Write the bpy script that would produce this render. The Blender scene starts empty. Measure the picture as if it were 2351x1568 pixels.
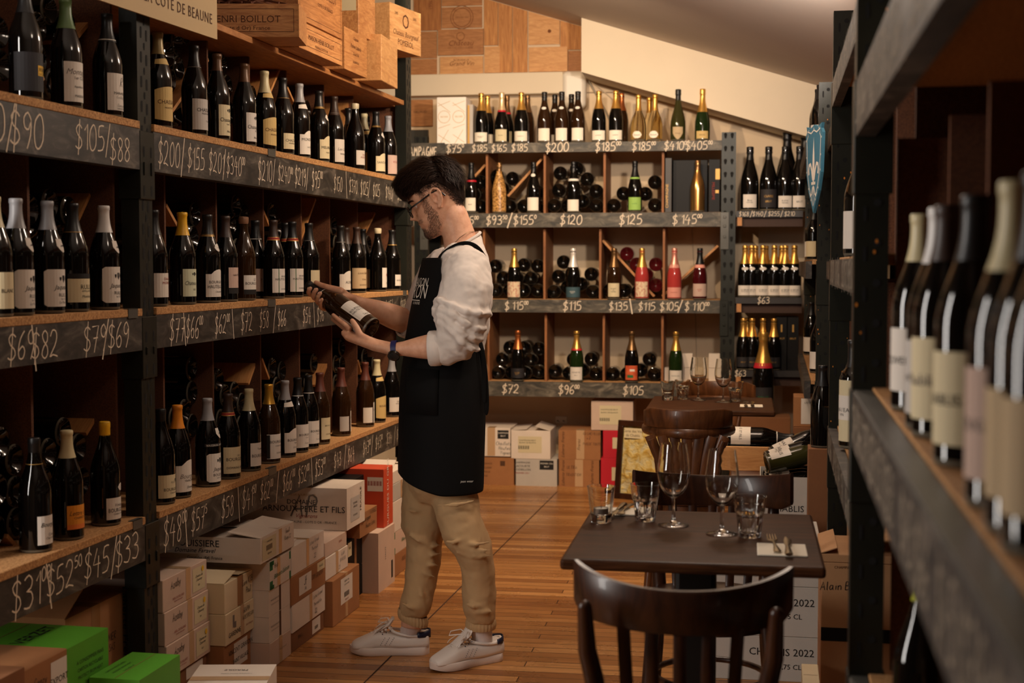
import bpy, bmesh, math, random
from math import sin, cos, tan, pi, radians, atan2, sqrt
from mathutils import Vector, Matrix

random.seed(7)
SC = bpy.context.scene
COL = SC.collection

# ------------------------------------------------------------------ camera
W_PX, H_PX = 2351.0, 1568.0
F_PX = 50.0 / 36.0 * W_PX
CAM_Z = 1.40
PITCH = math.atan((784.0 - 606.0) / F_PX)
cam_data = bpy.data.cameras.new('camera')
cam_data.lens = 50.0
cam_data.sensor_width = 36.0
cam_data.clip_start = 0.05
cam_data.clip_end = 60
cam_data.dof.use_dof = True
cam_data.dof.focus_distance = 5.05
cam_data.dof.aperture_fstop = 4.0
cam = bpy.data.objects.new('camera', cam_data)
COL.objects.link(cam)
cam.location = (0, 0, CAM_Z)
cam.rotation_euler = (pi / 2 - PITCH, 0.0, 0.0)
SC.camera = cam

# ------------------------------------------------------------------ exposure, world
SC.view_settings.view_transform = 'Standard'
SC.view_settings.look = 'None'
SC.view_settings.gamma = 1.0
SC.view_settings.use_curve_mapping = False
SC.view_settings.exposure = 0.0
wd = bpy.data.worlds.new('world')
SC.world = wd
wd.use_nodes = True
wd.node_tree.nodes['Background'].inputs[0].default_value = (1.0, 0.72, 0.46, 1)
wd.node_tree.nodes['Background'].inputs[1].default_value = 0.02

# ------------------------------------------------------------------ lights of the room and added fills
def area_light(name, loc, target, sx, sy, watts, color, spread=180):
    d = bpy.data.lights.new(name, 'AREA')
    d.shape = 'RECTANGLE'; d.size = sx; d.size_y = sy
    d.energy = watts; d.color = color; d.spread = radians(spread)
    o = bpy.data.objects.new(name, d); COL.objects.link(o)
    o.location = loc
    o.rotation_euler = (Vector(target) - Vector(loc)).to_track_quat('-Z', 'Y').to_euler()
    return o
def spot_light(name, loc, target, watts, color, angle=60, blend=0.6, radius=0.04):
    d = bpy.data.lights.new(name, 'SPOT')
    d.energy = watts; d.color = color; d.spot_size = radians(angle); d.spot_blend = blend
    d.shadow_soft_size = radius
    o = bpy.data.objects.new(name, d); COL.objects.link(o)
    o.location = loc
    o.rotation_euler = (Vector(target) - Vector(loc)).to_track_quat('-Z', 'Y').to_euler()
    return o
def point_light(name, loc, watts, color, radius=0.1):
    d = bpy.data.lights.new(name, 'POINT'); d.energy = watts; d.color = color; d.shadow_soft_size = radius
    o = bpy.data.objects.new(name, d); COL.objects.link(o); o.location = loc
    return o
WARM = (1.0, 0.75, 0.50)
SOFT = (1.0, 0.85, 0.70)
DAY = (1.0, 0.93, 0.86)
# daylight through the tall window in the left wall, just short of the left rack
area_light('window_daylight', (-1.93, 2.35, 1.55), (0.8, 2.9, 1.25), 0.30, 1.7, 42, DAY)
# unseen fill lights added over the aisle to brighten ceiling and tables
point_light('aisle_fill_light', (0.30, 3.0, 2.6), 9, SOFT, 0.12)
point_light('aisle_fill_light', (0.55, 5.0, 2.55), 36, SOFT, 0.12)
# spot added out of view above the right rack to brighten the ceiling
spot_light('ceiling_fill_spot', (1.05, 5.3, 2.42), (0.3, 8.0, 3.3), 210, (1.0, 0.86, 0.74), 110, 0.9, 0.08)
# track lamps aimed at the back rack, the crates and the floor
spot_light('man_fill_spot', (0.55, 3.0, 2.62), (-0.25, 5.05, 1.1), 72, (1.0, 0.86, 0.74), 50, 0.8, 0.06)  # unseen key light added to brighten the man
spot_light('track_spot_back_rack', (-0.35, 6.7, 2.85), (0.45, 9.0, 2.05), 125, WARM, 95, 0.9, 0.03)
spot_light('track_spot_back_rack_low', (0.3, 6.2, 2.8), (0.5, 8.8, 1.2), 120, WARM, 75, 0.9, 0.03)
spot_light('track_spot_crates', (0.5, 5.2, 2.5), (-0.75, 6.2, 2.4), 58, WARM, 90, 0.9, 0.03)
spot_light('track_spot_floor', (0.25, 6.0, 2.75), (0.0, 7.2, 0.0), 190, WARM, 85, 0.9, 0.04)

# ------------------------------------------------------------------ picture geometry helpers (real points in the room)
FWD = Vector((0, cos(PITCH), -sin(PITCH)))
UPV = Vector((0, sin(PITCH), cos(PITCH)))
CAMP = Vector((0, 0, CAM_Z))
def at_depth(u, v, d):
    return CAMP + d * (FWD + (u - W_PX / 2) / F_PX * Vector((1, 0, 0)) - (v - H_PX / 2) / F_PX * UPV)
def at_z(u, v, z):
    r = at_depth(u, v, 1.0) - CAMP
    return CAMP + r * ((z - CAM_Z) / r.z)
def proj(p):
    q = Vector(p) - CAMP
    d = q.dot(FWD)
    return (W_PX / 2 + F_PX * q.x / d, H_PX / 2 - F_PX * q.dot(UPV) / d, d)
class Frame:
    """A rack's own axes: x along its front, y into it, z up; origin on the floor below its front face."""
    def __init__(self, origin, yaw):
        self.o = Vector((origin[0], origin[1], 0)); self.yaw = yaw
        self.M = Matrix.Translation(self.o) @ Matrix.Rotation(yaw, 4, 'Z')
        self.Mi = self.M.inverted()
    def w(self, x, y, z):
        return self.M @ Vector((x, y, z))
    def x_at(self, u, y=0.0, z=1.4):
        """x along the front at which picture column u meets the line (., y, z)"""
        o = self.w(0, y, z) - CAMP; dx = self.M.to_3x3() @ Vector((1, 0, 0))
        k = (u - W_PX / 2) / F_PX
        return (k * o.dot(FWD) - o.x) / (dx.x - k * dx.dot(FWD))
    def xz_at(self, u, v, y=0.0):
        """point of the plane y = const seen at (u, v): returns x, z"""
        r = at_depth(u, v, 1.0) - CAMP
        n = self.M.to_3x3() @ Vector((0, 1, 0))
        p0 = self.w(0, y, 0)
        t = (p0 - CAMP).dot(n) / r.dot(n)
        q = self.Mi @ (CAMP + r * t)
        return q.x, q.z
    def xy_at(self, u, v, z):
        q = self.Mi @ at_z(u, v, z)
        return q.x, q.y
def frame_dir(vp_u, vp_v):
    r = at_depth(vp_u, vp_v, 1.0) - CAMP
    return atan2(r.y, r.x)
_yl = frame_dir(1828, 606)
_p = at_depth(357, 700, F_PX / 764.0)
LF = Frame((_p.x, _p.y), _yl)                    # left rack (x runs away from the camera)
_yr = frame_dir(1785, 606)
_p = at_depth(1957, 900, F_PX / 1270.0)
RF = Frame((_p.x, _p.y), _yr + pi)               # right rack (x runs towards the camera)
_p = at_depth(1320, 877, F_PX / 368.0)
BF = Frame((_p.x, _p.y), -radians(8.77))         # back rack

# ------------------------------------------------------------------ materials
MATS = {}
def _nt(name):
    m = bpy.data.materials.new(name); m.use_nodes = True
    nt = m.node_tree; b = nt.nodes['Principled BSDF']
    return m, nt, b
def lin(c):
    return tuple(((x / 12.92) if x <= 0.04045 else ((x + 0.055) / 1.055) ** 2.4) for x in c)
def rgb(r, g, b):
    return lin((r / 255, g / 255, b / 255)) + (1,)
def ramp(nt, fac, stops):
    n = nt.nodes.new('ShaderNodeValToRGB')
    e = n.color_ramp.elements
    while len(e) < len(stops): e.new(0.5)
    for i, (p, c) in enumerate(stops):
        e[i].position = p; e[i].color = c
    nt.links.new(fac, n.inputs[0])
    return n.outputs[0]
def coords(nt, scale=(1, 1, 1), rot=(0, 0, 0)):
    tc = nt.nodes.new('ShaderNodeTexCoord'); mp = nt.nodes.new('ShaderNodeMapping')
    mp.inputs['Scale'].default_value = scale; mp.inputs['Rotation'].default_value = rot
    nt.links.new(tc.outputs['Object'], mp.inputs[0])
    return mp.outputs[0]
def noise(nt, vec, scale, detail=4, rough=0.6, dist=0.0):
    n = nt.nodes.new('ShaderNodeTexNoise')
    n.inputs['Scale'].default_value = scale; n.inputs['Detail'].default_value = detail
    n.inputs['Roughness'].default_value = rough; n.inputs['Distortion'].default_value = dist
    if vec is not None: nt.links.new(vec, n.inputs['Vector'])
    return n.outputs['Fac']
def bump(nt, b, h, strength, dist=0.01):
    n = nt.nodes.new('ShaderNodeBump'); n.inputs['Strength'].default_value = strength
    n.inputs['Distance'].default_value = dist
    nt.links.new(h, n.inputs['Height']); nt.links.new(n.outputs[0], b.inputs['Normal'])
def plain(name, col, rough=0.6, metal=0.0, spec=0.5, var=0.0, vscale=6, bmp=0.0, bscale=200, coat=0.0, obj_random=False):
    if name in MATS: return MATS[name]
    m, nt, b = _nt(name)
    b.inputs['Base Color'].default_value = col
    b.inputs['Roughness'].default_value = rough
    b.inputs['Metallic'].default_value = metal
    b.inputs['Specular IOR Level'].default_value = spec
    b.inputs['Coat Weight'].default_value = coat
    if var > 0:
        f = noise(nt, coords(nt), vscale, 5)
        lo = tuple(c * (1 - var) for c in col[:3]) + (1,); hi = tuple(min(1, c * (1 + var)) for c in col[:3]) + (1,)
        nt.links.new(ramp(nt, f, [(0.25, lo), (0.75, hi)]), b.inputs['Base Color'])
    if bmp > 0:
        bump(nt, b, noise(nt, coords(nt), bscale, 3), bmp, 0.002)
    MATS[name] = m
    return m
def speckle(name, c0, c1, scale, rough=0.8, stops=(0.35, 0.65), bmp=0.2, c2=None):
    if name in MATS: return MATS[name]
    m, nt, b = _nt(name)
    f = noise(nt, coords(nt), scale, 3, 0.7)
    st = [(stops[0], c0), (stops[1], c1)]
    if c2: st.append((min(1, stops[1] + 0.12), c2))
    nt.links.new(ramp(nt, f, st), b.inputs['Base Color'])
    b.inputs['Roughness'].default_value = rough
    if bmp: bump(nt, b, f, bmp, 0.001)
    MATS[name] = m
    return m
def wood(name, dark, light, rough=0.5, grain=(2, 30, 30), scale=4.0, bmp=0.1, dist=1.5, coat=0.0, spec=0.5):
    """grain runs along the object's axis with the smallest scale"""
    if name in MATS: return MATS[name]
    m, nt, b = _nt(name)
    v = coords(nt, grain)
    f = noise(nt, v, scale, 6, 0.65, dist)
    nt.links.new(ramp(nt, f, [(0.3, dark), (0.7, light)]), b.inputs['Base Color'])
    b.inputs['Roughness'].default_value = rough
    b.inputs['Coat Weight'].default_value = coat
    b.inputs['Specular IOR Level'].default_value = spec
    if bmp: bump(nt, b, f, bmp, 0.001)
    MATS[name] = m
    return m
def worn_metal(name, col, worn, amount=0.62, rough=0.45):
    if name in MATS: return MATS[name]
    m, nt, b = _nt(name)
    f = noise(nt, coords(nt, (1, 1, 0.35)), 28, 8, 0.75)
    c = ramp(nt, f, [(amount, col), (amount + 0.08, worn)])
    f2 = noise(nt, coords(nt), 3, 4)
    mx = nt.nodes.new('ShaderNodeMix'); mx.data_type = 'RGBA'; mx.blend_type = 'MULTIPLY'; mx.inputs[0].default_value = 1
    nt.links.new(c, mx.inputs[6]); nt.links.new(ramp(nt, f2, [(0.3, (0.65, 0.65, 0.65, 1)), (0.7, (1.15, 1.15, 1.15, 1))]), mx.inputs[7])
    nt.links.new(mx.outputs[2], b.inputs['Base Color'])
    b.inputs['Metallic'].default_value = 0.15
    b.inputs['Specular IOR Level'].default_value = 0.3
    b.inputs['Roughness'].default_value = rough
    bump(nt, b, noise(nt, coords(nt), 90, 3), 0.15, 0.001)
    MATS[name] = m
    return m
def chalkboard(name, base, smear):
    if name in MATS: return MATS[name]
    m, nt, b = _nt(name)
    f = noise(nt, coords(nt, (1.0, 1.0, 2.2)), 9, 7, 0.62, 1.2)
    nt.links.new(ramp(nt, f, [(0.38, base), (0.54, smear[0]), (0.72, smear[1])]), b.inputs['Base Color'])
    b.inputs['Roughness'].default_value = 0.55
    bump(nt, b, noise(nt, coords(nt), 120, 3), 0.1, 0.001)
    MATS[name] = m
    return m
def glass(name, col, rough=0.0, ior=1.5):
    if name in MATS: return MATS[name]
    m, nt, b = _nt(name)
    b.inputs['Base Color'].default_value = col
    b.inputs['Transmission Weight'].default_value = 1.0
    b.inputs['Roughness'].default_value = rough
    b.inputs['IOR'].default_value = ior
    MATS[name] = m
    return m
def emitter(name, col, strength):
    if name in MATS: return MATS[name]
    m, nt, b = _nt(name)
    b.inputs['Base Color'].default_value = col
    b.inputs['Emission Color'].default_value = col
    b.inputs['Emission Strength'].default_value = strength
    MATS[name] = m
    return m

M_POST = worn_metal('green_black_steel', rgb(37, 38, 32), rgb(92, 92, 82), 0.66, 0.4)
M_POSTR = worn_metal('black_steel', rgb(33, 34, 27), rgb(58, 54, 42), 0.67, 0.42)
M_GALV = worn_metal('grey_steel', rgb(92, 90, 84), rgb(140, 136, 126), 0.6, 0.35)
M_SLOT = plain('slot_black', (0.002, 0.002, 0.002, 1), 0.9)
M_RUST = plain('rust_orange', rgb(200, 120, 30), 0.7)
M_BEAM = chalkboard('chalkboard_beam', rgb(36, 32, 29), (rgb(62, 56, 50), rgb(112, 102, 92)))
M_BEAMB = chalkboard('chalkboard_beam_back', rgb(50, 47, 42), (rgb(84, 77, 66), rgb(132, 122, 106)))
M_CHALK = plain('chalk', rgb(232, 214, 190), 0.95)
M_CHALKD = plain('chalk_dim', rgb(150, 136, 118), 0.95)
M_CHIP = speckle('chipboard', rgb(146, 98, 54), rgb(210, 160, 104), 160, 0.85, (0.35, 0.68), 0.3)
M_MDF = speckle('brown_mdf', rgb(74, 40, 20), rgb(112, 66, 36), 260, 0.8, (0.35, 0.65), 0.1)
M_PLY = wood('pine_ply', rgb(160, 104, 54), rgb(205, 146, 88), 0.6, (3, 30, 3), 3)
M_CRATE = wood('pine_crate', rgb(164, 102, 54), rgb(214, 156, 96), 0.6, (2.5, 16, 16), 2.2, 0.08, 2.5)
M_CRATE2 = wood('pale_pine_crate', rgb(186, 128, 72), rgb(224, 170, 110), 0.6, (2.5, 16, 16), 2.2, 0.08, 2.0)
M_CRATE3 = wood('old_pine_crate', rgb(146, 90, 44), rgb(192, 132, 76), 0.6, (2.5, 16, 16), 2.2, 0.08, 2.5)
M_INK = plain('ink_black', rgb(26, 22, 20), 0.8)
M_INKB = plain('ink_brown', rgb(84, 52, 28), 0.8)
M_INKR = plain('ink_red', rgb(150, 44, 34), 0.8)
M_INKG = plain('ink_green', rgb(36, 104, 58), 0.8)
M_INKGOLD = plain('ink_gold', rgb(190, 146, 74), 0.45, 0.4)
M_INKW = plain('ink_white', rgb(236, 228, 214), 0.8)
M_INKY = plain('ink_yellow', rgb(238, 186, 40), 0.7)
M_INKGREY = plain('ink_grey', rgb(120, 110, 102), 0.8)
M_INKO = plain('ink_orange', rgb(222, 120, 52), 0.7)
M_CARD = plain('cardboard_brown', rgb(160, 108, 66), 0.85, var=0.12, vscale=8, bmp=0.12, bscale=120)
M_CARDD = plain('cardboard_dark', rgb(128, 82, 48), 0.85, var=0.12, vscale=8, bmp=0.12, bscale=120)
M_CARDT = plain('cardboard_tan', rgb(186, 140, 98), 0.85, var=0.10, vscale=8, bmp=0.12, bscale=120)
M_CARDW = plain('cardboard_white', rgb(226, 210, 194), 0.8, var=0.06, vscale=8, bmp=0.1, bscale=120)
M_CARDP = plain('cardboard_pinkish', rgb(206, 178, 158), 0.8, var=0.06, vscale=8, bmp=0.1, bscale=120)
M_CARDC = plain('cardboard_cream', rgb(222, 202, 166), 0.8, var=0.06, vscale=8, bmp=0.1, bscale=120)
M_CARDG = plain('cardboard_grey', rgb(190, 182, 172), 0.8, var=0.06, vscale=8, bmp=0.1, bscale=120)
M_GREEN = plain('carton_green', rgb(86, 160, 40), 0.55, var=0.06, vscale=8)
M_RED = plain('carton_red', rgb(206, 74, 42), 0.55, var=0.06, vscale=8)
M_CRIMSON = plain('carton_crimson', rgb(196, 24, 44), 0.55, var=0.05)
M_BLACKBOX = plain('carton_black', rgb(18, 16, 16), 0.5, spec=0.2, var=0.15)
M_TAPE = plain('brown_tape', rgb(150, 104, 62), 0.25)
M_TAPEC = plain('clear_tape', rgb(196, 160, 122), 0.2)
M_STIPPLE_GLINT = plain('stippled_edge_glint', rgb(98, 90, 76), 0.28)  # stippled base edge; its pale colour paints in the bright rim highlight
M_GL_BLACK = plain('bottle_black_glass', rgb(11, 9, 7), 0.06, 0, 0.6)
M_GL_AMBER = plain('bottle_brown_glass', rgb(44, 25, 10), 0.05, 0, 0.6)
M_GL_GREEN = plain('bottle_green_glass', rgb(24, 40, 14), 0.05, 0, 0.6)
M_GL_OLIVE = plain('bottle_olive_glass', rgb(52, 50, 22), 0.05, 0, 0.6)
M_GL_GOLDW = glass('bottle_golden_wine', (1.0, 0.88, 0.56, 1), 0.02, 1.33)
M_GL_ROSE = plain('bottle_rose_wine', rgb(172, 58, 54), 0.04, 0, 0.6)
M_GL_ROSED = plain('bottle_deep_rose_wine', rgb(66, 12, 16), 0.04, 0, 0.6)
M_GL_GOLDM = plain('bottle_gold_metal', rgb(214, 160, 92), 0.22, 0.9)
M_GL_GOLDP = speckle('bottle_gold_pattern', rgb(120, 78, 34), rgb(226, 172, 100), 90, 0.35, (0.4, 0.6), 0.1)
# ------------------------------------------------------------------ mesh builder
class MB:
    def __init__(self):
        self.v = []; self.f = []; self.m = []
    def add(self, verts, faces, mi=0, M=None):
        k = len(self.v)
        if M is not None: verts = [M @ Vector(p) for p in verts]
        self.v.extend([tuple(p) for p in verts])
        for f in faces:
            self.f.append(tuple(i + k for i in f)); self.m.append(mi)
        return self
    def box(self, x0, x1, y0, y1, z0, z1, mi=0, M=None):
        vs = [(x0, y0, z0), (x1, y0, z0), (x1, y1, z0), (x0, y1, z0), (x0, y0, z1), (x1, y0, z1), (x1, y1, z1), (x0, y1, z1)]
        fs = [(0, 3, 2, 1), (4, 5, 6, 7), (0, 1, 5, 4), (1, 2, 6, 5), (2, 3, 7, 6), (3, 0, 4, 7)]
        return self.add(vs, fs, mi, M)
    def quad(self, a, b, c, d, mi=0, M=None):
        return self.add([a, b, c, d], [(0, 1, 2, 3)], mi, M)
    def prism(self, pts, y0, y1, mi=0, M=None, cap_mi=None):
        """outline pts (x, z) extruded along y"""
        n = len(pts)
        vs = [(x, y0, z) for x, z in pts] + [(x, y1, z) for x, z in pts]
        a = sum(pts[i][0] * pts[(i + 1) % n][1] - pts[(i + 1) % n][0] * pts[i][1] for i in range(n))
        front = tuple(range(n)); back = tuple(range(2 * n - 1, n - 1, -1))
        sides = [(i, i + n, (i + 1) % n + n, (i + 1) % n) for i in range(n)]
        if a < 0:
            front = front[::-1]; back = back[::-1]; sides = [s[::-1] for s in sides]
        self.add(vs, sides, mi, M)
        return self.add(vs, [front, back], mi if cap_mi is None else cap_mi, M)
    def lathe(self, prof, seg=24, mi=0, M=None, cap0=True, cap1=True, a0=0.0, a1=2 * pi):
        """profile [(r, z)] turned about z"""
        full = abs(a1 - a0 - 2 * pi) < 1e-6
        n = seg if full else seg + 1
        vs = []
        for r, z in prof:
            for i in range(n):
                a = a0 + (a1 - a0) * i / seg
                vs.append((r * cos(a), r * sin(a), z))
        fs = []
        for j in range(len(prof) - 1):
            for i in range(seg):
                i2 = (i + 1) % n if full else i + 1
                fs.append((j * n + i, j * n + i2, (j + 1) * n + i2, (j + 1) * n + i))
        if full and cap0: fs.append(tuple(range(n - 1, -1, -1)))
        if full and cap1: fs.append(tuple((len(prof) - 1) * n + i for i in range(n)))
        return self.add(vs, fs, mi, M)
    def loft(self, rings, mi=0, M=None, cap=True, closed=False):
        n = len(rings[0]); vs = [p for r in rings for p in r]; fs = []
        m = len(rings)
        for j in range(m if closed else m - 1):
            for i in range(n):
                i2 = (i + 1) % n; j2 = (j + 1) % m
                fs.append((j * n + i, j * n + i2, j2 * n + i2, j2 * n + i))
        if cap and not closed:
            fs.append(tuple(range(n - 1, -1, -1))); fs.append(tuple((m - 1) * n + i for i in range(n)))
        return self.add(vs, fs, mi, M)
    def tube(self, path, rad, seg=10, mi=0, M=None, cap=True, flat=None):
        """round (or flattened) tube along a path; rad is a number or one per point"""
        path = [Vector(p) for p in path]
        if not hasattr(rad, '__len__'): rad = [rad] * len(path)
        rings = []; up = None
        for i, p in enumerate(path):
            t = (path[min(i + 1, len(path) - 1)] - path[max(i - 1, 0)])
            t = t.normalized() if t.length > 1e-9 else Vector((0, 0, 1))
            if up is None:
                up = Vector((0, 0, 1)) if abs(t.z) < 0.9 else Vector((1, 0, 0))
            s = t.cross(up)
            s = s.normalized() if s.length > 1e-6 else t.orthogonal().normalized()
            up = s.cross(t).normalized()
            rr = rad[i]; ra, rb = (rr, rr) if not hasattr(rr, '__len__') else rr
            rings.append([tuple(p + s * ra * cos(2 * pi * k / seg) + up * rb * sin(2 * pi * k / seg)) for k in range(seg)])
        return self.loft(rings, mi, M, cap)
    def ball(self, c, r, seg=12, rings=8, mi=0, M=None):
        rx, ry, rz = (r, r, r) if not hasattr(r, '__len__') else r
        rs = []
        for j in range(rings + 1):
            a = -pi / 2 + pi * j / rings
            rr = max(cos(a), 0.02)
            rs.append([(c[0] + rx * rr * cos(2 * pi * i / seg), c[1] + ry * rr * sin(2 * pi * i / seg), c[2] + rz * sin(a)) for i in range(seg)])
        return self.loft(rs, mi, M)
    def build(self, name, mats, parent=None, smooth=None, loc=None, rotz=None, M=None):
        me = bpy.data.meshes.new(name)
        me.from_pydata(self.v, [], self.f)
        if not isinstance(mats, (list, tuple)): mats = [mats]
        for m in mats: me.materials.append(m)
        me.polygons.foreach_set('material_index', self.m)
        me.update()
        if smooth is not None:
            me.shade_smooth(); me.set_sharp_from_angle(angle=radians(smooth))
        o = bpy.data.objects.new(name, me); COL.objects.link(o)
        if parent is not None: o.parent = parent
        if loc is not None: o.location = loc
        if rotz is not None: o.rotation_euler = (0, 0, rotz)
        if M is not None: o.matrix_world = M
        return o
def bevel(o, w, seg=2, angle=40):
    md = o.modifiers.new('bevel', 'BEVEL'); md.width = w; md.segments = seg
    md.limit_method = 'ANGLE'; md.angle_limit = radians(angle)
    return o
def subsurf(o, lv=1):
    md = o.modifiers.new('subdivision', 'SUBSURF'); md.levels = lv; md.render_levels = lv
    return o
def tag(o, label, cat, group=None):
    o['label'] = label; o['category'] = cat
    if group: o['group'] = group
    return o
def struct(o):
    o['kind'] = 'structure'
    return o
def empty(name, M=None, loc=None, rotz=0):
    o = bpy.data.objects.new(name, None); COL.objects.link(o)
    o.empty_display_size = 0.05
    if M is not None: o.matrix_world = M
    elif loc is not None:
        o.location = loc; o.rotation_euler = (0, 0, rotz)
    return o

# ------------------------------------------------------------------ lettering: printed glyphs (built-in font) and hand strokes
GLYPHS = {}
def _load_glyphs(chars):
    items = []
    def mk(body):
        c = bpy.data.curves.new('glyph', 'FONT'); c.body = body; c.size = 1.0; c.resolution_u = 2
        o = bpy.data.objects.new('glyph', c); COL.objects.link(o); items.append(o)
        return o
    ref = mk('HH'); pairs = {c: (mk(c), mk('H' + c + 'H')) for c in chars}
    bpy.context.view_layer.update()
    dg = bpy.context.evaluated_depsgraph_get()
    def width(o):
        me = o.evaluated_get(dg).to_mesh(); xs = [v.co.x for v in me.vertices]
        r = (max(xs) - min(xs)) if xs else 0
        o.evaluated_get(dg).to_mesh_clear(); return r
    w0 = width(ref)
    for c, (a, b) in pairs.items():
        ev = a.evaluated_get(dg); me = ev.to_mesh()
        vs = [(v.co.x, v.co.y) for v in me.vertices]; fs = [tuple(p.vertices) for p in me.polygons]
        ev.to_mesh_clear()
        GLYPHS[c] = (vs, fs, width(b) - w0)
    for o in items:
        d = o.data; bpy.data.objects.remove(o); bpy.data.curves.remove(d)
_load_glyphs("ABCDEFGHIJKLMNOPQRSTUVWXYZabcdefghijklmnopqrstuvwxyz0123456789.,'&()-:/+\u00c2\u00d4\u00f4\u00e9\u00e8\u00e2\u00b0")
GLYPHS[' '] = ([], [], 0.28)
def text2d(s, size=1.0, align='c', shear=0.0, stretch=1.0, track=0.0, max_w=None):
    """flat lettering: verts (x, y), faces"""
    vs, fs, x = [], [], 0.0
    for ch in s:
        g = GLYPHS.get(ch) or GLYPHS[' ']
        k = len(vs)
        vs += [(x + px * stretch + py * shear, py) for px, py in g[0]]
        fs += [tuple(i + k for i in f) for f in g[1]]
        x += (g[2] + track) * stretch
    if max_w and x * size > max_w:
        q = max_w / (x * size); vs = [(a * q, b) for a, b in vs]; x *= q
    off = {'c': -x / 2, 'l': 0, 'r': -x}[align]
    return [((a + off) * size, b * size) for a, b in vs], fs
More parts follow.
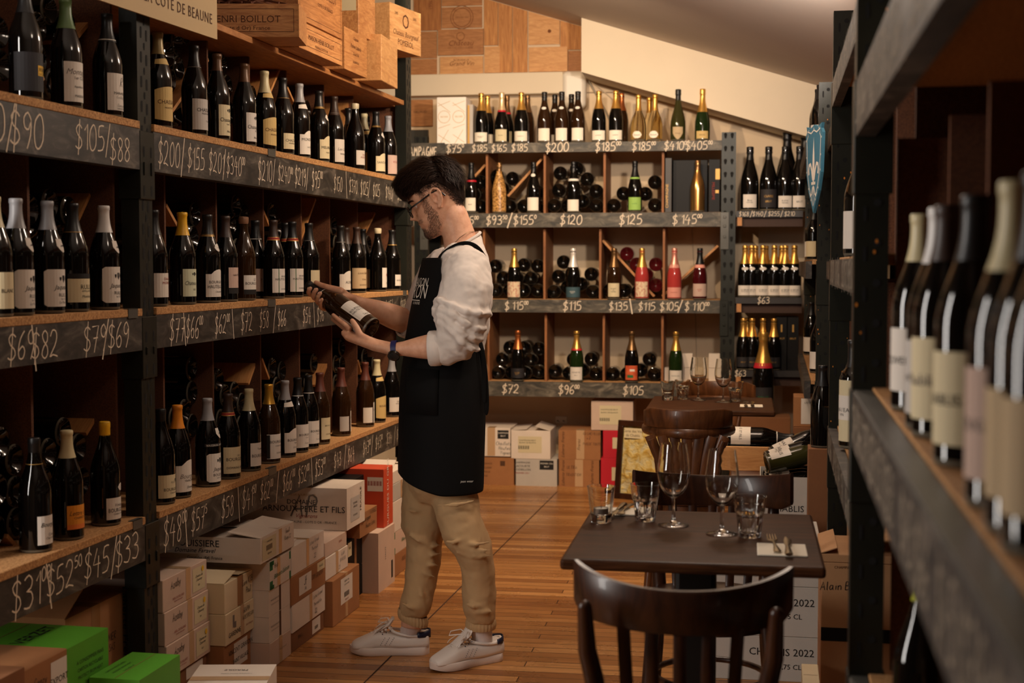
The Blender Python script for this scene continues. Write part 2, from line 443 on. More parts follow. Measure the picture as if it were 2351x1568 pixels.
# hand strokes on a 0..1 high, ~0.6 wide grid
STROKES = {
 '0': [[(.3, 1), (.1, .8), (.05, .4), (.15, .05), (.35, 0), (.55, .25), (.55, .7), (.42, .97), (.3, 1)]],
 '1': [[(.08, .75), (.3, 1), (.3, 0)]],
 '2': [[(.05, .78), (.18, .98), (.4, .95), (.5, .72), (.35, .4), (.02, .03), (.25, .08), (.58, 0)]],
 '3': [[(.06, .9), (.3, 1), (.5, .82), (.42, .6), (.2, .53), (.45, .48), (.54, .25), (.38, .02), (.05, .08)]],
 '4': [[(.3, 1), (.04, .42), (.6, .42)], [(.44, .7), (.42, -.1)]],
 '5': [[(.5, 1), (.14, .97), (.1, .56), (.36, .6), (.54, .38), (.42, .06), (.04, .02)]],
 '6': [[(.46, 1), (.2, .75), (.06, .35), (.16, .03), (.4, .02), (.5, .28), (.34, .46), (.1, .3)]],
 '7': [[(.04, .95), (.55, .97), (.22, -.05)], [(.14, .5), (.5, .52)]],
 '8': [[(.46, .86), (.28, 1), (.1, .85), (.2, .62), (.44, .42), (.5, .16), (.3, 0), (.1, .14), (.2, .42), (.44, .64), (.46, .86)]],
 '9': [[(.48, .78), (.3, 1), (.08, .82), (.14, .55), (.36, .52), (.48, .78), (.46, .35), (.28, -.05)]],
 '$': [[(.52, .82), (.3, .95), (.08, .78), (.2, .55), (.44, .42), (.52, .2), (.3, .02), (.04, .12)], [(.34, 1.15), (.24, -.22)]],
 '/': [[(.36, 1.15), (.02, -.2)]],
 '\\': [[(.02, 1.15), (.36, -.2)]],
 '.': [[(.1, .05), (.13, .02)]], ',': [[(.12, .08), (.05, -.12)]], '-': [[(.05, .45), (.4, .48)]],
 'A': [[(.02, 0), (.3, 1), (.56, 0)], [(.12, .36), (.5, .38)]], 'B': [[(.1, 0), (.1, 1), (.42, .9), (.36, .58), (.1, .52), (.5, .42), (.46, .08), (.1, 0)]],
 'C': [[(.52, .85), (.3, 1), (.06, .6), (.14, .1), (.4, 0), (.54, .15)]], 'D': [[(.1, 0), (.1, 1), (.5, .75), (.5, .25), (.1, 0)]],
 'E': [[(.52, .95), (.1, .97), (.08, .5), (.42, .52)], [(.08, .5), (.1, .02), (.55, .05)]], 'F': [[(.5, 1), (.1, 1), (.1, 0)], [(.1, .52), (.42, .54)]],
 'G': [[(.5, .88), (.28, 1), (.05, .6), (.15, .08), (.48, .06), (.5, .45), (.3, .45)]], 'H': [[(.1, 1), (.1, 0)], [(.5, 1), (.5, 0)], [(.1, .5), (.5, .52)]],
 'I': [[(.2, 1), (.2, 0)]], 'J': [[(.4, 1), (.4, .15), (.2, 0), (.05, .15)]], 'K': [[(.1, 1), (.1, 0)], [(.5, 1), (.1, .45), (.55, 0)]],
 'L': [[(.1, 1), (.1, 0), (.5, .03)]], 'M': [[(.05, 0), (.14, 1), (.32, .4), (.5, 1), (.6, 0)]], 'N': [[(.08, 0), (.1, 1), (.5, .02), (.52, 1)]],
 'O': [[(.3, 1), (.06, .7), (.08, .25), (.3, 0), (.54, .3), (.52, .75), (.3, 1)]], 'P': [[(.1, 0), (.1, 1), (.46, .92), (.48, .6), (.1, .48)]],
 'R': [[(.1, 0), (.1, 1), (.46, .92), (.44, .6), (.1, .5), (.55, 0)]], 'S': [[(.5, .88), (.26, 1), (.08, .78), (.42, .42), (.46, .12), (.22, 0), (.03, .14)]],
 'T': [[(.02, .97), (.58, 1)], [(.3, 1), (.28, 0)]], 'U': [[(.08, 1), (.1, .2), (.3, 0), (.5, .2), (.52, 1)]], 'V': [[(.04, 1), (.3, 0), (.56, 1)]],
 'W': [[(.02, 1), (.16, 0), (.3, .7), (.44, 0), (.6, 1)]], 'X': [[(.05, 1), (.55, 0)], [(.55, 1), (.05, 0)]], 'Y': [[(.05, 1), (.3, .5)], [(.55, 1), (.2, 0)]], 'Z': [[(.05, .97), (.55, 1), (.04, .02), (.58, .05)]],
 'a': [[(.44, .5), (.2, .55), (.06, .25), (.2, 0), (.42, .2), (.44, .52), (.46, .05), (.55, .05)]], 'b': [[(.1, 1), (.1, .05), (.36, .02), (.44, .32), (.24, .52), (.1, .34)]],
 'c': [[(.42, .46), (.22, .54), (.06, .25), (.2, 0), (.44, .1)]], 'd': [[(.44, .42), (.2, .52), (.06, .2), (.24, 0), (.44, .2), (.46, 1)], [(.46, 1), (.46, 0)]],
 'e': [[(.06, .26), (.42, .3), (.3, .54), (.08, .36), (.14, .04), (.44, .08)]], 'f': [[(.4, .95), (.22, .95), (.18, -.1)], [(.04, .5), (.36, .52)]],
 'g': [[(.42, .48), (.16, .5), (.08, .18), (.32, .08), (.42, .48), (.4, -.25), (.12, -.3)]], 'h': [[(.1, 1), (.1, 0)], [(.1, .35), (.3, .54), (.42, .4), (.44, 0)]],
 'i': [[(.14, .5), (.14, 0)], [(.15, .72), (.17, .7)]], 'k': [[(.1, 1), (.1, 0)], [(.4, .55), (.1, .25), (.45, 0)]], 'l': [[(.12, 1), (.12, .05), (.22, 0)]],
 'm': [[(.05, .5), (.06, 0)], [(.06, .35), (.2, .54), (.28, .4), (.28, 0)], [(.28, .35), (.42, .54), (.5, .4), (.52, 0)]], 'n': [[(.08, .52), (.1, 0)], [(.1, .34), (.28, .54), (.42, .4), (.44, 0)]],
 'o': [[(.25, .54), (.06, .3), (.2, 0), (.42, .18), (.4, .45), (.25, .54)]], 'p': [[(.1, .5), (.1, -.35)], [(.1, .4), (.32, .54), (.44, .28), (.26, .02), (.1, .12)]],
 'r': [[(.08, .52), (.1, 0)], [(.1, .34), (.26, .52), (.4, .48)]], 's': [[(.4, .46), (.2, .54), (.1, .38), (.36, .18), (.3, .02), (.05, .06)]], 't': [[(.2, .9), (.2, .05), (.36, .02)], [(.04, .56), (.38, .58)]],
 'u': [[(.08, .52), (.1, .1), (.26, 0), (.42, .2)], [(.42, .52), (.45, 0)]], 'v': [[(.05, .52), (.22, 0), (.42, .52)]], 'x': [[(.06, .52), (.42, 0)], [(.42, .52), (.06, 0)]],
 'y': [[(.06, .52), (.22, .06)], [(.42, .52), (.12, -.35)]], 'z': [[(.06, .52), (.42, .52), (.06, 0), (.44, .02)]],
}
def _smooth_path(p):
    if len(p) < 3: return p
    out = [p[0]]
    for i in range(len(p) - 1):
        a = p[max(i - 1, 0)]; b = p[i]; c = p[i + 1]; d = p[min(i + 2, len(p) - 1)]
        for t in (0.5, 1.0) if len(p) > 3 else (1.0,):
            t2, t3 = t * t, t * t * t
            out.append(tuple(0.5 * ((2 * b[k]) + (-a[k] + c[k]) * t + (2 * a[k] - 5 * b[k] + 4 * c[k] - d[k]) * t2 + (-a[k] + 3 * b[k] - 3 * c[k] + d[k]) * t3) for k in (0, 1)))
    return out
def _ribbon(path, w):
    """flat stroke of width w: verts (x, y), quads"""
    vs, fs = [], []
    for i, (x, y) in enumerate(path):
        a = path[max(i - 1, 0)]; b = path[min(i + 1, len(path) - 1)]
        dx, dy = b[0] - a[0], b[1] - a[1]; L = sqrt(dx * dx + dy * dy) or 1
        nx, ny = -dy / L * w / 2, dx / L * w / 2
        vs += [(x + nx, y + ny), (x - nx, y - ny)]
        if i: fs.append((2 * i - 2, 2 * i - 1, 2 * i + 1, 2 * i))
    return vs, fs
def hand2d(s, size=1.0, w=0.07, align='c', slant=0.08, jitter=0.03, rnd=random, narrow=1.0):
    """handwriting; ^ switches to small raised figures"""
    vs, fs, x = [], [], 0.0; up = False
    for ch in s:
        if ch == '^': up = not up; continue
        if ch == ' ': x += 0.3; continue
        st = STROKES.get(ch) or STROKES.get(ch.upper())
        if not st: x += 0.3; continue
        k = 0.42 if up else 1.0; oy = 0.62 if up else rnd.uniform(-jitter, jitter)
        for path in st:
            p = [((px * narrow + py * slant) * k + x + rnd.uniform(-jitter, jitter) * .4, py * k + oy + rnd.uniform(-jitter, jitter) * .4) for px, py in path]
            a, b = _ribbon(_smooth_path(p), w * (0.8 if up else 1))
            q = len(vs); vs += a; fs += [tuple(i + q for i in f) for f in b]
        wd_ = max(px for path in st for px, _ in path)
        x += (wd_ * narrow + 0.13) * k
    off = {'c': -x / 2, 'l': 0, 'r': -x}[align]
    return [((a + off) * size, b * size) for a, b in vs], fs
def put_flat(mb, t, x, y, z, mi, axis='front', rot=0.0, M=None):
    """lays flat lettering t on a face: front (-y), back(+y), top (+z), left (-x), right (+x) about point (x, y, z)"""
    vs, fs = t
    c, s = cos(rot), sin(rot)
    out = []
    for a, b in vs:
        a, b = a * c - b * s, a * s + b * c
        if axis == 'front': out.append((x + a, y, z + b))
        elif axis == 'back': out.append((x - a, y, z + b))
        elif axis == 'top': out.append((x + a, y + b, z))
        elif axis == 'left': out.append((x, y - a, z + b))
        elif axis == 'right': out.append((x, y + a, z + b))
    mb.add(out, fs, mi, M)
def put_round(mb, t, r, z, mi, ang=0.0, lim=None):
    """wraps lettering round a cylinder about z, centred at angle ang"""
    vs, fs = t
    out = []
    for a, b in vs:
        q = ang + a / r
        out.append((r * cos(q), r * sin(q), z + b))
    mb.add(out, fs, mi)
# ------------------------------------------------------------------ the room
def floor_material():
    m, nt, b = _nt('floor_boards')
    v = coords(nt, (1, 1, 1), (0, 0, -BF.yaw))
    br = nt.nodes.new('ShaderNodeTexBrick')
    br.inputs['Scale'].default_value = 1.0
    br.inputs['Mortar Size'].default_value = 0.0022
    br.inputs['Mortar Smooth'].default_value = 0.3
    br.inputs['Brick Width'].default_value = 1.9
    br.inputs['Row Height'].default_value = 0.062
    br.inputs['Bias'].default_value = 0.0
    br.inputs['Color1'].default_value = (0, 0, 0, 1); br.inputs['Color2'].default_value = (1, 1, 1, 1)
    br.inputs['Mortar'].default_value = (0.5, 0.5, 0.5, 1)
    br.offset = 0.37; br.offset_frequency = 3
    nt.links.new(v, br.inputs['Vector'])
    tone = ramp(nt, br.outputs['Color'], [(0.0, rgb(146, 92, 46)), (0.45, rgb(174, 118, 64)), (1.0, rgb(202, 146, 88))])
    mp = nt.nodes.new('ShaderNodeMapping'); mp.inputs['Scale'].default_value = (1.4, 26, 1)
    nt.links.new(v, mp.inputs[0])
    g = noise(nt, mp.outputs[0], 3.0, 7, 0.65, 0.8)
    grain = ramp(nt, g, [(0.3, (0.62, 0.56, 0.5, 1)), (0.7, (1.05, 1.03, 1.0, 1))])
    mx = nt.nodes.new('ShaderNodeMix'); mx.data_type = 'RGBA'; mx.blend_type = 'MULTIPLY'; mx.inputs[0].default_value = 1
    nt.links.new(tone, mx.inputs[6]); nt.links.new(grain, mx.inputs[7])
    mj = nt.nodes.new('ShaderNodeMix'); mj.data_type = 'RGBA'
    nt.links.new(br.outputs['Fac'], mj.inputs[0]); nt.links.new(mx.outputs[2], mj.inputs[6]); mj.inputs[7].default_value = rgb(60, 30, 14)
    nt.links.new(mj.outputs[2], b.inputs['Base Color'])
    rr = ramp(nt, noise(nt, v, 5, 4), [(0.3, (0.22, 0.22, 0.22, 1)), (0.7, (0.4, 0.4, 0.4, 1))])
    nt.links.new(rr, b.inputs['Roughness'])
    bump(nt, b, br.outputs['Fac'], -0.25, 0.002)
    return m
M_FLOOR = floor_material()
M_WALL = plain('painted_wall_beige', rgb(214, 190, 158), 0.75, var=0.04, vscale=3, bmp=0.05, bscale=60)
M_WALLG = plain('painted_wall_grey', rgb(168, 158, 144), 0.8, var=0.05, vscale=3, bmp=0.05, bscale=60)
M_CEIL = plain('painted_ceiling', rgb(206, 192, 180), 0.85, var=0.03, vscale=2)
M_TRIM = plain('painted_trim_cream', rgb(222, 204, 176), 0.6, var=0.03, vscale=3)
M_PLASTIC = plain('cream_plastic', rgb(224, 214, 198), 0.4)
M_DARKWALL = plain('brown_wall', rgb(92, 70, 52), 0.85)

WALL_Y = 0.46
mb = MB(); mb.box(-3.2, 3.6, -2.2, 10.6, -0.1, 0.0)
struct(mb.build('floor', M_FLOOR))
# a dark joint where two runs of boards meet
mb = MB()
a = at_z(1280, 1128, 0.0008); b_ = at_z(985, 1420, 0.0008); d = (b_ - a)
e = b_ + d * 0.35; n = Vector((-d.y, d.x, 0)).normalized() * 0.003
mb.quad(a - n, e - n, e + n, a + n)
struct(mb.build('trim_1', plain('floor_joint', rgb(58, 32, 16), 0.8)))

# back wall: painted, upper part clad later with crate boards
mb = MB(); mb.box(-2.4, 3.2, WALL_Y, WALL_Y + 0.12, 0, 4.2, M=BF.M)
struct(mb.build('wall_back', M_WALL))
mb = MB(); mb.box(-8.0, 2.9, 0.62, 0.72, 0, 4.2, M=LF.M)
struct(mb.build('wall_left', M_DARKWALL))
mb = MB(); mb.box(-7.5, 5.0, 0.62, 0.72, 0, 4.2, M=RF.M)
struct(mb.build('wall_right', M_DARKWALL))
mb = MB(); mb.box(-3.2, 3.0, -2.2, -2.1, 0, 4.2)
struct(mb.build('wall_front', M_WALL))
mb = MB()                                       # frame of the tall window in the left wall
for q in ((-2.35, -2.29, .62, 2.48), (-1.63, -1.57, .62, 2.48), (-2.29, -1.63, .62, .68), (-2.29, -1.63, 2.42, 2.48)): mb.box(q[0], q[1], .575, .625, q[2], q[3], M=LF.M)
wf = struct(mb.build('window_1', M_TRIM))
# sloping ceiling
FAS_Y = 0.06
x0, z0 = BF.xz_at(1335, 40, FAS_Y); x1, z1 = BF.xz_at(1875, 195, FAS_Y)
KC = (z1 - z0) / (x1 - x0)
def ceil_z(x): return z0 + KC * (x - x0)
mb = MB()
xa, xb = -2.6, 3.0
vs = [(xa, -11.4, ceil_z(xa)), (xb, -11.4, ceil_z(xb)), (xb, WALL_Y + .1, ceil_z(xb)), (xa, WALL_Y + .1, ceil_z(xa))]
vs += [(x, y, z + 0.1) for x, y, z in vs]
mb.add(vs, [(0, 1, 2, 3), (7, 6, 5, 4), (0, 4, 5, 1), (1, 5, 6, 2), (2, 6, 7, 3), (3, 7, 4, 0)], 0, BF.M)
struct(mb.build('ceiling', M_CEIL))
# sloping boxed beam under the ceiling at the back
xa, za = BF.xz_at(1345, 168, FAS_Y); xb, zb = BF.xz_at(1870, 318, FAS_Y)
xr = 2.2
kb = (zb - za) / (xb - xa)
mb = MB()
pts = [(x0, ceil_z(x0) - .002), (x0, za + kb * (x0 - xa)), (xr, za + kb * (xr - xa)), (xr, ceil_z(xr) - .002)]
mb.prism(pts, FAS_Y, WALL_Y - .002, 0, BF.M)
struct(mb.build('trim_2', M_TRIM))
# boxed cream duct along the wall, left of the sloping beam
DUCT_Y = WALL_Y - 0.10
xl = -1.6; xd, zt = BF.xz_at(1292, 164, DUCT_Y); _, zb_ = BF.xz_at(1292, 214, DUCT_Y)
mb = MB(); mb.box(xl, xd, DUCT_Y, WALL_Y - .002, zb_, zt, M=BF.M)
struct(bevel(mb.build('trim_3', M_TRIM), 0.006))
# the duct's rounded plastic corner piece and drop
xe, _ = BF.xz_at(1345, 164, DUCT_Y); _, zlow = BF.xz_at(1320, 248, DUCT_Y)
mb = MB(); mb.box(xd - .008, xe, DUCT_Y - .012, WALL_Y - .004, zlow, zt + .004, M=BF.M)
o = mb.build('air_duct_corner', M_PLASTIC); bevel(o, 0.035, 5)
tag(o, 'cream plastic corner piece at the right end of the boxed duct on the back wall', 'duct corner')
# bare white tubes running from the duct corner down behind the bottles
def bf_tube(name, pts, r, mat, label, cat):
    mb = MB(); mb.tube([BF.w(*p) for p in pts], r, 8)
    return tag(mb.build(name, mat, smooth=60), label, cat)
p1 = BF.xz_at(1346, 175, WALL_Y - .02); p2 = BF.xz_at(1368, 215, WALL_Y - .012); p3 = BF.xz_at(1392, 258, WALL_Y - .012); p4 = BF.xz_at(1410, 300, WALL_Y - .012)
bf_tube('cable', [(p1[0], WALL_Y - .02, p1[1])] + [(p[0], WALL_Y - .012, p[1]) for p in (p2, p3, p4)], 0.006, plain('cable_grey', rgb(150, 138, 120), 0.5), 'grey cable looping down the wall below the duct corner, behind the champagne', 'cable')
p1 = BF.xz_at(1352, 182, WALL_Y - .02); p2 = BF.xz_at(1400, 222, WALL_Y - .012); p3 = BF.xz_at(1440, 262, WALL_Y - .012)
bf_tube('cable', [(p1[0], WALL_Y - .02, p1[1])] + [(p[0], WALL_Y - .012, p[1]) for p in (p2, p3)], 0.003, plain('cable_pale', rgb(190, 172, 146), 0.5), 'thin pale cable slanting down the wall beside the grey one', 'cable')
pts = [BF.xz_at(u, v, WALL_Y - .008) for u, v in ((1590, 522), (1592, 590), (1597, 650), (1596, 720), (1599, 800), (1598, 850))]
bf_tube('cable', [(p[0], WALL_Y - .008, p[1]) for p in pts], 0.003, plain('cable_pale', rgb(190, 172, 146), 0.5), 'thin pale cable hanging down the wall behind the right-hand bays of the back rack', 'cable')
pts = [BF.xz_at(u, v, WALL_Y - .008) for u, v in ((1345, 212.5), (1420, 212), (1500, 210.5))]
mb = MB(); mb.tube([BF.w(p[0], WALL_Y - .003, p[1]) for p in pts], 0.004, 6)
struct(mb.build('trim_4', plain('wall_joint', rgb(150, 128, 104), 0.8)))

# crate boards cladding the upper wall: every board a thing (they are separate nailed-up pieces)
def clad(u0, u1, v0, v1, mat, label, mark=None, lift=0.0, grain_v=False):
    y = WALL_Y - 0.014 - lift
    a = BF.xz_at((u0 + u1) / 2, v1, y); b = BF.xz_at((u0 + u1) / 2, v0, y)
    xl_, xr_ = BF.x_at(u0, y, a[1]), BF.x_at(u1, y, a[1])
    cx = (xl_ + xr_) / 2
    M = BF.M @ Matrix.Translation((cx, y, a[1]))
    w = (xr_ - xl_) / 2 - .001; h = b[1] - a[1] - .002
    mb = MB(); 
    top_l = min(h, ceil_z(cx - w) - a[1] - .004); top_r = min(h, ceil_z(cx + w) - a[1] - .004)
    mb.prism([(-w, 0), (w, 0), (w, top_r), (-w, top_l)], 0, 0.012 + lift)
    if mark == 'round':
        for r in (0.075, 0.06): 
            ring, fs = _ribbon([(r * cos(t * pi / 12), r * sin(t * pi / 12)) for t in range(25)], 0.004)
            put_flat(mb, (ring, fs), 0.0, -.0006, h * .5, 1)
        put_flat(mb, text2d('GRAND VIN', .016), 0, -.0006, h * .5 - .006, 1)
    elif mark == 'seal':
        ring, fs = _ribbon([(.026 * cos(t * pi / 12), .026 * sin(t * pi / 12)) for t in range(25)], 0.004)
        put_flat(mb, (ring, fs), 0, -.0006, h * .72, 1)
        put_flat(mb, text2d('Ch\u00e2teau', .05, shear=.3), 0, -.0006, h * .36, 1)
        put_flat(mb, text2d('GRAND CRU CLASSE', .018), 0, -.0006, h * .24, 1)
    elif mark == 'script':
        put_flat(mb, text2d('Grand Vin', .04, shear=.3), 0, -.0006, h * .5, 1)
        put_flat(mb, text2d('BORDEAUX', .02), 0, -.0006, h * .75, 1)
    elif mark == 'knots':
        for kx, kz in ((.3, .75), (.35, .25)):
            put_flat(mb, ([(.012 * cos(t * pi / 5), .012 * sin(t * pi / 5)) for t in range(10)], [tuple(range(10))]), w * kx, -.0006, h * kz, 1)
    elif mark == 'year':
        put_flat(mb, text2d('1996', .03), w * .2, -.0006, h * .45, 1, rot=pi / 2)
    o = mb.build('crate_board', [mat, plain('faded_print', rgb(116, 64, 24), 0.8)], M=M)
    bevel(o, 0.0015, 1)
    return tag(o, label, 'board', 'crate boards cladding the upper back wall')
WV = wood('crate_board_upright', rgb(158, 96, 42), rgb(212, 150, 84), 0.65, (14, 14, 1.6), 2.0, 0.06, 2.0)
WV2 = wood('crate_board_upright_dark', rgb(140, 80, 32), rgb(186, 122, 62), 0.65, (14, 14, 1.6), 2.0, 0.06, 2.0)
clad(950, 962, -30, 70, WV2, 'narrow dark upright board at the top left of the crate cladding')
clad(962, 1013, -60, 70, WV2, 'upright dark board with a sideways year, left end of the crate cladding', 'year')
clad(1014, 1107, 15, 64, M_CRATE3, 'crate lid with a large round stamp, second column of the wall cladding', 'round')
clad(1014, 1107, -60, 13, M_CRATE3, 'plain board above the round stamped lid on the back wall')
clad(938, 1003, 72, 134, M_CRATE3, 'dark board of the wall cladding behind the jutting crate')
clad(938, 1003, 135, 172, M_CRATE3, 'low wide reddish board on the duct at the left end of the cladding')
clad(1005, 1110, 66, 126, M_CRATE3, 'crate lid with a small seal and script, below the round stamped lid', 'seal', 0.006)
clad(1010, 1109, 129, 171, M_CRATE2, 'crate lid with faded script standing on the duct, below the sealed lid', 'script', 0.004)
clad(1111, 1143, -60, 104, WV, 'narrow upright board with knots between the stamped lids and the wide plank')
clad(1112, 1148, 106, 167, M_CRATE2, 'short pale board below the narrow knotted board', None, 0.006)
clad(1144, 1176, -60, 166, WV, 'left one of the two tall upright planks in the middle of the cladding')
clad(1177, 1211, -60, 166, WV, 'right one of the two tall upright planks in the middle of the cladding')
clad(1213, 1285, -20, 102, M_CRATE2, 'pale square board with two knots under the sloping ceiling', 'knots')
clad(1286, 1338, -20, 114, WV, 'upright board beside the sloping boxed beam')
clad(1214, 1303, 107, 164, M_CRATE2, 'wide plain two-tone board standing on the duct, right of the tall planks', None, 0.008)
clad(1304, 1338, 116, 163, M_CRATE3, 'short dark board in the corner by the sloping boxed beam')
# ------------------------------------------------------------------ shelving racks
def slot_pts(w, h):
    return [(w * cos(t * pi / 5), (h - w) * (1 if sin(t * pi / 5) >= 0 else -1) * (0 if abs(sin(t * pi / 5)) < 1e-6 else 1) + w * sin(t * pi / 5)) for t in range(10)]
def upright(rack, x0, x1, y0, y1, z1, kind, mats=None, side=None, rnd=random.Random(3)):
    """angle-iron post with punched slots on the front (and on one side)"""
    mb = MB(); mb.box(x0, x1, y0, y1, 0, z1)
    w = x1 - x0; cx = (x0 + x1) / 2
    def hole(u, z, pts, face):
        if face == 'front': mb.add([(u + a, y0 - .0008, z + b) for a, b in pts], [tuple(range(len(pts)))], 1)
        elif face == 'right': mb.add([(x1 + .0008, u + a, z + b) for a, b in pts], [tuple(range(len(pts)))], 1)
        else: mb.add([(x0 - .0008, u - a, z + b) for a, b in pts], [tuple(range(len(pts)))], 1)
    z = 0.06; k = 0
    key = [(.010 * cos(t * pi / 6), .011 * sin(t * pi / 6) + .006) for t in range(-1, 8)] + [(-.0055, -.014), (0, -.018), (.0055, -.014)]
    while z < z1 - 0.02:
        if kind == 'slots':
            for s in (-1, 1): hole(cx + s * w * .2, z + s * -.003, slot_pts(.006, .017), 'front')
            hole(cx + w * .03, z + 0.036, slot_pts(.005, .011), 'front')
            z += 0.072
        elif kind == 'keys':
            for s in (-1, 1): hole(cx + s * w * .23, z, key, 'front')
            z += 0.0785
        else:
            hole(cx, z, slot_pts(.004, .014), 'front'); z += .075
        k += 1
    if side:
        d = y1 - y0; z = 0.05
        while z < z1 - 0.02:
            hole(y0 + d * .3, z, slot_pts(.0035, .014), side)
            if int(z * 1000) % 2 == 0 or True: hole(y0 + d * .66, z + .02, [(.0075 * cos(t * pi / 5), .0075 * sin(t * pi / 5)) for t in range(10)], side)
            z += 0.072
        for _ in range(26):
            zz = rnd.uniform(.1, z1 - .1); yy = y0 + rnd.choice((.03, .06, .5, .8)) * d + rnd.uniform(0, .01); q = rnd.uniform(.001, .0028)
            mb.add([((x1 + .001) if side == 'right' else (x0 - .001), yy + q * cos(t * pi / 3), zz + 1.6 * q * sin(t * pi / 3)) for t in range(6)], [tuple(range(6)) if side == 'right' else tuple(range(5, -1, -1))], 2)
    return mb.build('upright_post', mats or [M_POST, M_SLOT, M_RUST], rack)
def sleeve(rack, x0, x1, y0, y1, z0, z1, mat):
    mb = MB(); mb.box(x0, x1, y0, y1, z0, z1)
    cx = (x0 + x1) / 2
    for s in (-.25, .25):
        for zz in (z0 + .025, z1 - .06):
            mb.add([(cx + s * (x1 - x0) + a, y0 - .0008, zz + b) for a, b in slot_pts(.005, .016)], [tuple(range(10))], 1)
        mb.box(cx + s * (x1 - x0) - .004, cx + s * (x1 - x0) + .004, y0 - .004, y0, z0 + .07, z1 - .09)
    o = mb.build('beam_sleeve', [mat, M_SLOT], rack); return bevel(o, .0015, 1)
def beam(rack, frame, x0, x1, z0, z1, prices, mat, y0=0.0, y1=0.045, size=0.07, wline=0.055, chalk=1, seed=1, narrow=1.0):
    rnd = random.Random(seed)
    mb = MB(); mb.box(x0, x1, y0, y1, z0, z1)
    for (u, s, *opt) in prices:
        x = frame.x_at(u, y0, (z0 + z1) / 2); k = opt[0] if opt else 1.0; dz = opt[1] if len(opt) > 1 else 0
        t = hand2d(s, size * k, wline, rnd=rnd, narrow=narrow)
        put_flat(mb, t, x, y0 - .0009, (z0 + z1) / 2 - size * k * .48 + dz, chalk, rot=rnd.uniform(-.03, .03))
    return mb.build('shelf_beam', [mat, M_CHALK, M_CHALKD], rack)
def board(rack, x0, x1, y0, y1, zt, th, mat, name='shelf_board'):
    mb = MB(); mb.box(x0, x1, y0, y1, zt - th, zt)
    return bevel(mb.build(name, mat, rack), .0015, 1)
def panel(rack, x, y0, y1, z0, z1, mat, th=0.012, name='divider'):
    mb = MB(); mb.box(x - th / 2, x + th / 2, y0, y1, z0, z1)
    return mb.build(name, mat, rack)
SLANTS = []
def slant(rack, xa, za, xb, zb, y0, y1, mat, th=0.014):
    d = Vector((xb - xa, zb - za)); n = Vector((-d.y, d.x)).normalized() * th
    SLANTS.append((rack.name, xa + n.x / 2, za + n.y / 2, xb + n.x / 2, zb + n.y / 2))
    mb = MB(); mb.prism([(xa, za), (xb, zb), (xb + n.x, zb + n.y), (xa + n.x, za + n.y)], y0, y1)
    return mb.build('slanted_board', mat, rack)
def clip(rack, parent_board, x, zt, th, w=0.075):
    mb = MB(); mb.box(x - w / 2, x + w / 2, -.004, -.0005, zt - th - .004, zt + .002); mb.box(x - w / 2, x + w / 2, -.004, .012, zt, zt + .002)
    return mb.build('board_clip', M_GALV, parent_board)

# ---- left rack
L_Z = [1.817, 1.269, 0.651]                     # tops of its three shelf boards
L_BEAM = [(1.676, 1.794), (1.146, 1.248), (0.520, 0.630)]
left_rack = empty('wine_shelving_rack', M=LF.M)
tag(left_rack, 'long dark steel rack with chalked beams and tan chipboard shelves behind the man', 'shelving rack')
PX0, PX1 = LF.x_at(317, 0.004, 1.9), LF.x_at(347.5, 0.004, 1.9)
EX0, EX1 = LF.x_at(934.5, 0.004, 1.5), LF.x_at(946, 0.004, 1.5)
upright(left_rack, PX0, PX1, 0.006, 0.062, 2.16, 'slots')
upright(left_rack, EX0, EX1, 0.006, 0.062, 2.75, 'slots')
upright(left_rack, PX0, PX1, 0.50, 0.55, 2.16, 'plain')
upright(left_rack, EX0, EX1, 0.50, 0.55, 2.75, 'plain')
NEAR_X = -1.02
P_ROW1_A = [(8, '0/', 1.3), (62, '$90', 1.25), (214, '$105/', 1.0, .008), (275, '$88', .95, -.01)]
P_ROW1_B = [(388, '$200', 1.05), (420, '/', 1.3), (450, '$155'), (497, '$201', .95), (515, '/', 1.1), (541, '$340^00^', .9), (612, '$210/', 1.05), (655, '$240^00^', .85), (692, '$219/', .95), (728, '$95^00^', .95), (776, '$150', .85), (795, '\\', 1.2), (811, '$370', .8), (838, '$125/', .85), (864, '$125', .8), (894, '$140/', .8), (918, '$85', .8)]
P_ROW2_A = [(48, '$69', 1.0), (77, '\\', 1.4), (103, '$82', 1.0, -.004), (218, '$79', 1.0), (243, '/', 1.3), (272, '$69', 1.0)]
P_ROW2_B = [(407, '$77', 1.05), (424, '\\', 1.2), (446, '$66^00^', .95), (510, '$62^00^', .9), (535, '\\', 1.1), (566, '$72', .95), (606, '$58', .85), (630, '/', 1.1), (647, '$66', .85), (704, '$54', .85), (721, '\\', 1.1), (738, '$96^00^', .85), (833, '$100', .6, .02), (893, '$105/', .75), (925, '$87^5^', .75)]
P_ROW3_A = [(72, '$31^00^', 1.2), (112, '\\', 1.5), (148, '$52^50^', 1.05), (222, '$45', 1.05), (262, '/', 1.3), (292, '$33', 1.1)]
P_ROW3_B = [(402, '$48^00^', 1.2), (427, '\\', 1.5), (457, '$57^5^', 1.0), (522, '$58', 1.0), (548, '\\', 1.4), (572, '$41^50^', 1.0), (612, '$62^00^', .9), (637, '/', 1.3), (663, '$66^00^', 1.0), (697, '$52^00^', .9), (716, '\\', 1.2), (735, '$53^00^', .9), (775, '$43', .85), (792, '/', 1.1), (806, '$64', .85), (842, '$43^00^', .8), (854, '/', 1.0), (870, '$45^00^', .8), (893, '$34', .75), (906, '/', 1.0), (916, '$40', .75)]
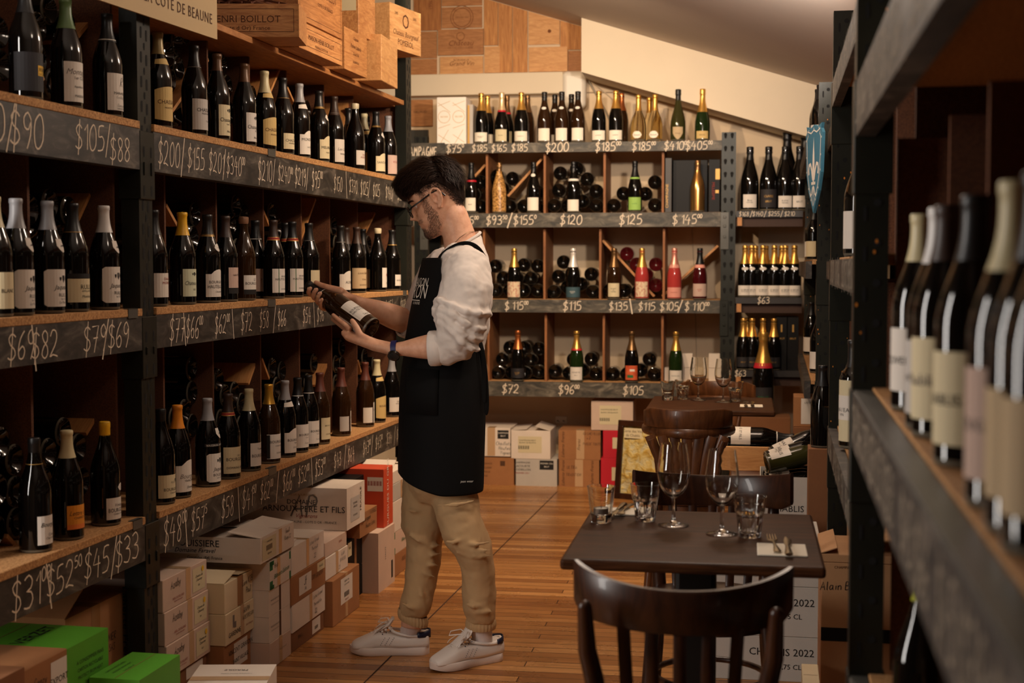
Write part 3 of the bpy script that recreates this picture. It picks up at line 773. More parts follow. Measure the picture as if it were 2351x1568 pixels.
for i in range(3):
    zt = L_Z[i]; zb0, zb1 = L_BEAM[i]
    beam(left_rack, LF, PX1 + .001, EX0 - .001, zb0, zb1, (P_ROW1_B, P_ROW2_B, P_ROW3_B)[i], M_BEAM, seed=10 + i, narrow=.76, wline=.05)
    beam(left_rack, LF, NEAR_X, PX0 - .001, zb0, zb1, (P_ROW1_A, P_ROW2_A, P_ROW3_A)[i], M_BEAM, seed=20 + i)
    b1 = board(left_rack, PX1 + .004, EX0 - .004, -.002, .5, zt, .022, M_CHIP)
    b0 = board(left_rack, NEAR_X, PX0 - .003, -.002, .5, zt, .022, M_CHIP)
    clip(left_rack, b1, LF.x_at((622, 622, 624)[i], 0, zt), zt, .022)
    if i: clip(left_rack, b0, LF.x_at((0, 303, 314)[i], 0, zt), zt, .022, .06)
    if i == 1: clip(left_rack, b1, LF.x_at(928, 0, zt), zt, .022, .06)
    for (a, b) in ((PX0, PX1), (EX0, EX1)):
        sleeve(left_rack, a - .004, b + .004, -.002, .068, zb0 - .085, zb1 - .004, M_POST)
# top shelf over the far bay, with a dark underside
board(left_rack, PX1 + .004, EX0 - .06, .0, .55, 2.197, .022, M_CRATE3)
board(left_rack, EX0 - .0595, EX1, .064, .55, 2.197, .022, M_CRATE3)
# back sheet
mb = MB(); mb.box(NEAR_X, EX1, .552, .56, .02, 2.19)
mb.build('back_panel', M_MDF, left_rack)
# dividers of the cubby holes
DIV_Y = 0.13
DIV_U = [[477, 573, 658, 744, 811, 913], [379, 497, 605, 692, 757, 821, 912], [377, 490, 599, 688, 762, 820, 912]]
L_DIV = []
for i in range(3):
    ztop = (2.174, L_Z[0] - .0225, L_Z[1] - .0225)[i]; zt = L_Z[i] + .0005
    zm = (zt + ztop) / 2
    xs = [LF.x_at(u, DIV_Y, zm) for u in DIV_U[i]]
    L_DIV.append(xs)
    for x in xs: panel(left_rack, x, DIV_Y, .55, zt, ztop, M_MDF)
    panel(left_rack, EX0 + .03, .064, .55, zt, ztop, M_MDF)
    for x in (PX0 - .012, PX0 - .40, PX0 - .79): panel(left_rack, x, DIV_Y - .05 if x > PX0 - .1 else DIV_Y, .55, zt, ztop, M_MDF)
# boards slanted across some holes
def lslant(row, u0, v0, u1, v1, y0=.15, y1=.5, mat=None):
    xa, za = LF.xz_at(u0, v0, y0); xb, zb = LF.xz_at(u1, v1, y0)
    slant(left_rack, xa, za, xb, zb, y0, y1, mat or M_PLY, .012)
lslant(0, 398, 258, 480, 140); lslant(0, 612, 238, 648, 152); lslant(0, 660, 204, 676, 240); lslant(0, 784, 316, 802, 238)
lslant(1, 381, 474, 406, 520); lslant(1, 605, 488, 618, 520); lslant(1, 690, 560, 726, 460); lslant(1, 836, 545, 862, 492)
lslant(2, 572, 884, 588, 838); lslant(2, 601, 826, 618, 872); lslant(2, 735, 888, 760, 818); lslant(2, 822, 830, 830, 860)
lslant(0, 172, 100, 213, 49); lslant(0, 90, 200, 103, 182); lslant(1, 172, 530, 209, 450); lslant(2, 200, 1000, 227, 954); lslant(2, 15, 1235, 40, 1262)

# ---- back rack
B_Z = [2.153, 1.718, 1.180, 0.664]
B_BEAM = [(2.092, 2.151), (1.628, 1.716), (1.098, 1.178), (0.570, 0.662)]
back_rack = empty('wine_shelving_rack', M=BF.M)
tag(back_rack, 'steel rack along the back wall with four chalked beams and key-hole posts', 'shelving rack')
BX0 = BF.x_at(951, 0, 1.6), BF.x_at(982, 0, 1.6)
BX1 = BF.x_at(1655, 0, 1.5), BF.x_at(1688, 0, 1.5)
upright(back_rack, BX0[0], BX0[1], .002, .05, 2.20, 'keys'); upright(back_rack, BX1[0], BX1[1], .002, .05, 2.20, 'keys', [M_GALV if False else M_POST, M_SLOT, M_RUST])
upright(back_rack, BX0[0], BX0[1], .38, .43, 2.0, 'plain'); upright(back_rack, BX1[0], BX1[1], .38, .43, 2.0, 'plain')
B_PRICES = [
 [(1045, '$75^0^', 1.0), (1101, '$185', .85), (1146, '$165', .85), (1193, '$185', .9), (1285, '$200 .', 1.1), (1396, '$185^00^', 1.1), (1478, '$185^00^', 1.0), (1553, '$410^00^', 1.0), (1605, '$405^00^', 1.0)],
 [(1088, '5^00^', 1.0), (1140, '$93^50^', 1.1), (1171, '/', 1.4), (1205, '$155^0^', 1.1), (1311, '$120', 1.15), (1448, '$125', 1.2), (1578, '$ 145^00^', 1.1)],
 [(1186, '$ 115^00^', 1.0), (1314, '$115', 1.1), (1420, '$135', 1.0), (1449, '\\', 1.4), (1485, '$115', 1.0), (1537, '$105', 1.0), (1562, '/', 1.2), (1600, '$ 110^00^', 1.0)],
 [(1172, '$72', 1.1), (1306, '$96^00^', 1.1), (1454, '$105', 1.1)]]
for i in range(4):
    z0_, z1_ = B_BEAM[i]
    beam(back_rack, BF, BX0[1] - .01, BX1[0] + .002, z0_, z1_, B_PRICES[i], M_BEAMB, size=.05, wline=.10, seed=40 + i, y0=-.004, y1=.04)
    board(back_rack, BX0[1], BX1[0] - .001, .04, .42, B_Z[i], .02, M_CHIP)
    if i: 
        for (a, b) in (BX0, BX1):
            s0 = b - .05 if a < 0 else a - .004
            mb = MB(); mb.box(s0, s0 + .052, -.006, .0, z0_ - .14, z1_)
            for zz in (.03, .085, .15): mb.box(s0 + .018, s0 + .034, -.012, -.006, z1_ - zz - .008, z1_ - zz + .008)
            bevel(mb.build('beam_connector', M_GALV if i == 1 else M_POST, back_rack), .002, 1)
B_DIV_U = [[], [1118, 1250.5, 1388, 1522], [1111, 1250, 1378, 1524], [1121.5, 1253, 1386, 1520.5]]
B_DIV = []
for i in range(4):
    xs = []
    for u in B_DIV_U[i]:
        zt = B_Z[i] + .0005; ztop = B_Z[i - 1] - .0205 if i else 0
        x = BF.x_at(u, .05, zt + .2); xs.append(x)
        panel(back_rack, x, .05, .44, zt, ztop, wood('divider_ply', rgb(120, 70, 34), rgb(164, 104, 56), .65, (12, 12, 2), 2.5), .014)
    B_DIV.append(xs)
def bslant(u0, v0, u1, v1, y0=.12, y1=.42):
    xa, za = BF.xz_at(u0, v0, y0); xb, zb = BF.xz_at(u1, v1, y0)
    slant(back_rack, xa, za, xb, zb, y0, y1, M_PLY, .014)
bslant(1168, 452, 1246, 366); bslant(1090, 408, 1116, 380); bslant(1382, 554, 1500, 682); bslant(1522, 682, 1650, 566)
# narrow shelves filling the corner right of the key-hole post
corner_shelf = empty('corner_wall_shelf', M=BF.M)
tag(corner_shelf, 'narrow dark shelves for magnums in the corner right of the key-hole post', 'shelving')
CX0, CX1 = BF.x_at(1689, .02, 1.4), BF.x_at(1842, .02, 1.4)
C_Z = [BF.xz_at(1765, 484, 0)[1], BF.xz_at(1765, 683, 0)[1], BF.xz_at(1765, 851, 0)[1]]
C_P = [[(1708, '$168'), (1725, '/', 1.2), (1740, '$140'), (1757, '/', 1.2), (1777, '$255'), (1795, '/', 1.2), (1813, '$210')], [(1753, '$63', 1.5)], [(1700, '$63', 1.4)]]
for i, z in enumerate(C_Z):
    mb = MB(); mb.box(CX0, CX1, .0, .40, z - .038, z)
    rnd = random.Random(5 + i)
    for p in C_P[i]:
        k = p[2] if len(p) > 2 else 1
        put_flat(mb, hand2d(p[1], .026 * k, .10, rnd=rnd), BF.x_at(p[0], 0, z), -.0009, z - .019 - .012 * k, 1)
    mb.build('shelf', [plain('shelf_black', rgb(44, 40, 40), 0.5, var=.2), M_CHALK], corner_shelf)
    mb = MB(); mb.box(CX0, CX1, .03, .05, z - .095, z - .038); mb.build('shelf_rail', plain('shelf_brown', rgb(60, 36, 24), 0.7), corner_shelf)
    mb = MB(); mb.box(CX0 + .008, CX0 + .036, .002, .03, z - .09, z - .038); mb.build('wood_block', M_PLY, corner_shelf)

# ---- right rack (x runs towards the camera)
right_rack = empty('wine_shelving_rack', M=RF.M)
tag(right_rack, 'tall black steel rack down the right side with rust-flecked posts, nearest the camera', 'shelving rack')
R_TOP = 2.19
R_POST = [(-0.058, 0.0, 0.0, 3.0), (-2.02, -1.972, 0.03, R_TOP), (-3.80, -3.752, 0.035, R_TOP), (-5.85, -5.80, 0.02, 2.06)]
for k, (a, b, y, zt) in enumerate(R_POST):
    upright(right_rack, a, b, y, y + .06, zt, 'plain', [M_POSTR, M_SLOT, M_RUST], 'right', random.Random(30 + k))
    upright(right_rack, a, b, .50, .55, min(zt, 2.2), 'plain', [M_POSTR, M_SLOT, M_RUST])
RA_Z = [1.735, 1.178, 0.655]
RB_Z = [1.975, 1.42, 0.888]
def rbeam(x0, x1, z0, z1, y, seed, n, th=.045):
    rnd = random.Random(seed)
    mb = MB(); mb.box(x0, x1, y, y + th, z0, z1)
    for q in range(n):
        x = x0 + (x1 - x0) * (q + .5) / n + rnd.uniform(-.05, .05)
        t = hand2d('$' + str(rnd.choice((45, 52, 61, 78, 84, 95))) + rnd.choice(('/', '\\')) + '$' + str(rnd.choice((39, 58, 66, 72, 90))), .065, .09, rnd=rnd)
        put_flat(mb, t, x, y - .0009, (z0 + z1) / 2 - .03, 1)
    mb.build('shelf_beam', [M_BEAM, M_CHALKD], right_rack)
for i in range(3):
    z = RA_Z[i]
    rbeam(.002, 2.35, z - .108, z - .008, .0, 60 + i, 7, .034)
    board(right_rack, .002, 2.35, .035, .5, z, .022, M_CHIP)
    mb = MB(); mb.box(.002, 2.35, .003, .033, z - .0078, z - .0045); mb.build('beam_lip', M_GALV, right_rack)
    mb = MB(); mb.box(-.062, .004, -.003, .066, z - .21, z - .006); bevel(mb.build('beam_sleeve', M_POSTR, right_rack), .0015, 1)
    z = RB_Z[i]
    for q in range(3):
        x0, x1 = R_POST[q + 1][1] + .001, R_POST[q][0] - .001
        yy = (.028, .075, -.012)[q]
        rbeam(x0, x1, z - .085, z - .008, yy, 70 + 5 * i + q, 5, .026)
        board(right_rack, x0, x1, yy + .028, .5, z, .022, M_CHIP)
    for q in (1, 2, 3):
        a, b, y, _ = R_POST[q]
        mb = MB(); mb.box(a - .004, b + .004, y - .003, y + .066, z - .2, z - .006); bevel(mb.build('beam_sleeve', M_POSTR, right_rack), .0015, 1)
mb = MB(); mb.box(-5.8, 2.35, .552, .56, .02, 2.6); mb.build('back_panel', M_MDF, right_rack)
for q, (zt, ztop) in enumerate(((RA_Z[1], RA_Z[0] - .11), (RA_Z[2], RA_Z[1] - .11), (RA_Z[0], 2.3), (.03, RA_Z[2] - .11))):
    for x in (-.03, .37, .78, 1.2): panel(right_rack, x, .12 if x > 0 else .075, .55, zt + .0005 if q < 3 else .03, ztop, M_MDF, .016)
for (zt, ztop) in ((RB_Z[1], RB_Z[0] - .1), (RB_Z[2], RB_Z[1] - .1)):
    for x in (-.075, -.5, -.95, -1.5, -1.96, -2.4, -2.9, -3.3, -3.74, -4.3, -4.9, -5.4): panel(right_rack, x, .11, .55, zt + .0005, ztop, M_MDF, .014)
# ------------------------------------------------------------------ bottles
def scale_prof(p, kr, kz): return [(r * kr, z * kz) for r, z in p]
PROF = {
 'burgundy': [(.004, .020), (.018, .017), (.030, .004), (.036, .0), (.0405, .002), (.042, .008), (.042, .150), (.0412, .162), (.0385, .176), (.0335, .193), (.027, .211), (.0215, .226), (.0175, .242), (.0155, .256), (.0147, .275), (.0147, .285), (.0160, .286), (.0160, .294), (.013, .2955)],
 'bordeaux': [(.004, .020), (.018, .017), (.030, .004), (.034, .0), (.0365, .002), (.0375, .008), (.0378, .185), (.0365, .197), (.031, .211), (.022, .222), (.0165, .232), (.0148, .250), (.0145, .288), (.0158, .289), (.0158, .298), (.013, .2995)],
 'champagne': [(.004, .024), (.018, .020), (.032, .004), (.038, .0), (.0425, .002), (.044, .009), (.044, .130), (.0430, .150), (.0395, .172), (.0335, .196), (.027, .218), (.0215, .236), (.0178, .254), (.0160, .270), (.0155, .288), (.0175, .289), (.0175, .298), (.013, .300)],
 'bulb': [(.004, .024), (.018, .020), (.034, .004), (.040, .0), (.0445, .003), (.0475, .012), (.049, .050), (.0485, .085), (.0455, .115), (.038, .145), (.0275, .170), (.0200, .190), (.0165, .208), (.0155, .230), (.0153, .262), (.0170, .263), (.0170, .272), (.013, .273)],
 'skirt': [(.004, .024), (.018, .020), (.034, .004), (.040, .0), (.0445, .003), (.0465, .010), (.0470, .090), (.0455, .120), (.0400, .150), (.0315, .180), (.0240, .208), (.0185, .232), (.0160, .252), (.0152, .270), (.0152, .290), (.0170, .291), (.0170, .300), (.013, .301)],
}
PROF['magnum'] = scale_prof(PROF['champagne'], 1.24, 1.24)
PROF['jeroboam'] = scale_prof(PROF['champagne'], 1.52, 1.58)
HEIGHT = {k: p[-1][1] for k, p in PROF.items()}
def prof_r(shape, z):
    p = PROF[shape]
    for i in range(5, len(p) - 1):
        if p[i][1] <= z <= p[i + 1][1]:
            t = (z - p[i][1]) / max(1e-9, p[i + 1][1] - p[i][1])
            return p[i][0] + t * (p[i + 1][0] - p[i][0])
    return p[5][0]
MESHES = {}
def glass_mesh(shape, mat, seg=28):
    k = (shape, mat.name, seg)
    if k not in MESHES:
        mb = MB(); mb.lathe(PROF[shape][:5], seg, 0, cap1=False); mb.lathe(PROF[shape][4:6], seg, 1, cap0=False, cap1=False); mb.lathe(PROF[shape][5:], seg, 0, cap0=False)
        o = mb.build('wine_bottle', [mat, M_STIPPLE_GLINT], smooth=50); MESHES[k] = o.data
        bpy.data.objects.remove(o)
    return MESHES[k]
CAPS = {
 'black': plain('capsule_black', rgb(26, 24, 24), 0.38), 'grey': plain('capsule_grey', rgb(150, 148, 150), 0.4),
 'white': plain('capsule_white', rgb(222, 218, 214), 0.4), 'cream': plain('capsule_cream', rgb(206, 192, 150), 0.4),
 'green': plain('capsule_green', rgb(92, 118, 72), 0.4), 'brown': plain('capsule_brown', rgb(96, 66, 42), 0.38, .2),
 'darkbrown': plain('capsule_dark_brown', rgb(56, 38, 30), 0.45), 'rust': plain('capsule_red_brown', rgb(92, 46, 34), 0.45),
 'yellow': plain('capsule_yellow', rgb(232, 176, 36), 0.4), 'orange': plain('capsule_orange', rgb(226, 138, 36), 0.4),
 'gold': plain('foil_gold', rgb(222, 168, 84), 0.3, 0.75, bmp=.3, bscale=90), 'palegold': plain('foil_pale_gold', rgb(236, 206, 160), 0.3, 0.5, bmp=.3, bscale=90),
 'copper': plain('foil_copper', rgb(196, 112, 60), 0.3, 0.75, bmp=.3, bscale=90), 'bronze': plain('foil_bronze', rgb(128, 94, 58), 0.32, 0.7, bmp=.3, bscale=90),
 'pink': plain('foil_pink', rgb(226, 150, 130), 0.32, 0.5, bmp=.3, bscale=90), 'silver': plain('foil_white', rgb(236, 226, 214), 0.32, 0.3, bmp=.3, bscale=90),
 'foilblack': plain('foil_black', rgb(28, 26, 26), 0.35, 0.3, bmp=.3, bscale=90), 'waxbrown': plain('wax_brown', rgb(134, 96, 72), 0.35),
 'waxcream': plain('wax_cream', rgb(214, 200, 166), 0.35), 'goldcap': plain('capsule_gold', rgb(206, 154, 58), 0.3, 0.6), 'olive': plain('capsule_olive', rgb(150, 128, 82), 0.4, .2),
}
CAPWORD = {'foilblack': 'black-foiled', 'gold': 'gold-foiled', 'palegold': 'pale-gold-foiled', 'copper': 'copper-foiled', 'bronze': 'bronze-foiled', 'pink': 'pink-foiled', 'silver': 'white-foiled',
           'waxbrown': 'brown-waxed', 'waxcream': 'cream-waxed', 'goldcap': 'gold-capped', 'darkbrown': 'dark-brown-capped', 'rust': 'red-brown-capped'}
PAPER = {
 'white': plain('label_white', rgb(222, 212, 200), 0.75), 'cream': plain('label_cream', rgb(214, 198, 160), 0.75), 'yellow': plain('label_straw', rgb(206, 174, 110), 0.7),
 'grey': plain('label_grey', rgb(190, 182, 174), 0.75), 'pink': plain('label_pinkish', rgb(196, 166, 150), 0.75), 'orange': plain('label_orange', rgb(222, 142, 40), 0.7),
 'beige': plain('label_beige', rgb(190, 164, 126), 0.75), 'dark': plain('label_dark', rgb(34, 30, 32), 0.7), 'greenish': plain('label_pale_green', rgb(204, 206, 176), 0.75),
 'teal': plain('label_teal', rgb(58, 84, 92), 0.7), 'lime': plain('label_lime', rgb(150, 190, 90), 0.7), 'rose': plain('label_rose', rgb(222, 150, 132), 0.7),
 'bright': plain('label_bright_white', rgb(244, 232, 212), 0.7), 'floral': speckle('label_floral', rgb(196, 128, 108), rgb(228, 206, 170), 70, .7, (.4, .52), 0), 'red': speckle('label_red_art', rgb(196, 74, 40), rgb(216, 98, 52), 30, .7, (.4, .6), 0),
}
INKS = {'k': M_INK, 'g': M_INKGREY, 'r': M_INKR, 'y': M_INKGOLD, 'w': M_INKW, 'b': M_INKB, 'v': M_INKG}
def label_part(parent, shape, paper, z0, z1, half, ang=0.0, style='rect', text='', name='label', accents=()):
    """paper wrapped round the bottle: half is its half width in degrees; text lines 'WORDS;size;ink|...' from the top down"""
    r = prof_r(shape, (z0 + z1) / 2) + .0006
    h = radians(half); n = max(6, int(half / 6)); zm, zh = (z0 + z1) / 2, (z1 - z0) / 2
    sloped = abs(prof_r(shape, z1) - prof_r(shape, z0)) > .001
    mb = MB(); rows = 5 if (style in ('oval', 'shield', 'tip') or sloped) else 2
    vs = []
    for i in range(n + 1):
        t = -1 + 2 * i / n
        lo, hi = z0, z1
        if style == 'arch': hi = z1 - zh * .34 if abs(t) > .55 else z1 - zh * .34 + zh * .34 * sqrt(max(0, 1 - (t / .55) ** 2))
        elif style == 'round': q = max(0, abs(t) - .82) / .18; hi = z1 - zh * .12 * q * q; lo = z0 + zh * .12 * q * q
        elif style == 'oval': q = sqrt(max(0, 1 - t * t)); lo, hi = zm - zh * q, zm + zh * q
        elif style == 'shield': lo = zm - zh * (1 - abs(t) ** 1.6) + zh * .3 * abs(t) * 0; hi = z1
        elif style == 'swell': lo = z0 + zh * .10 * t * t; hi = z1 - zh * .22 * t * t
        elif style == 'tip': hi = z1 - zh * .5 * abs(t); lo = z0 + zh * .8 * (1 - abs(t)) * 0
        for j in range(rows):
            z = lo + (hi - lo) * j / (rows - 1)
            rr = (prof_r(shape, z) + .0006) if sloped else r
            a = ang + h * t
            vs.append((rr * cos(a), rr * sin(a), z))
    fs = []
    for i in range(n):
        for j in range(rows - 1):
            fs.append((i * rows + j, (i + 1) * rows + j, (i + 1) * rows + j + 1, i * rows + j + 1))
    mb.add(vs, fs, 0)
    mats = [PAPER[paper] if isinstance(paper, str) else paper]
    def mat_i(m):
        if m not in mats: mats.append(m)
        return mats.index(m)
    if text:
        lines = [l.split(';') for l in text.split('|')]
        tot = sum(float(l[1]) * 1.35 for l in lines); z = zm + min(tot, 2 * zh * .9) / 2 * .96
        for l in lines:
            s = float(l[1]); ink = INKS[l[2]] if len(l) > 2 and l[2] else M_INK
            sh = .35 if (len(l) > 3 and 'i' in l[3]) else 0
            z -= s * 1.2
            if l[0]:
                tt = hand2d(l[0], s, .07, slant=.3) if (len(l) > 3 and 'h' in l[3]) else text2d(l[0], s * 1.35, shear=sh, max_w=2 * h * r * .9)
                put_round(mb, tt, r + .0004, z, mat_i(ink), ang)
            z -= s * .15
    for (kind, m, za, zb, ta, tb) in accents:      # plain printed bands and crests
        a0, a1 = ang + h * ta, ang + h * tb; k = max(2, int(abs(a1 - a0) / .15))
        zz0, zz1 = z0 + (z1 - z0) * za, z0 + (z1 - z0) * zb
        if kind == 'band':
            v2 = [((r + .0003) * cos(a0 + (a1 - a0) * i / k), (r + .0003) * sin(a0 + (a1 - a0) * i / k), z) for z in (zz0, zz1) for i in range(k + 1)]
            mb.add(v2, [(i, i + 1, k + 2 + i, k + 1 + i) for i in range(k)], mat_i(m))
        else:                                       # crest: little shield with supporters
            zc, s = (zz0 + zz1) / 2, (zz1 - zz0) / 2; ac = (a0 + a1) / 2
            for dx, ww in ((0, 1.0), (-1.1, .55), (1.1, .55)):
                pts = [(-.5, .8), (.5, .8), (.5, -.1), (0, -.9), (-.5, -.1)]
                put_round(mb, ([((dx + px * ww) * s, py * s * ww) for px, py in pts], [(0, 4, 3, 2, 1)]), r + .0004, zc, mat_i(m), ac)
    return mb.build(name, mats, parent)
def ring_part(parent, shape, mat, z0, z1, name='neck_band', lift=.0012):
    mb = MB(); mb.lathe([(prof_r(shape, z0) + lift, z0), (prof_r(shape, z1) + lift, z1)], 20, cap0=False, cap1=False)
    return mb.build(name, mat, parent, smooth=60)
def cap_mesh(shape, key, z0, style):
    k = ('cap', shape, key, round(z0, 3), style)
    if k not in MESHES:
        H = HEIGHT[shape]; q = H / .3
        mb = MB()
        if style == 'foil':                           # champagne foil over cork and wire
            pr = [(prof_r(shape, z0) + .0009, z0)]
            for i in range(1, 6):
                z = z0 + (H - .022 * q - z0) * i / 5; pr.append((prof_r(shape, z) + .0009, z))
            pr += [(.0172 * q, H - .018 * q), (.0186 * q, H - .012 * q), (.0172 * q, H - .006 * q), (.0178 * q, H + .001 * q), (.0180 * q, H + .011 * q), (.0165 * q, H + .0155 * q), (.010 * q, H + .017 * q)]
        elif style == 'wax':
            pr = [(prof_r(shape, H - .022) + .001, H - .022), (.0175, H - .018), (.0185, H - .006), (.0178, H + .002), (.010, H + .004)]
        elif style == 'screw':
            pr = [(.0152, z0), (.0156, H - .018), (.0162, H - .016), (.0162, H - .002), (.0145, H + .001), (.008, H + .001)]
        else:
            pr = [(prof_r(shape, z0) + .0008, z0)]
            for i in range(1, 5):
                z = z0 + (H - .012 - z0) * i / 5; pr.append((prof_r(shape, z) + .0008, z))
            pr += [(.0158, H - .0125), (.0170, H - .011), (.0170, H - .001), (.0150, H + .001), (.006, H + .0012)]
        mb.lathe(pr, 22, cap0=False)
        o = mb.build('capsule', CAPS[key], smooth=50); MESHES[k] = o.data; bpy.data.objects.remove(o)
    return MESHES[k]
BOTTLE_M = []
def bottle(M, shape, gmat, cap, capstyle, capz, label_txt, cat, group, labels=(), bands=(), name='wine_bottle', seg=28):
    """one bottle standing (or lying) with frame M: glass body with capsule, labels and bands as its parts"""
    o = bpy.data.objects.new(name, glass_mesh(shape, gmat, seg)); COL.objects.link(o)
    o.matrix_world = M
    tag(o, label_txt, cat, group)
    if cap:
        c = bpy.data.objects.new('foil' if capstyle == 'foil' else 'capsule', cap_mesh(shape, cap, capz, capstyle)); COL.objects.link(c); c.parent = o
    for L in labels: label_part(o, shape, *L[:-1], **L[-1])
    for B in bands: ring_part(o, shape, *B)
    return o
ORD = ['first', 'second', 'third', 'fourth', 'fifth', 'sixth', 'seventh', 'eighth', 'ninth', 'tenth', 'eleventh', 'twelfth', 'thirteenth', 'fourteenth', 'fifteenth', 'sixteenth', 'seventeenth', 'eighteenth']
def capword(k): return CAPWORD.get(k, k + '-capped')

# ---- standing bottles of the left rack -------------------------------------------------
# u, row (0 front / 1 behind), capsule, style, capsule start, label list, band list, words for the label
def LB(paper, z0, z1, half, text='', style='rect', turn=0, name='label', accents=()):
    return (paper, z0, z1, half, dict(ang=-pi / 2 + radians(turn), style=style, text=text, name=name, accents=accents))
def neckband(paper, turn=0, half=75): return LB(paper, .196, .216, half, style='tip', turn=turn, name='neck_label')
def medal(paper, turn=20): return LB(paper, .172, .198, 32, style='oval', turn=turn, name='medallion', text='2022;.006;g')
def shield(turn=25): return LB('white', .160, .196, 34, style='shield', turn=turn, name='neck_label', text='2021;.007;k', accents=(('crest', M_INK, .2, .6, -.2, .2),))
SILV = ((M_INKGREY, .2235, .2255),); GOLD2 = ((M_INKGOLD, .2225, .2255), (M_INKGOLD, .228, .2295)); REDG = ((M_INKR, .222, .230), (M_INKGOLD, .2195, .222), (M_INKGOLD, .230, .232))
crest = lambda a=.62, b=.86: (('crest', M_INK, a, b, -.15, .15),)
S_A1 = [
 (56, 0, 'black', 'cap', .222, [LB('dark', .022, .120, 85), LB(M_INKY, .062, .088, 30, 'RULLY;.010|Les Cailloux;.006', turn=32)], (), 'dark label with yellow patch'),
 (150, 0, 'green', 'cap', .215, [LB('white', .018, .125, 62, 'Montagny;.016;g;i|1er Cru;.009|;.01|Appellation;.006|;.012|MAISON;.007', turn=6)], (), 'plain white label'),
 (245, 0, 'black', 'cap', .215, [LB('white', .020, .125, 62, 'R;.024;k;h|;.008|MARANGES;.008|En Buliet;.009;k;h|;.008|Domaine;.009;k;h|GRAND VIN;.005', turn=14)], ((M_INKW, .220, .2225),), 'white label with large initial')]
S_A2 = [
 (-14, 0, 'cream', 'cap', .22, [LB('cream', .02, .11, 66, 'BLANC;.01')], (), 'straw label'),
 (36, 0, 'grey', 'cap', .22, [LB('white', .018, .116, 78, ';.02|Jaqueson;.013;k;i|;.004|RULLY;.010|1er Cru;.006|La Pucelle;.007;k;i', 'round', 22, accents=crest()), shield()], (), 'large crested white label'),
 (108, 0, 'grey', 'cap', .22, [LB('white', .018, .116, 78, ';.02|Jaqueson;.013;k;i|;.004|RULLY;.010|1er Cru;.006|La Pucelle;.007;k;i', 'round', 18, accents=crest()), shield()], (), 'large crested white label'),
 (166, 0, 'black', 'cap', .215, [LB('cream', .026, .090, 80, 'RULLY;.013|APPELLATION;.005|;.004|Monthelie;.008;k;i', turn=14, accents=(('band', M_INK, 1.02, 1.22, -1, 1),))], ((M_INKGOLD, .2165, .218),), 'straw yellow label'),
 (238, 0, 'white', 'cap', .22, [LB('white', .020, .122, 72, ';.02|Jaqueson;.013;k;i|;.004|RULLY;.010|1er Cru;.006', 'round', 20, accents=crest()), shield(30)], (), 'crested white label')]
S_A3 = [
 (78, 0, 'black', 'screw', .226, [LB('white', .020, .095, 58, 'Bourgogne;.012;k;i|;.01|Cote;.008|Chardonnay;.006', turn=18)], ((M_INKGOLD, .228, .2295),), 'white label set to one side'),
 (153, 0, 'cream', 'cap', .222, [LB('orange', .030, .095, 70, "Lettre d'Eloise;.013;b;i|CHARDONNAY;.007;b|;.006|;.006", turn=18, accents=(('band', M_INKO, 0, .2, -1, 1),))], (), 'orange label'),
 (240, 0, 'yellow', 'screw', .218, [LB('white', .018, .080, 60, 'Volupte;.010;g;i|BOURGOGNE;.012|CHARDONNAY;.005', turn=12), LB('white', .098, .120, 26, '', 'oval', 30, 'medallion')], (), 'white label and round sticker')]
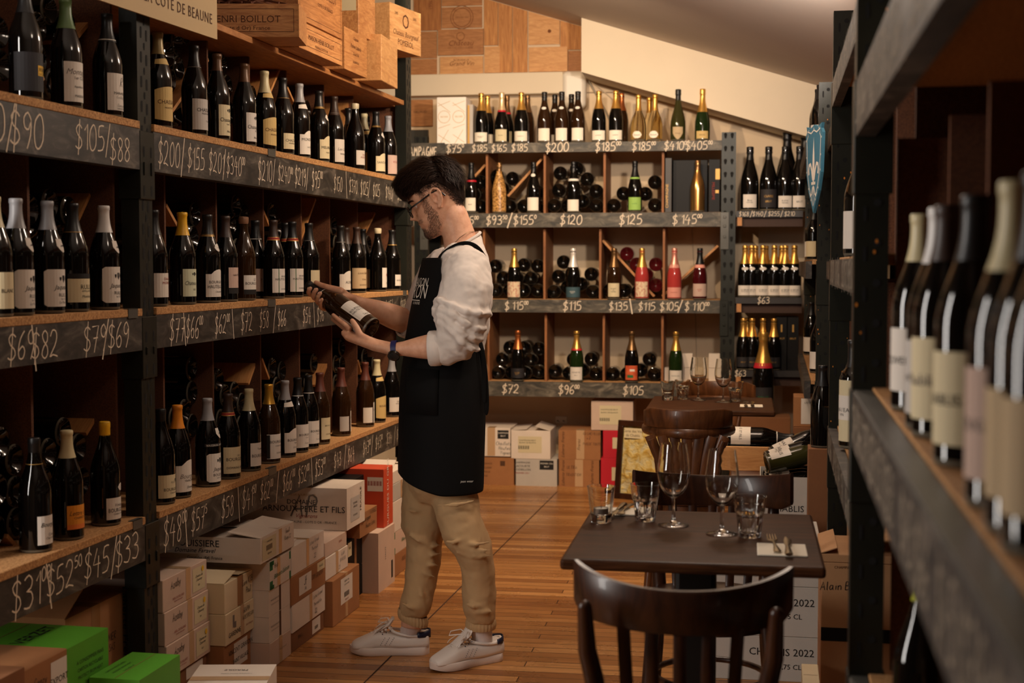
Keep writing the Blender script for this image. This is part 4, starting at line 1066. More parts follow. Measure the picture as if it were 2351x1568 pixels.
S_B1 = [
 (362, 0, 'olive', 'cap', .228, [LB('yellow', .022, .128, 78, 'CHASSAGNE;.013;b|;.004|MONTRACHET;.006;b', 'swell', 16), neckband('yellow', 10)], (), 'big straw label'),
 (445, 0, 'black', 'cap', .225, [LB('grey', .020, .120, 80, 'CHASSAGNE;.012|MONTRACHET;.006|;.012|750ml;.006', turn=18)], SILV, 'grey-white label'),
 (498, 0, 'brown', 'cap', .238, [LB('cream', .018, .122, 62, ';.02|Chassagne-M;.014|1er Cru;.008|;.01|Alex M;.008', turn=14, accents=crest(.72, .9))], (), 'cream label with small crest'),
 (560, 0, 'brown', 'cap', .230, [LB('white', .018, .120, 62, ';.02|Chassagne-M;.014|2021;.007|;.01|Alex M;.008', turn=14, accents=crest(.72, .9))], (), 'white label with small crest'),
 (607, 0, 'cream', 'cap', .215, [LB('yellow', .020, .125, 76, 'CHASSAGNE;.013;b|;.004|MONTRACHET;.006;b', 'swell', 16), neckband('yellow', 12)], (), 'straw label and neck band'),
 (649, 0, 'black', 'cap', .215, [LB('cream', .022, .082, 66, 'CHASSAGNE;.011|MONTRACHET;.006', turn=16, accents=(('crest', M_INK, .6, .95, .3, .6),))], ((M_INKGOLD, .2165, .218),), 'small cream label'),
 (687, 0, 'grey', 'cap', .222, [LB('white', .016, .110, 68, 'MONTHELIE;.012|;.012|Les Clous;.007;k;i', 'arch', 12), neckband('white', 12)], (), 'arched white label and neck band'),
 (732, 0, 'black', 'cap', .225, [LB('cream', .016, .110, 68, ';.012|MEURSAULT;.012|;.006|Vieilles Vignes;.006', 'arch', 14), medal('white')], GOLD2, 'arched cream label and medallion'),
 (767, 0, 'darkbrown', 'cap', .215, [LB('white', .016, .112, 62, 'Les Clous;.013;g;i|;.006|MEURSAULT;.006', turn=10)], SILV, 'plain off-white label'),
 (800, 1, 'black', 'cap', .22, [], (), 'hidden label'),
 (815, 0, 'waxcream', 'wax', .22, [LB('white', .024, .088, 62, 'DAVID;.008;r|MOREAU;.009;r|;.012', turn=12)], (), 'low white label with red print'),
 (836, 1, 'cream', 'cap', .22, [LB('yellow', .020, .120, 76, 'SAINT;.012;b', 'swell', 22), neckband('yellow', 12)], (), 'straw label'),
 (863, 0, 'black', 'cap', .222, [LB('cream', .016, .100, 68, 'SAINT-AUBIN;.011', 'arch', 12), medal('white')], GOLD2, 'arched cream label'),
 (891, 0, 'grey', 'cap', .22, [LB('pink', .016, .106, 66, 'ROUGE;.010;r|;.02', turn=8)], (), 'pinkish label')]
S_B2 = [
 (352, 0, 'black', 'cap', .22, [LB('white', .028, .102, 70, 'DAVID;.009;r|MOREAU;.009;r|;.022', turn=22)], (), 'white label with red print'),
 (418, 0, 'yellow', 'cap', .222, [LB('greenish', .026, .114, 60, ';.018|Chateau de C;.014;k;i|;.006|2021;.006|;.008', turn=8, accents=crest(.72, .9))], (), 'pale green label'),
 (476, 0, 'black', 'cap', .225, [LB('white', .020, .112, 70, ';.014|BOURGOGNE;.010|HAUTES-COTES;.012|;.004|Chardonnay;.006;k;i', 'arch', 10), medal('white')], GOLD2, 'arched white label and medallion'),
 (517, 0, 'darkbrown', 'cap', .222, [LB('pink', .028, .118, 46, 'HAUTES;.007|;.03', turn=10, accents=(('band', M_INK, 0, .22, -1, 1),))], (), 'dusty pink label with dark foot'),
 (559, 0, 'waxbrown', 'wax', .22, [LB('white', .022, .090, 62, 'LE;.010|BOURGOGNE;.010|;.02', turn=8, accents=(('band', M_INK, 0, .25, -1, 1),))], (), 'white label with black foot'),
 (586, 1, 'black', 'cap', .222, [LB('pink', .026, .112, 70, 'BOURG;.008|HAUTES-C;.009|;.006|Simon;.008;k;i', turn=10)], ((M_INKW, .224, .2265),), 'dusty pink label'),
 (627, 0, 'darkbrown', 'cap', .222, [LB('white', .022, .112, 72, ';.008|BOURG;.007|HAUTES-COTES;.009|;.02|DOMAINE;.006', turn=12, accents=(('band', M_INKG, 0, 1, -.55, -.5),))], REDG, 'white label with green stripe'),
 (655, 1, 'black', 'cap', .222, [LB('white', .022, .112, 72, 'BOURG;.008', turn=12)], REDG, 'mostly hidden white label'),
 (671, 0, 'black', 'cap', .222, [LB('white', .022, .112, 72, ';.008|BOURG;.007|HAUTES-COTES;.009|;.02|DOMAINE;.006', turn=6, accents=(('band', M_INKG, 0, 1, -.6, -.55),))], REDG, 'white label with green stripe'),
 (709, 0, 'black', 'cap', .225, [LB('cream', .022, .105, 58, ';.01|Saint;.012;k;i', turn=14)], SILV, 'cream label'),
 (782, 0, 'black', 'cap', .222, [LB('white', .018, .100, 70, ';.01|AUXEY;.012', 'arch', 4)], SILV, 'arched white label'),
 (795, 1, 'darkbrown', 'cap', .222, [LB('beige', .018, .1, 66, 'BEAUNE;.01'), medal('white', 30)], (), 'beige label'),
 (819, 0, 'darkbrown', 'cap', .222, [LB('beige', .020, .112, 80, 'Louis Boillot;.010;b;i|;.012|Cotes;.008;b|;.012|BOURGOGNE;.006;b', turn=-8)], (), 'wide beige label'),
 (833, 1, 'black', 'cap', .222, [LB('beige', .018, .105, 62, ';.02|VIN;.012;r')], (), 'beige label with red mark'),
 (867, 0, 'waxcream', 'wax', .22, [LB('white', .020, .112, 46, ';.006|;.03|VIN;.006', turn=14, accents=(('crest', M_INKR, .45, .78, .35, .55),))], (), 'narrow white label with red figure'),
 (885, 1, 'black', 'cap', .222, [], (), 'hidden label'),
 (900, 0, 'black', 'cap', .222, [LB('white', .024, .078, 50, 'BOURGOGNE;.007', turn=14)], ((M_INKGOLD, .222, .2245),), 'small white label')]
S_B3 = [
 (369, 0, 'black', 'screw', .22, [LB('cream', .020, .092, 78, ';.004|FELETTIG;.006;g|;.008|BOURGOGNE;.010|Chardonnay;.006', turn=14, accents=(('crest', M_INK, .6, .9, .2, .4),))], (), 'cream label with large initial'),
 (407, 0, 'orange', 'cap', .222, [LB('white', .020, .122, 74, ';.02|Bourgogne;.015;g;i|Vieilles Vignes;.007|;.008|Domaine;.008;k;i', 'arch', 12)], (), 'tall arched white label'),
 (476, 0, 'grey', 'cap', .222, [LB('white', .016, .112, 74, ';.022|Jaqueson;.013;k;i|;.004|BOUZERON;.009|Les Cordes;.006;k;i', 'round', 12, accents=crest()), shield(), LB('dark', .136, .146, 70, 'BOUZERON - BOUZERON;.0065;w', turn=0, name='neck_label')], (), 'rounded crested white label'),
 (523, 0, 'darkbrown', 'cap', .222, [LB('cream', .020, .112, 80, ';.006|2021;.006|BOURGOGNE;.012|;.012|DOMAINE ARNOUX;.008', turn=6)], REDG, 'wide cream label'),
 (571, 0, 'cream', 'cap', .218, [LB('white', .018, .102, 60, 'Thomas;.008|;.008|BOURGOGNE;.012|;.012', turn=10)], (), 'white label'),
 (617, 0, 'goldcap', 'cap', .222, [LB('white', .018, .110, 76, 'BOURGOGNE;.011|;.004|CHARDONNAY;.005|;.014|DOMAINE;.006', turn=8, accents=(('band', M_INK, 0.02, .98, -1, -.78),))], (), 'white label edged black'),
 (654, 0, 'grey', 'cap', .222, [LB('white', .018, .112, 72, ';.014|BOURGOGNE;.010|Vignes;.007;k;i|;.006|Domaine;.007;k;i', 'arch', 12), neckband('white', 12)], (), 'arched off-white label and neck band'),
 (683, 0, 'black', 'cap', .222, [LB('white', .020, .112, 68, ';.014|BOURGOGNE;.009|Pinot;.008;k;h|;.008|Damien;.008;k;h', turn=6)], ((M_INKW, .224, .2265),), 'white label with scribbled script'),
 (708, 0, 'black', 'cap', .222, [LB('white', .020, .112, 68, ';.014|BOURGOGNE;.009|Vieille;.008;k;h|;.008|Damien;.008;k;h', turn=10)], ((M_INKW, .224, .2265),), 'white label with scribbled script'),
 (734, 0, 'rust', 'cap', .218, [LB('cream', .020, .110, 56, ';.006|BOURGOGNE;.006|;.02|GUICHARD;.006;b', turn=8)], (), 'narrow cream label'),
 (783, 0, 'rust', 'cap', .215, [LB('white', .018, .108, 34, 'BOURGOGNE;.006|;.012|Y;.014;b', turn=44), LB('grey', .022, .086, 30, '', turn=-38, name='back_label')], (), 'two narrow white labels'),
 (838, 0, 'rust', 'cap', .215, [LB('white', .018, .112, 34, 'BOURGOGNE;.006|;.02', turn=40), LB('white', .020, .09, 32, '', turn=-36, name='back_label')], (), 'pair of white labels'),
 (865, 0, 'cream', 'cap', .222, [LB('yellow', .018, .125, 78, 'BOURGOGNE;.010;b|;.012', 'swell', 14), neckband('yellow', 10)], (), 'straw label and neck band'),
 (886, 1, 'grey', 'cap', .222, [LB('white', .02, .1, 60)], (), 'hidden white label'),
 (899, 0, 'grey', 'cap', .222, [LB('white', .026, .096, 74, 'DAVID;.008;b|MOREAU;.008;b|;.016', turn=-4)], (), 'low white label with bird')]
for spec, zi, place, side in ((S_A1, 0, 'upper', 'left'), (S_A2, 1, 'middle', 'left'), (S_A3, 2, 'lower', 'left'), (S_B1, 0, 'upper', 'right'), (S_B2, 1, 'middle', 'right'), (S_B3, 2, 'lower', 'right')):
    rnd = random.Random(zi + len(spec))
    for k, (u, row, cap, cst, cz, labs, bands, words_) in enumerate(spec):
        y = .056 if row == 0 else .138
        z = L_Z[zi] + .0008
        x = LF.x_at(u, y, z + .28)
        g = M_GL_AMBER if cap in ('rust', 'goldcap', 'waxbrown') else M_GL_BLACK
        bottle(LF.M @ Matrix.Translation((x, y, z)) @ Matrix.Rotation(radians(-15) + rnd.uniform(-.08, .08), 4, 'Z'), 'burgundy', g, cap, cst, cz,
               f'{capword(cap)} bottle, {words_}, {ORD[k]} on {place} shelf {side} of post', 'wine bottle', f'standing bottles on the {place} shelf of the left rack', labs, [(m, a, b) for m, a, b in bands])
# chalked tag standing between bottles on the middle shelf
x = LF.x_at(387, .06, 1.33)
mb = MB(); mb.box(-.022, .022, 0, .004, 0, .11); put_flat(mb, hand2d('B', .045, .09), 0, -.0008, .04, 1)
tag(mb.build('price_tag', [M_BEAM, M_CHALK], M=LF.M @ Matrix.Translation((x, .075, L_Z[1] + .001))), 'small black tag with a chalked letter on the middle left shelf', 'tag')

# ---- lying bottles ----------------------------------------------------------------------
def settle(pts, x0, x1, z0, R, rack):
    """keeps a pile's bottles apart, inside its hole, above its board and clear of slanted boards"""
    p = [list(q) for q in pts]
    sl = [q[1:] for q in SLANTS if q[0] == rack and max(q[1], q[3]) > x0 and min(q[1], q[3]) < x1 and max(q[2], q[4]) > z0 and min(q[2], q[4]) < z0 + .55]
    for it in range(400):
        for q in p:
            for (xa, za, xb, zb) in sl:
                t = max(0, min(1, ((q[0] - xa) * (xb - xa) + (q[1] - za) * (zb - za)) / ((xb - xa) ** 2 + (zb - za) ** 2)))
                dx, dz = q[0] - xa - t * (xb - xa), q[1] - za - t * (zb - za); d = sqrt(dx * dx + dz * dz) or 1e-6
                if d < R + .010: q[0] += dx / d * (R + .010 - d); q[1] += dz / d * (R + .010 - d)
        for i in range(len(p)):
            for j in range(i):
                dx, dz = p[i][0] - p[j][0], p[i][1] - p[j][1]; d = sqrt(dx * dx + dz * dz) or 1e-6
                if d < 2 * R:
                    s = (2 * R - d) / 2 / d; p[i][0] += dx * s; p[i][1] += dz * s; p[j][0] -= dx * s; p[j][1] -= dz * s
        for q in p:
            q[0] = min(max(q[0], x0 + R), x1 - R); q[1] = max(q[1], z0 + R)
    return p
def lying(frame, holes, zt, y, shape, mats, place, group, R, xs, seg=28, labels=None):
    """holes: index -> [(u, v)] of bottle bases seen end-on; xs: bounds of each hole"""
    for h, uv in holes.items():
        x0, x1 = xs[h]
        pts = settle([frame.xz_at(u, v, y) for u, v in uv], x0 + .008, x1 - .008, zt + .001, R + .0004, 'wine_shelving_rack' if frame is LF else 'wine_shelving_rack.001')
        rows = sorted(range(len(pts)), key=lambda i: (round(pts[i][1] / .06), pts[i][0]))
        zr = {}
        for i in rows: zr.setdefault(round((pts[i][1] - zt) / .07), []).append(i)
        lev = {r: n for n, r in enumerate(sorted(zr))}
        rn = ['bottom', 'second', 'third', 'fourth', 'fifth', 'sixth', 'seventh']
        for r, ids in zr.items():
            for n, i in enumerate(sorted(ids, key=lambda q: pts[q][0])):
                gm = mats(h, uv[i]) if callable(mats) else mats
                M = frame.M @ Matrix.Translation((pts[i][0], y, pts[i][1])) @ Matrix.Rotation(-pi / 2, 4, 'X') @ Matrix.Rotation(n * 1.7 + r, 4, 'Z')
                wd = {'bottle_rose_wine': 'rose', 'bottle_deep_rose_wine': 'rose'}.get(gm.name, 'dark')
                L = labels(h, uv[i]) if labels else []
                extra = 'labelled' if L else wd
                bottle(M, shape, gm, None, '', 0, f'{extra} bottle lying base out, {rn[lev[r]]} row {ORD[n]}, {ORD[h]} hole, {place}', 'wine bottle', group, L, seg=seg)
XL = lambda i: [(PX1, L_DIV[i][0])] + [(L_DIV[i][k], L_DIV[i][k + 1]) for k in range(len(L_DIV[i]) - 1)] + [(L_DIV[i][-1], EX1)]
lie_lab = lambda h, uv: [('beige', .05, .14, 70, dict(ang=radians(200 - 40 * (int(uv[0]) % 5)), text='VIN;.012'))] if h in (0, 1, 3) else []
lying(LF, {0: [(422, 116), (403, 142), (460, 134), (383, 167), (423, 184), (403, 215), (410, 262), (440, 240)], 1: [(512, 150), (525, 198), (500, 238), (540, 262)], 2: [(588, 230), (622, 246), (600, 285)], 3: [(707, 254), (690, 280), (726, 300)], 4: [(780, 275), (786, 302), (760, 310)], 5: [(845, 278), (838, 330), (870, 318)]},
      L_Z[0], .184, 'burgundy', M_GL_BLACK, 'upper shelf right of post', 'lying bottles on the upper shelf of the left rack', .042, XL(0), 24)
lying(LF, {0: [(369, 544), (360, 640)], 1: [(431, 514), (448, 556), (464, 505), (405, 590), (440, 610), (470, 585)], 2: [(548, 482), (535, 511), (569, 498), (520, 560), (556, 560), (590, 550)], 3: [(626, 490), (641, 524), (680, 553), (650, 590)], 4: [(749, 648), (720, 610)], 5: [(768, 519), (775, 560), (800, 590)], 6: [(833, 527), (848, 560), (880, 590)]},
      L_Z[1], .184, 'burgundy', M_GL_BLACK, 'middle shelf right of post', 'lying bottles on the middle shelf of the left rack', .042, XL(1), 24)
lying(LF, {1: [(459, 875), (441, 918), (478, 899), (432, 991), (404, 960), (465, 970)], 2: [(506, 875), (551, 899), (518, 905), (539, 940), (585, 915), (570, 960), (510, 965)], 3: [(628, 844), (661, 857), (642, 885), (670, 910), (625, 920)], 4: [(727, 847), (710, 880), (740, 885)], 5: [(776, 835), (799, 820), (811, 857), (793, 860), (799, 887), (775, 880)], 6: [(839, 820), (862, 835), (884, 850), (850, 860)]},
      L_Z[2], .184, 'burgundy', M_GL_BLACK, 'lower shelf right of post', 'lying bottles on the lower shelf of the left rack', .042, XL(2), 24, lie_lab)
XA = [(PX0 - .79, PX0 - .40), (PX0 - .40, PX0 - .02)]
lying(LF, {1: [(91, 70), (116, 22), (95, 143), (162, 66), (120, 190)], 0: [(2, 75), (-30, 110), (8, 150)]}, L_Z[0], .15, 'burgundy', M_GL_BLACK, 'upper shelf left of post', 'lying bottles on the upper shelf of the left rack', .042, XA, 24)
lying(LF, {1: [(56, 480), (119, 470), (128, 533), (169, 500), (80, 560), (150, 600)], 0: [(2, 520), (-40, 500)]}, L_Z[1], .15, 'burgundy', M_GL_BLACK, 'middle shelf left of post', 'lying bottles on the middle shelf of the left rack', .042, XA, 24)
lying(LF, {1: [(149, 992), (115, 1040), (190, 1015), (192, 1105), (160, 1080), (105, 1110)], 0: [(13, 1028), (45, 1070), (13, 1130), (50, 1150), (8, 1225), (55, 1220)]}, L_Z[2], .15, 'burgundy', M_GL_BLACK, 'lower shelf left of post', 'lying bottles on the lower shelf of the left rack', .042, XA, 24,
      lambda h, uv: [('orange', .04, .12, 75, dict(ang=radians(150), text='VIN;.012'))] if uv == (149, 992) else [])

# ---- back rack: lying bottles
def c4(*p): return [(940 + a / 3.177, 190 + b / 3.177) for a, b in p]
def c5(*p): return [(1060 + a / 3.647, 500 + b / 3.647) for a, b in p]
XB = lambda i: [(BX0[1], B_DIV[i][0])] + [(B_DIV[i][k], B_DIV[i][k + 1]) for k in range(len(B_DIV[i]) - 1)] + [(B_DIV[i][-1], BX1[0])]
lying(BF, {0: c4((515, 738), (525, 910), (500, 830)), 1: c4((605, 715), (750, 710), (690, 790), (600, 875), (745, 905), (835, 905), (930, 905), (965, 805)), 2: c4((1100, 660), (1220, 625), (1297, 703), (1088, 785), (1195, 770), (1362, 790), (1050, 895), (1150, 910), (1265, 865), (1362, 895)), 3: c4((1560, 808), (1480, 895), (1720, 810), (1790, 725), (1792, 893), (1640, 900))},
      B_Z[1], .12, 'champagne', M_GL_BLACK, 'second shelf of back rack', 'lying bottles on the back rack', .044, XB(1))
lying(BF, {1: c5((285, 408), (345, 500), (520, 395), (640, 405), (580, 505), (465, 505), (295, 607), (400, 607), (515, 607), (635, 607)), 2: c5((870, 400), (820, 505), (1060, 505), (940, 500), (760, 608), (875, 608), (1000, 608), (1112, 608)), 3: c5((1375, 315), (1460, 408), (1645, 430), (1585, 500), (1640, 585), (1215, 610), (1375, 610), (1480, 610))},
      B_Z[2], .12, 'champagne', lambda h, uv: (M_GL_ROSED if uv[1] < 665 else M_GL_BLACK) if h == 3 else M_GL_BLACK, 'third shelf of back rack', 'lying bottles on the back rack', .044, XB(2))
lying(BF, {1: c5((395, 1100), (530, 1100), (645, 1098), (340, 1198), (460, 1200), (580, 1200), (283, 1302), (395, 1302), (530, 1305), (640, 1305)), 2: c5((935, 1205), (1075, 1205), (763, 1305), (880, 1305), (1000, 1306), (1125, 1310)), 3: c5((1555, 1215), (1245, 1312), (1365, 1312), (1500, 1312), (1620, 1315))},
      B_Z[3], .12, 'champagne', M_GL_BLACK, 'fourth shelf of back rack', 'lying bottles on the back rack', .044, XB(3))

# ---- back rack: standing bottles
CH = lambda paper, z0, z1, half, text='', style='rect', turn=0, acc=(): (paper, z0, z1, half, dict(ang=-pi / 2 + radians(turn), style=style, text=text, accents=acc))
T_TOP = [   # u, y, shape, glass, foil, foil start, labels, bands, words
 (1105, .06, 'champagne', M_GL_BLACK, 'gold', .205, [CH('bright', .012, .068, 62, 'LAHERTE;.007|FRERES;.005')], 'front of a gold pair, white label'),
 (1119, .20, 'champagne', M_GL_BLACK, 'gold', .205, [CH('bright', .012, .068, 62)], 'rear of that gold pair'),
 (1152, .06, 'skirt', M_GL_BLACK, 'palegold', .205, [CH('cream', .012, .085, 48, 'BLANC;.007')], 'fat bottle with red collar, cream label'),
 (1164, .20, 'skirt', M_GL_BLACK, 'bronze', .205, [CH('cream', .012, .085, 48)], 'fat bottle half hidden by its red-collared twin'),
 (1197, .06, 'champagne', M_GL_BLACK, 'gold', .205, [CH('bright', .012, .072, 62, 'LAHERTE;.007')], 'single gold neck, wide white label'),
 (1211, .20, 'champagne', M_GL_AMBER, 'bronze', .205, [], 'bronze neck behind the gold one'),
 (1250, .06, 'champagne', M_GL_AMBER, 'foilblack', .262, [CH('bright', .012, .088, 52)], 'leftmost of three with square white labels'),
 (1274, .20, 'champagne', M_GL_AMBER, 'foilblack', .262, [CH('bright', .012, .06, 40)], 'left one in the gap behind'),
 (1290, .06, 'champagne', M_GL_AMBER, 'foilblack', .262, [CH('bright', .012, .088, 52)], 'middle of three with square white labels'),
 (1312, .20, 'champagne', M_GL_AMBER, 'foilblack', .262, [], 'right one in the gap behind'),
 (1327, .06, 'champagne', M_GL_AMBER, 'foilblack', .262, [CH('bright', .012, .088, 52)], 'rightmost of three with square white labels'),
 (1375, .06, 'champagne', M_GL_BLACK, 'gold', .205, [CH('bright', .012, .070, 62, 'LAHERTE;.007')], 'by the cable, white label'),
 (1414, .06, 'champagne', M_GL_BLACK, 'gold', .205, [CH('bright', .012, .070, 62, 'LAHERTE;.007')], 'beside the golden bulb bottles, white label'),
 (1427, .20, 'champagne', M_GL_AMBER, 'copper', .205, [], 'tucked behind a white-labelled bottle'),
 (1466, .06, 'bulb', M_GL_GOLDW, 'gold', .190, [CH('bright', .018, .062, 36, 'Ruinart;.010', 'oval', -8)], 'left golden bulb-shaped bottle'),
 (1491, .20, 'bulb', M_GL_GOLDW, 'gold', .190, [], 'golden bulb-shaped bottle at the rear'),
 (1504, .06, 'bulb', M_GL_GOLDW, 'gold', .190, [CH('bright', .018, .062, 36, 'Ruinart;.010', 'oval', -8)], 'right golden bulb-shaped bottle'),
 (1557, .06, 'skirt', M_GL_OLIVE, 'foilblack', .25, [CH('beige', .008, .085, 40, 'Vintage;.008;b', 'shield')], 'olive bottle with shield label'),
 (1613, .06, 'skirt', M_GL_GREEN, 'gold', .175, [CH('yellow', .012, .058, 48, 'KRUG;.010;b')], 'green bottle with very long foil'),
]
def std(frame, T, zt, place, group, zlook=.25):
    for k, (u, y, shape, g, foil, fz, labs, words_) in enumerate(T):
        q = HEIGHT[shape] / .3
        x = frame.x_at(u, y, zt + zlook)
        bands = []
        if 'red-collared' in words_ or 'red collar' in words_: bands.append((M_CRIMSON, .196, .207))
        if 'medal' in words_: labs = labs + [(M_INKW, .225, .245, 40, dict(ang=-pi / 2, style='oval', name='medallion'))]
        if 'white collar' in words_: bands.append((M_INKW, .196, .210))
        if 'lime' in words_: bands.append((PAPER['lime'], .205, .216))
        if 'pink collar' in words_: bands.append((PAPER['rose'], .195, .215))
        if words_.startswith('leftmost of three') or words_.startswith('middle of three') or words_.startswith('rightmost of three') or 'in the gap' in words_:
            labs = labs + [(M_INKW, .205, .222, 32, dict(ang=-pi / 2, style='oval', name='medallion'))]
        wk = words_.replace(' collar', ' collar')
        nm = 'champagne_bottle'
        bottle(frame.M @ Matrix.Translation((x, y, zt + .0008)), shape, g, foil, 'foil', fz * (q if shape in ('magnum', 'jeroboam') else 1), f'{capword(foil)} bottle, {words_}, {place}', 'champagne bottle', group, labs, bands, nm)
std(BF, T_TOP, B_Z[0], 'on top of the back rack', 'champagne on top of the back rack')
T_2 = [
 (1082, .05, 'champagne', M_GL_BLACK, 'foilblack', .22, [CH('bright', .014, .095, 46, 'REVE;.008')], 'red collar, behind the man'),
 (1146, .05, 'champagne', M_GL_GOLDP, 'bronze', .262, [], 'patterned gold body'),
 (1225, .05, 'champagne', M_GL_BLACK, 'foilblack', .255, [CH('bright', .014, .095, 50)], 'medal, white label, by slanted board'),
 (1317, .05, 'champagne', M_GL_BLACK, 'foilblack', .255, [CH('bright', .010, .080, 50)], 'white collar, small label, before big pile'),
 (1458, .05, 'champagne', M_GL_BLACK, 'foilblack', .218, [CH('lime', .014, .092, 56, 'VOUETTE;.006;v')], 'lime green label and collar'),
 (1602, .05, 'champagne', M_GL_GOLDM, 'bronze', .255, [], 'mirror gold body before black boxes'),
]
std(BF, T_2, B_Z[1], 'second shelf of the back rack', 'standing bottles on the second shelf of the back rack')
T_3 = [
 (1180.5, .05, 'champagne', M_GL_BLACK, 'gold', .2, [CH('floral', .012, .108, 62)], 'red and cream floral label'),
 (1316, .05, 'champagne', M_GL_BLACK, 'silver', .2, [CH('teal', .012, .075, 80, 'DRAPPIER;.006;w|BRUT;.006;w')], 'dark teal label'),
 (1410, .05, 'champagne', M_GL_AMBER, 'bronze', .2, [CH('cream', .016, .100, 50, 'BLANC;.008|DE;.006|NOIRS;.008')], 'cream label with printed lines'),
 (1474, .05, 'champagne', M_GL_ROSE, 'gold', .2, [CH('floral', .016, .110, 56)], 'rose wine with floral label'),
 (1548.5, .05, 'champagne', M_GL_ROSE, 'pink', .2, [CH('rose', .014, .075, 70, 'DOUETTE;.007;r')], 'rose wine with salmon label, pink collar'),
 (1607, .05, 'champagne', M_GL_ROSED, 'foilblack', .218, [CH('pink', .020, .098, 66, 'ROSE;.008;r|BRUT;.006;r')], 'deep rose wine with pink collar'),
]
std(BF, T_3, B_Z[2], 'third shelf of the back rack', 'standing bottles on the third shelf of the back rack')
T_4 = [
 (1189, .05, 'champagne', M_GL_BLACK, 'copper', .2, [CH('dark', .02, .08, 70, 'CUVEE;.008;y|BRUT;.006;y')], 'dark label before a pyramid of bases'),
 (1324, .05, 'champagne', M_GL_GREEN, 'gold', .2, [CH('white', .012, .092, 56, 'DOUETTE;.009|;.006|BRUT;.006')], 'red collar and white label'),
 (1450.5, .05, 'champagne', M_GL_BLACK, 'bronze', .2, [CH('red', .016, .105, 56, '', 'rect', 0, (('band', M_INKG, .15, .35, -.6, .3), ('band', M_INKW, .6, .75, -.2, .5)))], 'orange-red picture label'),
 (1552, .05, 'champagne', M_GL_GREEN, 'gold', .2, [CH('white', .012, .078, 56, 'GRAND CRU;.007')], 'green glass, white label, by small boxes'),
]
std(BF, T_4, B_Z[3], 'fourth shelf of the back rack', 'standing bottles on the fourth shelf of the back rack')

# ---- corner shelf: magnums and white-labelled champagne
T_C1 = [
 (1722, .06, 'magnum', M_GL_BLACK, 'foilblack', .25, [CH('white', .02, .10, 46, 'Brut;.012|NATURE;.008')], 'magnum with white label, first from the key-hole post'),
 (1765, .06, 'magnum', M_GL_BLACK, 'foilblack', .25, [CH('dark', .02, .13, 60, 'CUVEE;.014;y|;.01|BRUT;.012;y')], 'magnum with gilt printed label, second from the key-hole post'),
 (1803, .06, 'magnum', M_GL_BLACK, 'foilblack', .25, [CH('white', .02, .09, 46, 'BLANC;.010|NOIRS;.010')], 'magnum with white label before the giant bottle'),
 (1836, .06, 'magnum', M_GL_BLACK, 'foilblack', .25, [CH('white', .02, .09, 46, 'BRUT;.012')], 'magnum in the corner against the right rack'),
 (1807, .24, 'jeroboam', M_GL_BLACK, 'foilblack', .25, [CH('dark', .06, .2, 60, 'CUVEE;.018;y|;.01|BRUT;.016;y')], 'giant bottle towering behind the magnums'),
 (1848, .24, 'jeroboam', M_GL_BLACK, 'foilblack', .25, [CH('dark', .06, .2, 60, 'CUVEE;.018;y|;.01|BRUT;.016;y')], 'giant bottle at the rear right, half hidden'),
]
std(BF, T_C1, C_Z[0], 'top corner shelf', 'large bottles on the corner shelf', .3)
wl = lambda t=0: [CH('white', .012, .072, 66, 'LE BRUN;.010|DE NEUVILLE;.006', turn=t), CH('white', .165, .185, 34, '', 'oval', 0)]
T_C2 = [(1711, .05), (1734, .16), (1726, .06), (1752, .05), (1758, .18), (1778, .05), (1795, .18), (1803, .05), (1824, .05)]
T_C2.sort()
std(BF, [(u, y, 'champagne', M_GL_BLACK, 'gold', .205, wl() if y < .1 else wl()[:1], f'white label, {ORD[k]} neck from left') for k, (u, y) in enumerate(T_C2)], C_Z[1], 'middle corner shelf', 'white labelled champagne on the corner shelf')
T_C3 = [(1707, .05), (1727, .06), (1752, .07), (1777, .05), (1716, .2)]
T_C3.sort()
std(BF, [(u, y, 'champagne', M_GL_BLACK, 'gold', .205, [CH('dark', .02, .08, 60, 'BRUT;.009;y')], f'dark gilt label, {ORD[k]} neck from left') for k, (u, y) in enumerate(T_C3)], C_Z[2], 'lower corner shelf', 'dark labelled champagne on the corner shelf')

# ---- right rack: blurred bottles close to the camera
FG = [  # u of foot, v of foot, capsule, style, capz, labels, words
 (2066, 941, 'cream', 'cap', .225, [LB('white', .030, .125, 70, 'CUVEE;.012', turn=30)], 'cream-capped, tall white label, farthest of the near row'),
 (2116, 985, 'white', 'cap', .222, [LB('grey', .022, .120, 62, 'BLANC;.010;g', turn=20)], 'white-capped, grey label'),
 (2166, 1003, 'darkbrown', 'cap', .225, [LB('cream', .024, .128, 60, 'Chablis;.016;g', turn=30)], 'brown-capped, cream label, between white and black caps'),
 (2224, 1068, 'black', 'cap', .225, [LB('cream', .024, .126, 72, 'CHABLIS;.013', turn=20)], 'black-capped, large cream label'),
 (2290, 1162, 'cream', 'cap', .215, [LB('pink', .026, .128, 70, 'ROUGE;.012;g', turn=20)], 'cream-capped, pinkish label'),
 (2352, 1222, 'black', 'cap', .225, [LB('beige', .03, .12, 60, turn=20)], 'black-capped, at the picture edge'),
 (2398, 1270, 'blue', 'cap', .222, [LB('beige', .03, .12, 60, turn=20)], 'blue-capped, nearest of the row'),
]
CAPS['blue'] = plain('capsule_blue', rgb(30, 36, 92), 0.4)
for (u, v, cap, cst, cz, labs, words_) in FG:
    x, y = RF.xy_at(u, v, RA_Z[1])
    y = max(y, .078)
    bottle(RF.M @ Matrix.Translation((x, y, RA_Z[1] + .0008)), 'burgundy', M_GL_BLACK, cap, cst, cz, f'blurred bottle on the near right shelf, {words_}', 'wine bottle', 'bottles on the near right shelf', labs, seg=40)
p = RF.Mi @ at_depth(2100, 1322, F_PX / 1560.0)
